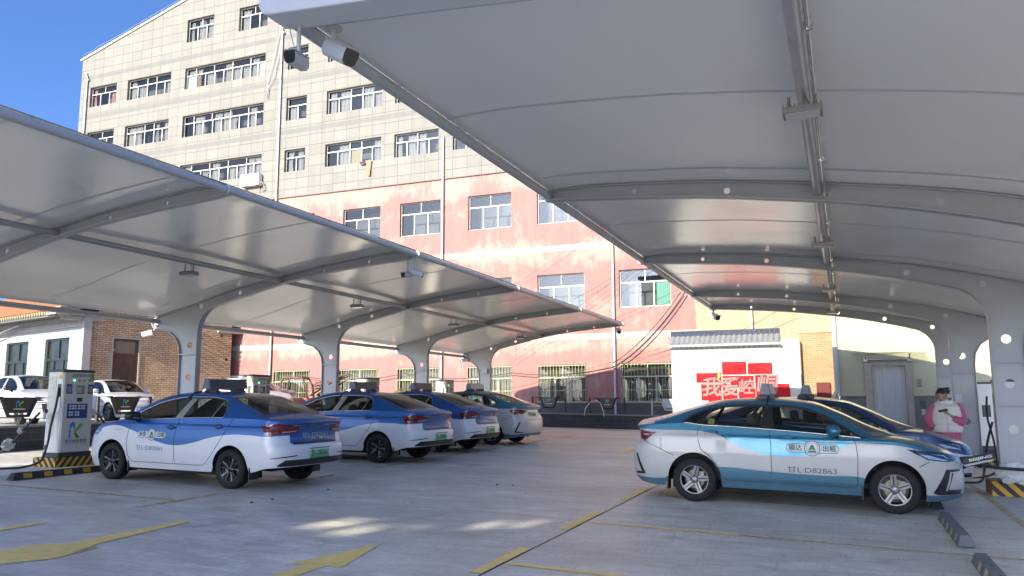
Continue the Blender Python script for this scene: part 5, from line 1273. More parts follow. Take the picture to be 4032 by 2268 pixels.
            q = MB(); q.add([(mx-.103, yy+sg*.13, mz-.04), (mx-.103, yy+sg*.27, mz-.03), (mx-.103, yy+sg*.27, mz+.05), (mx-.103, yy+sg*.13, mz+.055)], [(0, 1, 2, 3)]); q.build('mirror_glass', mat('mirror_glass', (.7, .7, .7), .02, metal=1), mi_)
        # wheels
        for x in (0, s.wb):
            for sg in (1, -1): s.wheel(root, x, sg, rim)
        return body
    def wheel(s, root, x, sg, rim):
        R = s.Rw; h = .105; yo = s.W*.985
        if 'tyre' not in s.__dict__:
            b = MB(); rr_ = R*.66
            b.lathe([(rr_, -.0), (rr_+.012, .004), (R-.03, .006), (R-.012, -.006), (R-.002, -.03), (R, -.06), (R, -.15), (R-.004, -.18), (R-.02, -.205), (rr_+.02, -.21), (rr_, -.2)], 48)
            for k in range(64):
                a = 2*PI*k/64; b.box((R*math.cos(a)*.9995, R*math.sin(a)*.9995, -.035), (.010, .012, .03), R=Matrix.Rotation(a, 3, 'Z'))
            s.tyre = b.mesh('wheel', TYRE, True, 40)
            b = MB(); b.lathe([(rr_+.002, -.012), (rr_-.004, -.004), (rr_-.014, -.006), (rr_-.022, -.03)], 48); b.lathe([(rr_-.022, -.03), (rr_-.03, -.19), (.05, -.19)], 48, None, 1)
            def spoke(a, w0, w1, z0, z1, r0=.045, r1=None, mi=0, bend=0, shift=0, lean=0):
                r1 = r1 or rr_-.008; M = Matrix.Rotation(a, 4, 'Z')
                vs = [(r0, -w0, z0), (r1, -w1+bend+lean, z1), (r1, w1+bend+lean, z1), (r0, w0, z0)]; vs = [(q[0], q[1]+shift, q[2]) for q in vs]; vs += [(q[0], q[1], q[2]-.03) for q in vs]
                b.add([M @ Vector(v) for v in vs], [(0, 1, 2, 3), (0, 4, 5, 1), (1, 5, 6, 2), (2, 6, 7, 3), (3, 7, 4, 0)], mi)
            if rim == 'five':
                for k in range(5):
                    a = 2*PI*k/5+PI/2
                    for sh in (.021, -.023): spoke(a, .013, .015, -.020, -.008, .05, shift=sh, lean=-.035)
                    spoke(a, .006, .008, -.034, -.022, .06, mi=1, shift=-.001, lean=-.035)
                    spoke(a-.17, .004, .030, -.030, -.012, .16, lean=-.03)
                mats = [ALLOY, BLKP]
            else:
                for k in range(10): spoke(2*PI*k/10+(.08 if k % 2 else -.08), .012, .016, -.03, -.012, .04, bend=.01 if k % 2 else -.01)
                for k in range(5): spoke(2*PI*k/5+.62, .004, .012, -.027, -.008, .06, mi=1)
                mats = [BALLOY, ALLOY]
            b.lathe([(.0, -.012), (.03, -.012), (.045, -.02), (.06, -.035), (.06, -.06)], 24)
            for k in range(5): b.lathe([(0, -.018), (.011, -.018), (.011, -.03)], 10, Matrix.Rotation(2*PI*k/5+.63, 4, 'Z') @ Matrix.Translation((.052, 0, .002)), 1)
            s.rimm = b.mesh('rim', mats, True, 35)
            b = MB(); b.lathe([(0, -.09), (.135, -.09), (.135, -.105), (0, -.105)], 32); b.box((.10, .05, -.085), (.07, .13, .05)); s.disc = b.mesh('brake_disc', BRAKE, True, 35)
        w = mesh_obj('wheel', s.tyre, root); w.location = (x, sg*yo, R)
        w.rotation_euler = (-PI/2*sg, 0, 0) if True else (0, 0, 0)
        rm_ = mesh_obj('rim', s.rimm, w); rm_.rotation_euler.z = (.25 if x else -.02)
        mesh_obj('brake_disc', s.disc, w)
    # lettering laid on the skin
    def write(s, txt, mode, c, z, h, m, root, nm='lettering', side=1, off=.004, width=None, thick=0):
        vs, fs = text_geo(txt, h, 'CENTER', width, thick); b = MB()
        if mode == 'side': pts = [s.skin(side*s.sx(c-side*v.x), z+v.y, off) for v in vs]        # left flank reads nose-first
        else: pts = [s.skin(s.sr(c-v.x), z+v.y, off) for v in vs]
        b.add(pts, fs); return b.build(nm, m, root)
    def decal(s, P, side, c, z, m, root, nm, off=.003, step=.05):
        b = MB(); s.patch(b, [(side*s.sx(c-side*x), z+y) for x, y in P], off, step=step, skirt=0); return b.build(nm, m, root)

def taxi_badge(s, root, side, c, z, left, rightt, k=1.0):
    INK = mat('green_black_ink', (.02, .10, .06), .5); PAP = mat('badge_white', (.62, .64, .66), .4); EDGE = mat('badge_edge', (.035, .06, .07), .5); GRN = mat('badge_green', (.015, .16, .07), .5)
    hw, hh, R = .345*k, .056*k, .108*k
    bd = s.decal(rrect(2*hw+.014, 2*hh+.014, hh, 6), side, c, z, EDGE, root, 'badge', .0025)
    s.decal(rrect(2*hw, 2*hh, hh-.002, 6), side, c, z, PAP, bd, 'badge_face', .0045)
    circ = lambda r: [(r*math.cos(a), r*math.sin(a)) for a in np.linspace(0, 2*PI, 33)[:-1]]
    s.decal(circ(R), side, c, z, EDGE, bd, 'badge_ring', .006); s.decal(circ(R-.010), side, c, z, PAP, bd, 'badge_disc', .0075); s.decal(circ(R-.026), side, c, z, EDGE, bd, 'badge_ring', .0085); s.decal(circ(R-.030), side, c, z, PAP, bd, 'badge_disc', .0095)
    s.decal([(x, y+.022*k) for x, y in circ(.028*k)], side, c, z, GRN, bd, 'badge_emblem', .0112)
    for P in ([(-.052, -.058), (.052, -.058), (.052, -.030), (-.052, -.030)], [(-.05, -.022), (-.012, -.022), (0, .0), (-.03, .012)], [(.05, -.022), (.012, -.022), (0, .0), (.03, .012)]):
        s.decal([(x*k, y*k) for x, y in P], side, c, z, GRN, bd, 'badge_emblem', .0115)
    s.write(left, 'side', c+side*.228*k, z, .092*k, INK, bd, side=side, off=.007, thick=.002); s.write(rightt, 'side', c-side*.228*k, z, .092*k, INK, bd, side=side, off=.007, thick=.002)
    return bd
def roof_sign(root, x, zroof, dark, pale):
    b = MB(); P = [(-.085, 0), (.085, 0), (.045, .165), (-.045, .165)]
    b.prism([(p[0], p[1]) for p in P], .90, Matrix(((1, 0, 0, x), (0, 0, 1, -.45), (0, 1, 0, zroof+.05), (0, 0, 0, 1)))); sg = b.build('roof_sign', mat('sign_casing', (.13, .15, .24), .4, var=.1), root, bevel=.006)
    q = MB()
    for s_ in (1, -1):
        f = lambda t, e: x+s_*(.085-.04*t+e)
        q.add([(f(.08, .003), -.40, zroof+.05+.165*.08), (f(.08, .003), .40, zroof+.05+.165*.08), (f(.94, .003), .42, zroof+.05+.165*.94), (f(.94, .003), -.42, zroof+.05+.165*.94)], [(0, 1, 2, 3)])
    q.build('sign_screen', mat('pale_sign_screen', (.42, .38, .36), .35) if pale else mat('dark_sign_screen', (.035, .033, .033), .4), sg)
    q = MB()
    for y in (-.3, .3): q.bx(x-.12, x+.12, y-.03, y+.03, zroof-.01, zroof+.05); q.bx(x-.14, x-.08, y-.04, y+.04, zroof-.015, zroof+.02); q.bx(x+.08, x+.14, y-.04, y+.04, zroof-.015, zroof+.02)
    q.build('sign_foot', BLKP, sg); return sg
def plate(root, s, x, z, txt, w=.47, h=.145, tilt=0, back=PLATEG):
    b = MB(); b.bx(-.004, .004, -w/2, w/2, -h/2, h/2); p = b.build('number_plate', back, root); p.location = (x, 0, z); p.rotation_euler.y = tilt
    vs, fs = text_geo(txt, .115, 'CENTER', w*.90, .002); q = MB(); q.add([(-.0065, -v.x, v.y) for v in vs], fs); q.build('plate_lettering', mat('black_ink', (.015, .015, .015), .5), p)
    q = MB(); q.bx(-.0055, .0, -w/2-.008, w/2+.008, h/2, h/2+.012); q.bx(-.0055, .0, -w/2-.008, w/2+.008, -h/2-.012, -h/2); q.build('plate_frame', BLKP, p)
    return p
TUM = [(.12, .86), (.2, .925), (.33, .966), (.365, .982), (.55, 1.0), (.72, 1.0), (.80, .995), (.92, .986), (.95, .988), (.965, .972), (1.0, .962), (1.15, .93)]
# ---- blue and white saloon
def make_A():
    c = Car(xr=-1.05, xf=3.66, W=.885, wb=2.67, Rw=.305, Ra=.365, ar=.5, nr=3.4, af=.95, nf=2.5, tum=TUM,
        shoulder=[(-1.06, 1.045), (-.8, 1.075), (-.5, 1.10), (.2, 1.095), (.9, 1.075), (1.6, 1.04), (2.3, 1.0), (2.6, .975), (2.95, .93), (3.3, .855), (3.66, .74)],
        rear=[(.15, .26), (.3, .05), (.36, .03), (.46, .0), (.60, .0), (.68, .03), (.72, .085), (.86, .105), (.98, .085), (1.03, .04), (1.08, .05)],
        front=[(.15, .14), (.22, .03), (.32, 0), (.5, 0), (.62, .02), (.72, .07), (.80, .16), (.9, .3)],
        crown=[(-1.06, .05), (-.6, .06), (0, .07), (2, .055), (2.6, .06), (3.2, .065), (3.66, .03)],
        bottom=[(-1.05, .37), (-.75, .35), (-.4, .27), (0, .25), (.6, .235), (2.2, .225), (2.8, .22), (3.2, .20), (3.66, .21)],
        edge=[(-.56, .76, 1.12), (-.25, .70, 1.235), (.07, .645, 1.345), (.33, .605, 1.43), (.75, .575, 1.468), (1.2, .575, 1.468), (1.62, .60, 1.425), (2.0, .645, 1.31), (2.33, .70, 1.15), (2.58, .745, 1.015)],
        mid=[(-.68, 1.135), (-.36, 1.245), (.0, 1.36), (.33, 1.445), (.72, 1.495), (1.2, 1.507), (1.70, 1.475), (2.05, 1.355), (2.42, 1.175), (2.80, 1.02)],
        win=[(.20, 1.10), (.22, 1.20), (.27, 1.315), (.40, 1.385), (.72, 1.412), (1.2, 1.405), (1.65, 1.335), (2.05, 1.19), (2.28, 1.06), (2.34, 1.0)],
        doors={'front': [(1.22, 1.1), (1.20, .34), (2.22, .31), (2.30, .47), (2.31, .75), (2.24, .97), (2.2, 1.06)], 'rear': [(1.22, 1.1), (1.20, .34), (.56, .34), (.38, .5), (.17, .8), (.02, 1.03), (.02, 1.12)]},
        seams=[[(1.15, 1.07), (1.22, .75), (1.19, .33)], [(1.19, .33), (2.18, .325), (2.27, .42), (2.31, .62), (2.28, .85), (2.2, .99)], [(1.19, .33), (.60, .335), (.50, .39), (.37, .53), (.18, .80), (.04, 1.02), (.0, 1.09)]],
        extra_seams=[], top_chrome=True,
        pillars=[('pillar_panel', mat('satin_pillar', (.34, .33, .31), .4, metal=.3), [[(1.10, 1.075), (1.26, 1.07), (1.10, 1.395), (.98, 1.398)]]), ('quarter_bar', CHROME, [[(.455, 1.09), (.478, 1.09), (.37, 1.355), (.352, 1.35)]])],
        handles=[(1.30, .915), (.27, .955)], handle_mat=None, mirror=(2.03, 1.085), mirror_mat=BLKP, fit=[], single=[])
    S_ = c
    X, Rr, Ff = c.sx, c.sr, c.sf
    c.fit = [('tail_lamp', TAIL, [[(X(-.60), .995), (Rr(.80), 1.03), (Rr(.42), .975), (Rr(.40), .885), (Rr(.79), .865), (X(-.82), .83), (X(-.72), .86)]], .006),
             ('tail_lamp_clear', TAILC, [[(Rr(.72), .905), (Rr(.45), .915), (Rr(.45), .90), (Rr(.72), .887)]], .009),
             ('reflector', mat('dark_red_slot', (.05, .004, .006), .3), [[(X(-.80), .505), (Rr(.70), .53), (Rr(.50), .545), (Rr(.5), .53), (Rr(.70), .512), (X(-.80), .495)]], .004),
             ('headlamp', HEADG, [[(X(2.98), .835), (Ff(.62), .80), (Ff(.40), .72), (Ff(.55), .69), (X(3.1), .745)]], .005), ('lamp_strip', HEADB, [[(X(3.02), .815), (Ff(.62), .765), (Ff(.62), .745), (X(3.06), .785)]], .008),
             ('side_vent', CHROME, [[(X(2.40), .855), (X(2.62), .835), (X(2.62), .825), (X(2.42), .842)]], .005),
             ('mud_flap', BLKP, [], 0)]
    c.single = [('chrome_bar', CHROME, [[(Rr(-.56), 1.003), (Rr(-.56), .985), (Rr(.56), .985), (Rr(.56), 1.003)]], .012),
                ('boot_lip', BLKP, [[(Rr(-.54), .735), (Rr(-.52), .705), (Rr(.52), .705), (Rr(.54), .735)]], .010),
                ('diffuser', BLKP, [[(Rr(-.80), .378), (Rr(.80), .378), (Rr(.80), .40), (Rr(.70), .475), (Rr(-.70), .475), (Rr(-.80), .40)]], .006),
                ('grille', BLKP, [[(Ff(.5), .62), (Ff(.45), .36), (c.S[-1], .34), (c.S[-1], .64)]], .004), ('grille', BLKP, [[(Ff(-.5), .62), (Ff(-.45), .36), (-c.S[-1], .34), (-c.S[-1], .64)]], .004)]
    c.fit = [f for f in c.fit if f[2]]
    return c
CA = make_A()
LIV_A = livery('blue_and_white_livery', (.005, .075, .255), (.68, .69, .70), [(-1.1, .86), (-.9, .845), (-.72, .83), (-.4, .842), (0, .84), (.44, .775), (.88, .668), (1.22, .63), (1.47, .652), (1.83, .74), (2.26, .856), (2.6, .915), (2.85, .885), (3.02, .83), (3.3, .80), (3.7, .80)], lid=(.57, .725, -.7))
def mud_flaps(c, root):
    for x in (-.395, c.wb-.40):
        for sg in (1, -1):
            b = MB(); b.box((x, sg*(c.W*.985-.11), .29), (.025, .20, .26)); b.build('mud_flap', BLKP, root, bevel=.005)
def taxi_A(loc, rz, plate_txt, number, sign_tilt=0, **kw):
    r = empty('taxi', loc, rz, **kw)
    CA.build(r, LIV_A, GL_D, GL_R, 'black', SEATB)
    mud_flaps(CA, r); roof_sign(r, 1.02, 1.50, True, False)
    plate(r, CA, -1.062, .555, plate_txt)
    if number:
        NUM = mat('blue_stencil', (.05, .16, .36), .6); PN = mat('pale_stencil', (.35, .45, .60), .6)
        CA.write(number, 'side', 1.76, .56, .095, NUM, r, side=1, width=.60); taxi_badge(CA, r, 1, 1.72, .785, '永安', '出租', .93)
        CA.write(number, 'rear', -.02, .835, .10, PN, r, off=.006, width=.66)
        CA.write('BUILD YOUR DREAMS', 'rear', -.08, 1.052, .032, CHROME, r, off=.004, width=.5)
        w = MB()
        for k in range(5): P = [(CA.sr(.09-k*.022), .768), (CA.sr(.075-k*.022), .768), (CA.sr(.088-k*.022), .785), (CA.sr(.075-k*.022), .802), (CA.sr(.09-k*.022), .802), (CA.sr(.103-k*.022), .785)]; CA.patch(w, P, .006, skirt=0)
        w.build('warning_mark', mat('pink_reflective', (.70, .32, .26), .4), r); w = MB()
        for k in range(5): P = [(CA.sr(-.10-k*.022), .768), (CA.sr(-.115-k*.022), .768), (CA.sr(-.128-k*.022), .785), (CA.sr(-.115-k*.022), .802), (CA.sr(-.10-k*.022), .802), (CA.sr(-.113-k*.022), .785)]; CA.patch(w, P, .006, skirt=0)
        w.build('warning_mark', mat('yellow_reflective', (.66, .62, .22), .4), r)
    b = MB(); b.tube([(1.16, .40, 1.505), (1.17, .56, 1.475), (1.17, .66, 1.40), (1.17, .70, 1.36)], .012, 6); b.build('sign_lead', BLKP, r, smooth=True)
    return r
GT = 'city taxis under the canopies'
def car_loc(px, py, off, t):
    n = Vector((-math.sin(t), math.cos(t))) if math.cos(t) > 0 else Vector((math.sin(t), -math.cos(t)))
    p = Vector((px, py))+n*off; return p
def slope_to(o):
    """Stand a car on the gently sloping lot."""
    n = Vector((-GA, -GB, 1)).normalized(); q = Vector((0, 0, 1)).rotation_difference(n)
    o.rotation_mode = 'QUATERNION'; o.rotation_quaternion = q @ Matrix.Rotation(o.rotation_euler.z, 3, 'Z').to_quaternion(); o.location.z = gz(o.location.x, o.location.y)
HA = PI-.0524
p = car_loc(-9.018, 10.409, .80, HA); a1 = taxi_A((p.x, p.y, 0), HA, '甘L·D82061', '甘L·D82061', label='nearest blue and white taxi on the left, plate and door number D82061', cat='taxi', group=GT); slope_to(a1)
def copy_taxi(src, loc, rz, drop, **kw):
    c = copy_tree(src); c.rotation_mode = 'XYZ'; c.location = loc; c.rotation_euler = (0, 0, rz); tag(c, **kw); slope_to(c)
    for ch in list(c.children_recursive):
        if ch.name.split('.')[0] in drop: bpy.data.objects.remove(ch)
    return c
p = car_loc(-9.299, 15.244, .80, HA); a2 = taxi_A((p.x, p.y, 0), HA, '甘L·D80061', None, label='middle blue and white taxi on the left, plate D80061', cat='taxi', group=GT); slope_to(a2)
p = car_loc(-9.479, 18.33, .80, HA); a3 = copy_taxi(a2, (p.x, p.y, 0), HA, (), label='farthest blue and white taxi, rear end showing between blue and teal taxis', cat='taxi', group=GT)

# ---- teal and white saloon
def make_B():
    c = Car(xr=-1.02, xf=3.585, W=.905, wb=2.67, Rw=.318, Ra=.385, ar=.52, nr=3.2, af=1.0, nf=2.45, tum=TUM,
        shoulder=[(-1.03, 1.06), (-.8, 1.085), (-.5, 1.11), (-.15, 1.135), (.1, 1.108), (.6, 1.092), (1.2, 1.062), (1.8, 1.025), (2.35, .985), (2.7, .96), (3.0, .92), (3.3, .85), (3.585, .745)],
        rear=[(.15, .26), (.24, .12), (.33, .035), (.45, .01), (.64, 0), (.74, .03), (.86, .13), (1.0, .12), (1.06, .06), (1.15, .06)],
        front=[(.15, .12), (.19, .06), (.28, .01), (.45, 0), (.6, .015), (.72, .05), (.80, .12), (.9, .3)],
        crown=[(-1.03, .075), (-.7, .10), (-.4, .12), (0, .1), (2, .05), (2.6, .055), (3.0, .06), (3.4, .05), (3.585, .02)],
        bottom=[(-1.02, .27), (-.8, .235), (-.5, .21), (0, .22), (.5, .225), (2.2, .212), (3.0, .17), (3.3, .175), (3.585, .23)],
        edge=[(-.60, .76, 1.15), (-.35, .71, 1.22), (-.02, .665, 1.33), (.25, .64, 1.405), (.65, .62, 1.452), (1.1, .615, 1.472), (1.5, .63, 1.45), (1.85, .67, 1.345), (2.2, .73, 1.15), (2.45, .785, .995)],
        mid=[(-.66, 1.20), (-.36, 1.29), (-.04, 1.395), (.28, 1.468), (.67, 1.508), (1.08, 1.518), (1.6, 1.475), (1.98, 1.345), (2.36, 1.165), (2.74, 1.02)],
        win=[(-.19, 1.135), (-.13, 1.18), (-.03, 1.25), (.1, 1.315), (.23, 1.358), (.48, 1.395), (.8, 1.412), (1.2, 1.412), (1.5, 1.385), (1.8, 1.29), (2.05, 1.14), (2.25, 1.02), (2.33, .99)],
        doors={'front': [(1.07, 1.1), (1.085, .9), (1.085, .34), (2.20, .32), (2.22, .7), (2.20, .9), (2.15, 1.05)], 'rear': [(1.07, 1.1), (1.085, .9), (1.085, .34), (.45, .34), (.38, .5), (.24, .67), (.10, .76), (.06, .9), (.05, 1.04), (.10, 1.15)]},
        seams=[[(1.065, 1.07), (1.088, .85), (1.088, .5), (1.07, .33)], [(1.07, .33), (2.15, .315), (2.21, .36), (2.225, .70), (2.21, .88), (2.17, 1.02)], [(1.07, .33), (.46, .335), (.39, .39), (.345, .53), (.22, .67), (.10, .76), (.065, .885), (.05, 1.04), (.11, 1.11)], [(-.79, .86), (-.55, .77), (-.30, .655)], [(3.12, .70), (2.98, .63)]],
        extra_seams=[], top_chrome=False,
        pillars=[('pillar_panel', BLKP, [[(.985, 1.075), (1.135, 1.068), (1.10, 1.41), (.96, 1.41)], [(.02, 1.115), (.10, 1.11), (.26, 1.36), (.20, 1.345)], [(1.98, 1.02), (2.02, 1.015), (2.04, 1.135), (1.99, 1.165)]])],
        handles=[(1.31, .962), (.245, 1.008)], handle_mat=None, mirror=(1.92, 1.085), mirror_mat=None, fit=[], single=[])
    X, Rr, Ff = c.sx, c.sr, c.sf
    c.fit = [('tail_lamp', TAIL, [[(X(-.56), .99), (X(-.75), .995), (Rr(.80), 1.01), (Rr(.42), .985), (Rr(.36), .935), (Rr(.6), .885), (Rr(.8), .875), (X(-.80), .85), (X(-.70), .90)]], .006),
             ('tail_lamp_clear', TAILC, [[(X(-.80), .87), (Rr(.72), .90), (Rr(.72), .885), (X(-.80), .855)]], .009),
             ('bumper_bracket', BLKP, [[(X(-.885), .66), (X(-.86), .665), (X(-.735), .385), (X(-.735), .365), (Rr(.70), .355), (Rr(.70), .38), (X(-.79), .39)]], .006),
             ('reflector', TAIL, [[(X(-.80), .395), (Rr(.80), .40), (Rr(.80), .375), (X(-.775), .375)]], .008),
             ('headlamp', HEADG, [[(X(2.86), .862), (Ff(.66), .825), (Ff(.42), .775), (Ff(.45), .725), (Ff(.66), .695), (X(3.10), .725), (X(3.02), .775)]], .005),
             ('lamp_strip', HEADB, [[(X(3.02), .80), (X(3.14), .785), (Ff(.66), .72), (Ff(.66), .705), (X(3.12), .74), (X(3.08), .765)], [(X(3.17), .80), (Ff(.68), .775), (Ff(.66), .735), (Ff(.64), .74), (Ff(.66), .79)]], .008),
             ('bumper_bracket', BLKP, [[(Ff(.70), .60), (Ff(.46), .60), (Ff(.46), .575), (Ff(.66), .565), (Ff(.72), .32), (Ff(.46), .31), (Ff(.46), .265), (Ff(.78), .265), (X(3.14), .29)]], .006),
             ('bumper_edge', mat('dark_chrome', (.10, .10, .10), .2, metal=.9), [[(Ff(.62), .555), (Ff(.635), .555), (Ff(.69), .335), (Ff(.46), .328), (Ff(.46), .318), (Ff(.70), .322)]], .010)]
    c.single = [('boot_handle', CHROME, [[(Rr(-.30), .955), (Rr(-.30), .943), (Rr(.30), .943), (Rr(.30), .955)]], .008), ('boot_seam', BLKP, [[(Rr(-.5), .72), (Rr(-.5), .712), (Rr(.5), .712), (Rr(.5), .72)]], .003)]
    return c
CB = make_B()
LIV_B = livery('teal_and_white_livery', (.015, .115, .185), (.47, .46, .435), [(-1.1, 1.03), (-.80, 1.03), (-.53, 1.025), (.108, 1.02), (.25, 1.0), (.372, .965), (.604, .845), (.906, .741), (1.204, .704), (1.557, .724), (1.975, .83), (2.18, .915), (2.49, .915), (2.76, .90), (3.0, .853), (3.3, .80), (3.6, .72)],
    low=[(-1.1, .345), (-.5, .315), (.2, .50), (.36, .518), (1.07, .484), (1.77, .463), (2.3, .455), (2.42, .30), (3.0, .262), (3.6, .262)], light=((.05, .27, .43), [(-1.1, .4), (.3, .88), (.6, .95), (1.2, .935), (1.8, .90), (2.2, .895), (2.4, .4), (3.6, .3)]))
def taxi_B(loc, rz, plate_txt, full, paint=None, **kw):
    r = empty('taxi', loc, rz, **kw)
    CB.build(r, paint or LIV_B, GL_L, GL_R, 'five', SEATD, cup=paint or LIV_B); mud_flaps(CB, r); roof_sign(r, .985, 1.512, False, True)
    plate(r, CB, -.915, .86, plate_txt, .44, .14, tilt=.10)
    b = MB()
    for sg in (1, -1): b.tube([(1.03, sg*.40, 1.53), (1.03, sg*.58, 1.502), (1.03, sg*.655, 1.44), (1.03, sg*.70, 1.36)], .014, 6)
    b.build('sign_lead', BLKP, r, smooth=True)
    if full:
        NUM = mat('dark_stencil', (.06, .07, .13), .6)
        CB.write('甘L·D82863', 'side', 1.63, .522, .10, NUM, r, side=-1, width=.65); taxi_badge(CB, r, -1, 1.64, .828, '顺达', '出租', .98)
        b = MB(); b.add([CB.cab(x, z, -.006, -1) for x, z in ((.20, 1.125), (.29, 1.12), (.29, 1.20), (.205, 1.205))], [(0, 1, 2, 3)]); b.build('window_sticker', mat('yellow_sticker', (.50, .44, .16), .6), r)
        # open charging flap on the nose, gun plugged in
        fl = MB(); fl.box((0, 0, 0), (.40, .07, .085)); f = fl.build('charge_flap', BLKP, r, bevel=.012); f.location = (3.73, -.40, .745); f.rotation_euler = (0, -.26, .05)
        q = MB(); q.box((-.01, .01, -.055), (.36, .06, .028)); q.build('flap_lining', mat('pale_flap_lining', (.45, .47, .46), .5), f)
        vs, fs = text_geo('BEIJING', .085, 'CENTER', .30, .003); q = MB(); q.add([(v.x*.95+.02, -.0365, v.y*.55) for v in vs], fs); q.build('lettering', mat('silver_letter', (.62, .64, .64), .3), f)
    return r
p = car_loc(-2.1274, 12.2775, .885, -.0048); b1 = taxi_B((p.x, p.y, 0), -.0048, '甘L·D82863', True, label='near teal and white taxi on the right, door number D82863', cat='taxi', group=GT); slope_to(b1)
LIV_D = livery('deep_blue_livery', (.012, .045, .13), (.66, .655, .64), [(-1.1, .9), (0, .9), (.8, .72), (1.4, .7), (2.2, .86), (3.6, .60)])
b2 = taxi_B((-1.67, 15.75, 0), 0, '甘L·D82860', False, paint=LIV_D, label='dark blue taxi behind the near teal one, only roof and bonnet showing', cat='taxi', group=GT); slope_to(b2)
p = car_loc(-9.383, 21.459, .80, HA); b3 = taxi_B((p.x, p.y, 0), HA, '甘L·D80036', False, label='teal and white taxi parked last in the left row, rear end showing', cat='taxi', group=GT); slope_to(b3)
# ---- the white cars beyond the low wall
LIV_W = livery('white_lacquer', (.40, .41, .43), (.40, .41, .43), [(-1.1, .9), (3.6, .9)])
def white_car(c, loc, rz, sc, rim, **kw):
    r = empty('parked_car', loc, rz, **kw); c.build(r, LIV_W, GL_D, GL_D, rim, SEATD, cup=LIV_W); r.location.z = gz(loc[0], loc[1]); r.scale = sc; return r
CW = make_B(); CW.single += []; CV = make_A()
HW = math.atan2(-.247, .969)
def front_plate(r, x, z, txt):
    b = MB(); b.bx(-.004, .004, -.22, .22, -.07, .07); p_ = b.build('number_plate', mat('blue_plate', (.012, .06, .36), .35), r); p_.location = (x, 0, z)
    vs, fs = text_geo(txt, .11, 'CENTER', .40, .002); q = MB(); q.add([(.006, v.x, v.y) for v in vs], fs); q.build('plate_lettering', PALE, p_)
GW = 'white cars parked before the brick house'
w1 = white_car(CV, (-30.3, 22.35, 0), HW, (1.02, 1.06, 1.24), 'black', label='white people carrier far left, blue windscreen facing the lot', cat='car', group=GW); front_plate(w1, 3.675, .42, '甘L·J5183')
w2 = white_car(CW, (-29.7, 25.75, 0), HW, (1, 1.04, 1.15), 'five', label='white hatchback with sunlit windscreen behind the nearest charger', cat='car', group=GW); front_plate(w2, 3.60, .45, '甘L·A2376')
w3 = copy_tree(w2); tag(w3, 'white saloon side-on by the brick wall, nose pointing left', 'car', GW); w3.location = (-24.3, 30.6, gz(-24.3, 30.6)); w3.rotation_euler.z = PI+.45; w3.scale = (1, 1, 1.16)
w4 = copy_tree(w2); tag(w4, 'white SUV with toothed grille and blue plate behind the second charger', 'car', GW); w4.location = (-24.9, 28.4, gz(-24.9, 28.4)); w4.rotation_euler.z = HW; w4.scale = (1.02, 1.05, 1.26)
b = MB()
for k in range(5):
    for sg in (1, -1): CW.patch(b, [(sg*CW.sf(.34-.02*k), .70-k*.055), (sg*CW.S[-1], .71-k*.055), (sg*CW.S[-1], .675-k*.055), (sg*CW.sf(.33-.02*k), .67-k*.055)], .012)
b.build('grille', mat('dark_grille', (.03, .03, .035), .3), w4)
b = MB(); b.lathe([(.045, 0), (.06, .0), (.06, .012), (.045, .012)], 24, Matrix.Translation((3.60, 0, .60)) @ Matrix.Rotation(PI/2, 4, 'Y')); b.lathe([(0, 0), (.02, 0), (.02, .012), (0, .012)], 12, Matrix.Translation((3.60, 0, .60)) @ Matrix.Rotation(PI/2, 4, 'Y')); b.build('badge', CHROME, w4)
b = MB()
for sg in (1, -1): b.tube([(.2, sg*.56, 1.50), (.5, sg*.55, 1.53), (1.2, sg*.55, 1.54), (1.6, sg*.57, 1.49)], .02, 8)
b.build('roof_rail', CHROME, w4, smooth=True)
# ================================================================== THE WOMAN WITH THE PHONE
SKIN = mat('skin', (.46, .27, .19), .55, var=.08, vscale=9); HAIR = mat('black_hair', (.012, .010, .010), .45, var=.3, vscale=30)
PINK = mat('pink_fleece', (.64, .15, .25), .95, var=.25, vscale=16, bump=.6, bscale=55); VEST = mat('cream_quilted_cloth', (.80, .77, .70), .75, var=.08, vscale=5, bump=.25, bscale=12); TEE = mat('white_tee', (.72, .72, .70), .8)
def skinned(name, J, edges, m, parent, root_i=0, sub_=2):
    """Continuous body: joints with radii, grown by the Skin modifier."""
    me = bpy.data.meshes.new(name); me.from_pydata([j[:3] for j in J], edges, []); o = bpy.data.objects.new(name, me); COL.objects.link(o); o.parent = parent; me.materials.append(m)
    md = o.modifiers.new('skin', 'SKIN'); md.use_smooth_shade = True; sv = me.skin_vertices[0].data
    for v, j in zip(sv, J): r = j[3] if len(j) > 3 else .05; v.radius = (r, j[4] if len(j) > 4 else r)
    sv[root_i].use_root = True
    s = o.modifiers.new('sub', 'SUBSURF'); s.levels = s.render_levels = sub_; return o
pr = empty('person', (1.66, 17.0, gz(1.66, 17)), .1, label='woman in cream padded vest over pink fleece looking down at her phone', cat='person')
J = [(.04, 0, .95, .13, .10), (.04, .0, 1.10, .115, .09), (.04, 0, 1.25, .13, .095), (.03, 0, 1.37, .10, .075), (.0, -.01, 1.44, .05), (-.02, -.035, 1.50, .05),   # pelvis, spine, neck
     (-.06, 0, .90, .10), (-.07, -.01, .50, .060), (-.08, .02, .10, .042), (-.09, -.10, .035, .035),                                                     # right leg and foot
     (.14, 0, .90, .10), (.15, -.01, .50, .060), (.16, .02, .10, .042), (.17, -.10, .035, .035),
     (-.13, 0, 1.38, .055), (-.23, .03, 1.17, .042), (-.19, -.05, 1.0, .030),                                                                             # arm with hand in pocket
     (.20, 0, 1.38, .055), (.28, .02, 1.13, .044), (.13, -.16, 1.17, .030), (.06, -.20, 1.215, .026)]
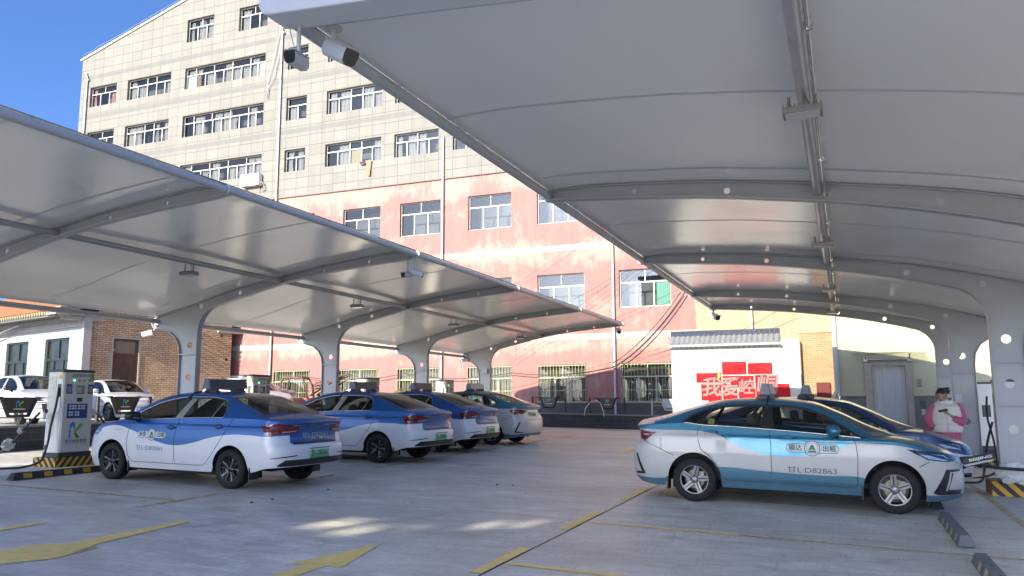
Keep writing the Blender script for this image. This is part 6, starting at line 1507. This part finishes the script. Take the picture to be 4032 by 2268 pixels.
Ed = [(0, 1), (1, 2), (2, 3), (3, 4), (4, 5), (0, 6), (6, 7), (7, 8), (8, 9), (0, 10), (10, 11), (11, 12), (12, 13), (3, 14), (14, 15), (15, 16), (3, 17), (17, 18), (18, 19), (19, 20)]
body = skinned('body', J, Ed, SKIN, pr)
# head: an egg with jaw, nose, brow, bent forward over the phone
bm = bmesh.new(); bmesh.ops.create_uvsphere(bm, u_segments=28, v_segments=20, radius=1)
for v in bm.verts:
    x, y, z = v.co
    jaw = 1-.30*max(0, -z)**1.3
    v.co = Vector((x*.073*jaw, y*.092*(1-.12*max(0, -z)), z*.118))
    f = max(0, -y)
    v.co.y -= .020*math.exp(-((x/.16)**2))*math.exp(-(((z+.12)/.20)**2))*(f > .5)        # nose
    v.co.y -= .008*math.exp(-((x/.28)**2))*math.exp(-(((z+.50)/.10)**2))*(f > .3)        # lips
    v.co.y += .007*(math.exp(-(((abs(x)-.42)/.17)**2))*math.exp(-(((z-.08)/.13)**2)))*(f > .3)  # eye sockets
hm = bpy.data.meshes.new('head'); bm.to_mesh(hm); bm.free(); hm.materials.append(SKIN); hm.polygons.foreach_set('use_smooth', [True]*len(hm.polygons))
head = mesh_obj('head', hm, pr); head.location = (-.03, -.055, 1.565); head.rotation_euler = (.42, .05, -.22); head.scale = (1.14, 1.12, 1.08)
b = MB()
for sg in (1, -1):
    b.lathe([(0, .004), (.013, .002), (.016, 0)], 12, Matrix.Translation((sg*.031, -.083, .006)) @ Matrix.Rotation(PI/2, 4, 'X') @ Matrix.Diagonal((1, .45, 1, 1))); b.tube([(sg*.015, -.091, .030), (sg*.033, -.088, .036), (sg*.052, -.075, .030)], .0035, 6)
b.build('eyes', mat('dark_eye', (.02, .015, .012), .4), head)
b = MB(); b.tube([(-.022, -.083, -.060), (0, -.092, -.058), (.022, -.083, -.060)], [.003, .006, .003], 6); b.build('mouth', mat('lips', (.34, .12, .10), .5), head, smooth=True)
b = MB()
for sg in (1, -1): b.lathe([(0, .006), (.018, .004), (.022, -.004), (.012, -.01)], 12, Matrix.Translation((sg*.074, .01, -.005)) @ Matrix.Rotation(sg*PI/2, 4, 'Y') @ Matrix.Diagonal((1.4, .8, 1, 1)))
b.build('ears', SKIN, head, smooth=True)
bm = bmesh.new(); bmesh.ops.create_icosphere(bm, subdivisions=4, radius=1); rn = random.Random(2)
for v in list(bm.verts):
    x, y, z = v.co; v.co = Vector((x*.083, y*.100+.008, z*.122+.010))
    if y < -.35 and z < .42 or z < -.55: v.co = v.co*.80
    v.co *= 1+.02*math.sin(x*40+z*30)
hm = bpy.data.meshes.new('hair'); bm.to_mesh(hm); bm.free(); hm.materials.append(HAIR); hm.polygons.foreach_set('use_smooth', [True]*len(hm.polygons)); hair = mesh_obj('hair', hm, head)
b = MB()
for k in range(9):
    a = k*.7; b.tube([(.03, .085, .07), (.06+.015*math.cos(a), .115+.012*math.sin(a), .055+.02*math.sin(a*1.7)), (.10+.03*math.cos(a), .12+.02*math.sin(a), .03+.05*math.sin(a*2.1))], [.03, .024, .008], 8)
for k in range(6): b.tube([(.02*k-.05, .03, .12), (.03*k-.07, .03, .145), (.05*k-.10, .02, .140)], [.003, .002, .001], 4)
b.build('hair_bun', HAIR, hair, smooth=True)
# padded vest: stacked quilted rings, open collar
rows = []; n = 44
prof = [(.90, .225, .165), (.925, .245, .185), (1.0, .25, .19), (1.02, .238, .178), (1.04, .25, .19), (1.14, .252, .19), (1.16, .24, .178), (1.18, .25, .188), (1.28, .248, .182), (1.30, .236, .17), (1.33, .235, .165), (1.40, .205, .135), (1.44, .16, .115), (1.47, .125, .11), (1.51, .125, .115), (1.53, .115, .105), (1.50, .095, .088), (1.45, .085, .075)]
for z, rx, ry in prof:
    rows.append([(.045+rx*math.copysign(abs(math.cos(2*PI*j/n))**.85, math.cos(2*PI*j/n))+.006*math.sin(5*j+z*40), ry*math.copysign(abs(math.sin(2*PI*j/n))**.85, math.sin(2*PI*j/n))+.01, z-(.05 if z > 1.42 and math.sin(2*PI*j/n) < -.55 else 0)+.006*math.sin(3*j+z*22)) for j in range(n)])
b = MB(); b.grid(rows, closed=True); vs_ = b.build('vest', VEST, pr, smooth=True)
b = MB(); b.tube([(.02, -.176, .93), (.015, -.184, 1.15), (.01, -.165, 1.33), (.005, -.125, 1.40)], .012, 8); b.build('zip_placket', VEST, vs_, smooth=True)
b = MB(); b.prism([(-.05, 0), (.05, 0), (.035, -.09), (-.02, -.10)], .01, Matrix(((1, 0, 0, .0), (0, .5, -1, -.098), (0, 1, 0, 1.425), (0, 0, 0, 1)))); b.build('tee_neck', TEE, pr)
def fleece(name, pts, rs):
    b = MB(); q = []; rr2 = []
    P = [Vector(p) for p in pts]
    for i in range(len(P)-1):
        p0, p1, p2, p3 = P[max(0, i-1)], P[i], P[i+1], P[min(len(P)-1, i+2)]
        for k in range(6):
            t = k/6; q.append(.5*((2*p1)+(-p0+p2)*t+(2*p0-5*p1+4*p2-p3)*t*t+(-p0+3*p1-3*p2+p3)*t**3)); rr2.append((rs[i]+(rs[i+1]-rs[i])*t)*(1+.05*math.sin(len(q)*2.3)))
    q.append(P[-1]); rr2.append(rs[-1]); b.tube(q, rr2, 18); return b.build(name, PINK, pr, smooth=True)
fleece('sleeve', [(-.12, .0, 1.38), (-.19, .02, 1.28), (-.245, .04, 1.15), (-.235, -.02, 1.05), (-.20, -.08, .99)], [.078, .074, .075, .066, .05])
fleece('sleeve', [(.20, .0, 1.38), (.265, .01, 1.29), (.30, .0, 1.16), (.255, -.08, 1.09), (.17, -.15, 1.13), (.12, -.18, 1.165)], [.078, .08, .084, .085, .066, .048])
b = MB(); rows = []
for z, rx, ry in ((.95, .19, .14), (.85, .215, .16), (.72, .22, .165), (.6, .215, .16), (.56, .20, .15)): rows.append([(.045+rx*math.cos(2*PI*j/30)*(1+.03*math.sin(j*2.1)), .01+ry*math.sin(2*PI*j/30), z) for j in range(30)])
b.grid(rows, closed=True); b.build('skirt', PINK, pr, smooth=True)
b = MB()
for x in (-.085, .165): b.tube([(x, .05, .05), (x, -.04, .055), (x+.005, -.13, .04)], [.05, .052, .036], 12)
b.build('shoe', mat('pale_shoe', (.55, .52, .5), .6), pr, smooth=True)
# hand round the phone: palm and five separate bent digits
hd_ = skinned('hand', [(.06, -.20, 1.215, .026), (.025, -.212, 1.24, .033, .018), (-.005, -.222, 1.262, .034, .015)], [(0, 1), (1, 2)], SKIN, pr)
for k, (o, ln) in enumerate(((.026, .9), (.009, 1.05), (-.009, 1.0), (-.025, .8))):
    p0 = Vector((-.005+o*.55, -.222, 1.262-o*.8)); J = [(*p0, .010), (*(p0+Vector((-.035, -.008, .012))*ln), .009), (*(p0+Vector((-.055, -.030, .020))*ln), .008), (*(p0+Vector((-.052, -.048, .030))*ln), .007)]
    skinned('finger', J, [(0, 1), (1, 2), (2, 3)], SKIN, hd_, sub_=1)
skinned('thumb', [(.02, -.225, 1.252, .012), (.005, -.250, 1.275, .010), (-.020, -.262, 1.288, .008)], [(0, 1), (1, 2)], SKIN, hd_, sub_=1)
ph = empty('phone', pr.location, .1, label='dark mobile phone held in the hand of the woman', cat='phone')
b = MB(); b.prism(rrect(.074, .155, .01), .009, Matrix.Translation((-.055, -.245, 1.29)) @ Matrix.Rotation(-.55, 4, 'X') @ Matrix.Rotation(1.15, 4, 'Z')); b.build('phone_case', mat('dark_phone', (.03, .03, .035), .3), ph, bevel=.002)
b = MB(); b.prism(rrect(.066, .145, .008), .0012, Matrix.Translation((-.055, -.245, 1.29)) @ Matrix.Rotation(-.55, 4, 'X') @ Matrix.Rotation(1.15, 4, 'Z') @ Matrix.Translation((0, 0, .0095))); b.build('phone_screen', mat('phone_screen', (.10, .12, .15), .1), ph)

# ================================================================== ODDS AND ENDS
ac = empty('air_conditioner', (-29.72, 34.66, 13.44), label='white outdoor air conditioner unit fixed under the long window', cat='air conditioner')
b = MB(); b.bx(-.62, .62, -.02, .30, 0, .66); hb = b.build('casing', mat('white_sheet_metal', (.74, .73, .69), .45, var=.1), ac, bevel=.02)
b = MB()
for r in (.05, .11, .17, .23): b.tube([(-.28+r*math.cos(a), -.03, .34+r*math.sin(a)) for a in np.linspace(0, 2*PI, 25)[:-1]], .009, 6, closed=True)
for k in range(8): b.tube([(-.28, -.03, .34), (-.28+.24*math.cos(k*PI/4), -.03, .34+.24*math.sin(k*PI/4))], .006, 5)
b.build('fan_grille', mat('tan_grille', (.50, .44, .36), .5), hb); b = MB(); b.bx(.25, .38, -.026, -.02, .38, .50); b.build('emblem', mat('dull_red_emblem', (.45, .10, .08), .5), hb)
b = MB()
for x in (-.45, .45): b.bx(x-.02, x+.02, -.05, .36, -.05, 0); b.bx(x-.02, x+.02, .30, .36, -.35, -.05)
b.tube([(.62, .1, .2), (.8, .15, .1), (.85, .2, -.1), (.7, .25, -.3), (.9, .3, -.25)], .03, 8); b.build('bracket', mat('rusty_bracket', (.25, .2, .17), .7), ac)
def cloth(name, x0, x1, z1, z0, m, lab, nlow=1.0):
    b = MB(); rows = []
    for i in range(9):
        t = i/8; z = z1+(z0-z1)*t; w = 1-(1-nlow)*t
        rows.append([(x0+(x1-x0)*(.5+(j/8-.5)*w)+.01*math.sin(7*t+j), 34.9-.03*math.sin(j*1.4+t*3)-.04*(t < .15), z) for j in range(9)])
    b.grid(rows); b.grid([[(p[0], p[1]+.012, p[2]) for p in r] for r in rows]); return b.build(name, m, smooth=True, label=lab, cat='laundry')
cloth('laundry', -22.4, -22.08, 14.06, 13.23, mat('coral_cloth', (.66, .22, .15), .85, var=.2), 'coral pink garment hanging from the open window sill', .45); cloth('laundry', -22.78, -22.42, 14.04, 13.86, mat('dark_cloth', (.08, .06, .09), .85), 'small dark cloth hanging beside the coral garment', .6)
# timber heap and white sheeting in the far left corner
tp = empty('timber_pile', (-23.0, 33.0, gz(-23, 33)), label='heap of old boards stacked by the pink wall', cat='timber pile'); WD1 = mat('weathered_board', (.17, .12, .085), .85, var=.5, vscale=6, stretch=(1, 6, 6)); WD2 = mat('fresh_splintered_wood', (.50, .36, .20), .85, var=.4, vscale=6); rn = random.Random(4)
for k in range(34):
    b = MB(); z = .9+.03*k if k > 12 else .1+.07*k; b.box((rn.uniform(-.3, .3), rn.uniform(-.2, .2), z+.1), (rn.uniform(1.0, 2.0), rn.uniform(.12, .3), .03), R=Matrix.Rotation(rn.uniform(-.5, .5), 3, 'Z') @ Matrix.Rotation(-.30+rn.uniform(-.12, .12), 3, 'Y')); b.build('board', WD2 if k % 3 == 0 and k < 20 else WD1, tp)
crumple((-21.0, 32.6, 1.45), (.95, .35, .85), 5, mat('white_plastic_sheeting', (.70, .70, .71), .3, var=.25, vscale=4, bump=.6, bscale=8), 'plastic_sheeting', 'crumpled white plastic sheeting heaped by the pink wall', 'plastic sheet')
tk = empty('tricycle_cab', (-22.9, 30.2, gz(-22.9, 30.2)), .3, label='brown framed cab of a motor tricycle beyond the white SUV', cat='tricycle'); BRN = mat('rusty_brown_frame', (.11, .045, .03), .6, var=.3)
b = MB(); b.tube([(-.55, 0, 1.05), (-.62, 0, 1.7), (-.5, 0, 1.95), (.35, 0, 1.95), (.55, 0, 1.6), (.62, 0, 1.05)], .055, 8); b.tube([(-.55, .9, 1.05), (-.62, .9, 1.7), (-.5, .9, 1.95), (.35, .9, 1.95), (.55, .9, 1.6), (.62, .9, 1.05)], .055, 8)
for x, z in ((-.5, 1.95), (.35, 1.95)): b.tube([(x, 0, z), (x, .9, z)], .04, 8)
b.build('cab_frame', BRN, tk, smooth=True)
b = MB(); b.bx(-.65, .65, 0, .9, .35, 1.05); b.build('cab_body', mat('dull_red_body', (.20, .05, .04), .5), tk, bevel=.06)
b = MB(); b.add([(-.52, 0, 1.08), (.58, 0, 1.08), (.34, 0, 1.9), (-.48, 0, 1.9)], [(0, 1, 2, 3)]); b.build('cab_pane', GL_L, tk)
for x, y in ((-.4, .1), (-.4, .8), (.75, .45)):
    b = MB(); b.lathe([(.10, -.05), (.26, -.06), (.28, -.04), (.28, .04), (.26, .06), (.10, .05)], 28, Matrix.Translation((x, y, .28)) @ Matrix.Rotation(PI/2, 4, 'X')); b.build('wheel', TYRE, tk, smooth=True, angle=40)
# shrub below the third barred window
sh = empty('shrub', (-19.4, 33.6, gz(-19.4, 33.6)), label='low yellowish green shrub under the barred window', cat='shrub'); b = MB(); rn = random.Random(8)
for k in range(900):
    a, r, z = rn.uniform(0, 2*PI), rn.uniform(0, 1)**.5*.75, rn.uniform(.5, 1.5); r *= math.sin(min(1, (1.6-z)/.9)*PI/2)
    p = Vector((r*math.cos(a), r*math.sin(a)*.6, z)); d = Vector((rn.uniform(-1, 1), rn.uniform(-1, 1), rn.uniform(-.3, 1))).normalized()*.07; u = d.cross(Vector((0, 0, 1))).normalized()*.02
    b.add([p-u, p+d, p+u, p-d*.4], [(0, 1, 2, 3)])
b.build('foliage', mat('dry_leaf', (.20, .20, .05), .7, var=.4, vscale=3), sh); b = MB()
for k in range(7): a = k*.9; b.tube([(0, 0, 0), (.2*math.cos(a), .12*math.sin(a), .6), (.45*math.cos(a), .3*math.sin(a), 1.2)], [.02, .012, .005], 5)
b.build('stem', WD1, sh)
# right-hand cables and litter near the column footing
hose([(2.66, 18.6, 1.2), (2.5, 18.3, .8), (2.35, 17.8, .35), (2.2, 17.2, .17), (1.9, 16.9, .16), (1.2, 16.9, .16)], .022, 'charging_cable', 'black cable lying across the ground beyond the near teal taxi')
hose([(3.2, 15.0, .72), (2.7, 14.75, .58), (2.2, 14.5, .60), (1.9, 14.2, .66), (1.72, 13.95, .74), (1.55, 13.5, .80)], .024, 'charging_cable', 'taut cable running to the open nose of the near teal taxi')
hose([(2.64, 18.9, 1.7), (2.58, 18.6, 1.3), (2.62, 18.3, .8), (2.6, 18.2, .3), (2.3, 18.1, .16), (1.9, 17.6, .16)], .02, 'charging_cable', 'dark cable hanging on the charger by the near right column')
gun((1.70, 15.3, .84), PI+.5, -.55, 'black charging gun held by the second teal taxi nose')
gun((1.60, 13.05, .74), PI, -.2, 'black charging gun plugged into the near teal taxi nose')
crumple((2.35, 14.72, .52), (.26, .08, .15), 12, WRAP, 'plastic_wrap', 'crumpled clear plastic hanging on the cable by the striped footing', 'plastic wrap')
b = MB(); b.bx(2.5, 2.62, 20.86, 20.875, 1.55, 1.75) if False else None
for nm, x, y, z, lab in (('junction_box', 2.36, 20.86, 1.68, 'small white box on the column behind the woman'), ('junction_box', -13.72, 30.74, 2.9, 'small grey box on the farthest left column')):
    q = MB(); q.box((x, y, z), (.16, .06, .2)); q.build(nm, CAMW, bevel=.01, label=lab, cat='junction box')

# ================================================================== UNSEEN SLAB ADDED BEHIND THE CAMERA TO SHADE THE LOT
BK = empty('tall_structure', (-12, -14, 0), label='unseen thin slab on columns, added behind the camera to shade the lot', cat='building'); rootm(BK)
PL = mat('pale_shade_slab', (.74, .73, .70), .85, var=.08, vscale=.6)  # pale so the added slab bounces fill light into the lot
BX0, BX1, BY0, BY1, BZ0, BZ1 = -19.5, -1.4, -14.5, -14, 5.2, 14.5
GAPS = ((-6.35, -5.85, 8.75, 9.25), (-5.85, -5.35, 8.35, 9.55), (-5.35, -4.9, 8.1, 9.2), (-4.9, -4.45, 8.7, 9.3), (-3.95, -3.3, 7.7, 8.15), (-3.3, -2.65, 7.85, 8.35), (-4.1, -3.75, 9.1, 10.1), (-3.75, -3.4, 9.4, 10.3))
OPN = []                                                           # holes cut in the added slab, standing in for sun reflected off windows
for x0, x1, y0, y1 in GAPS: k0, k1 = y0+14.25, y1+14.25; km = (k0+k1)/2; OPN.append((x0-.1763*km, x1-.1763*km, .3696*k0, .3696*k1))
b = MB()
for y in (BY0, BY1): wall_cells(BX0, BX1, BZ0, BZ1, OPN, y, 0, lambda z: 0, b)
for a, c, e, f in OPN+[(BX0, BX1, BZ0, BZ1)]: b.add([(x, y, z) for y in (BY0, BY1) for x, z in ((a, e), (c, e), (c, f), (a, f))], [(0, 1, 5, 4), (1, 2, 6, 5), (2, 3, 7, 6), (3, 0, 4, 7)])
sub(b, 'wall', PL, BK)
b = MB(); b.bx(BX0-.3, BX1+.3, BY0-.3, BY1+.3, BZ1, BZ1+.3); sub(b, 'roof', mat('grey_slab_cap', (.3, .3, .3), .85), BK)
for k in range(6):
    for y in ((BY0+BY1)/2,): b = MB(); x = BX0+1+k*(BX1-BX0-2)/5; b.bx(x-.2, x+.2, y-.2, y+.2, -3, BZ0); sub(b, 'column', PL, BK)
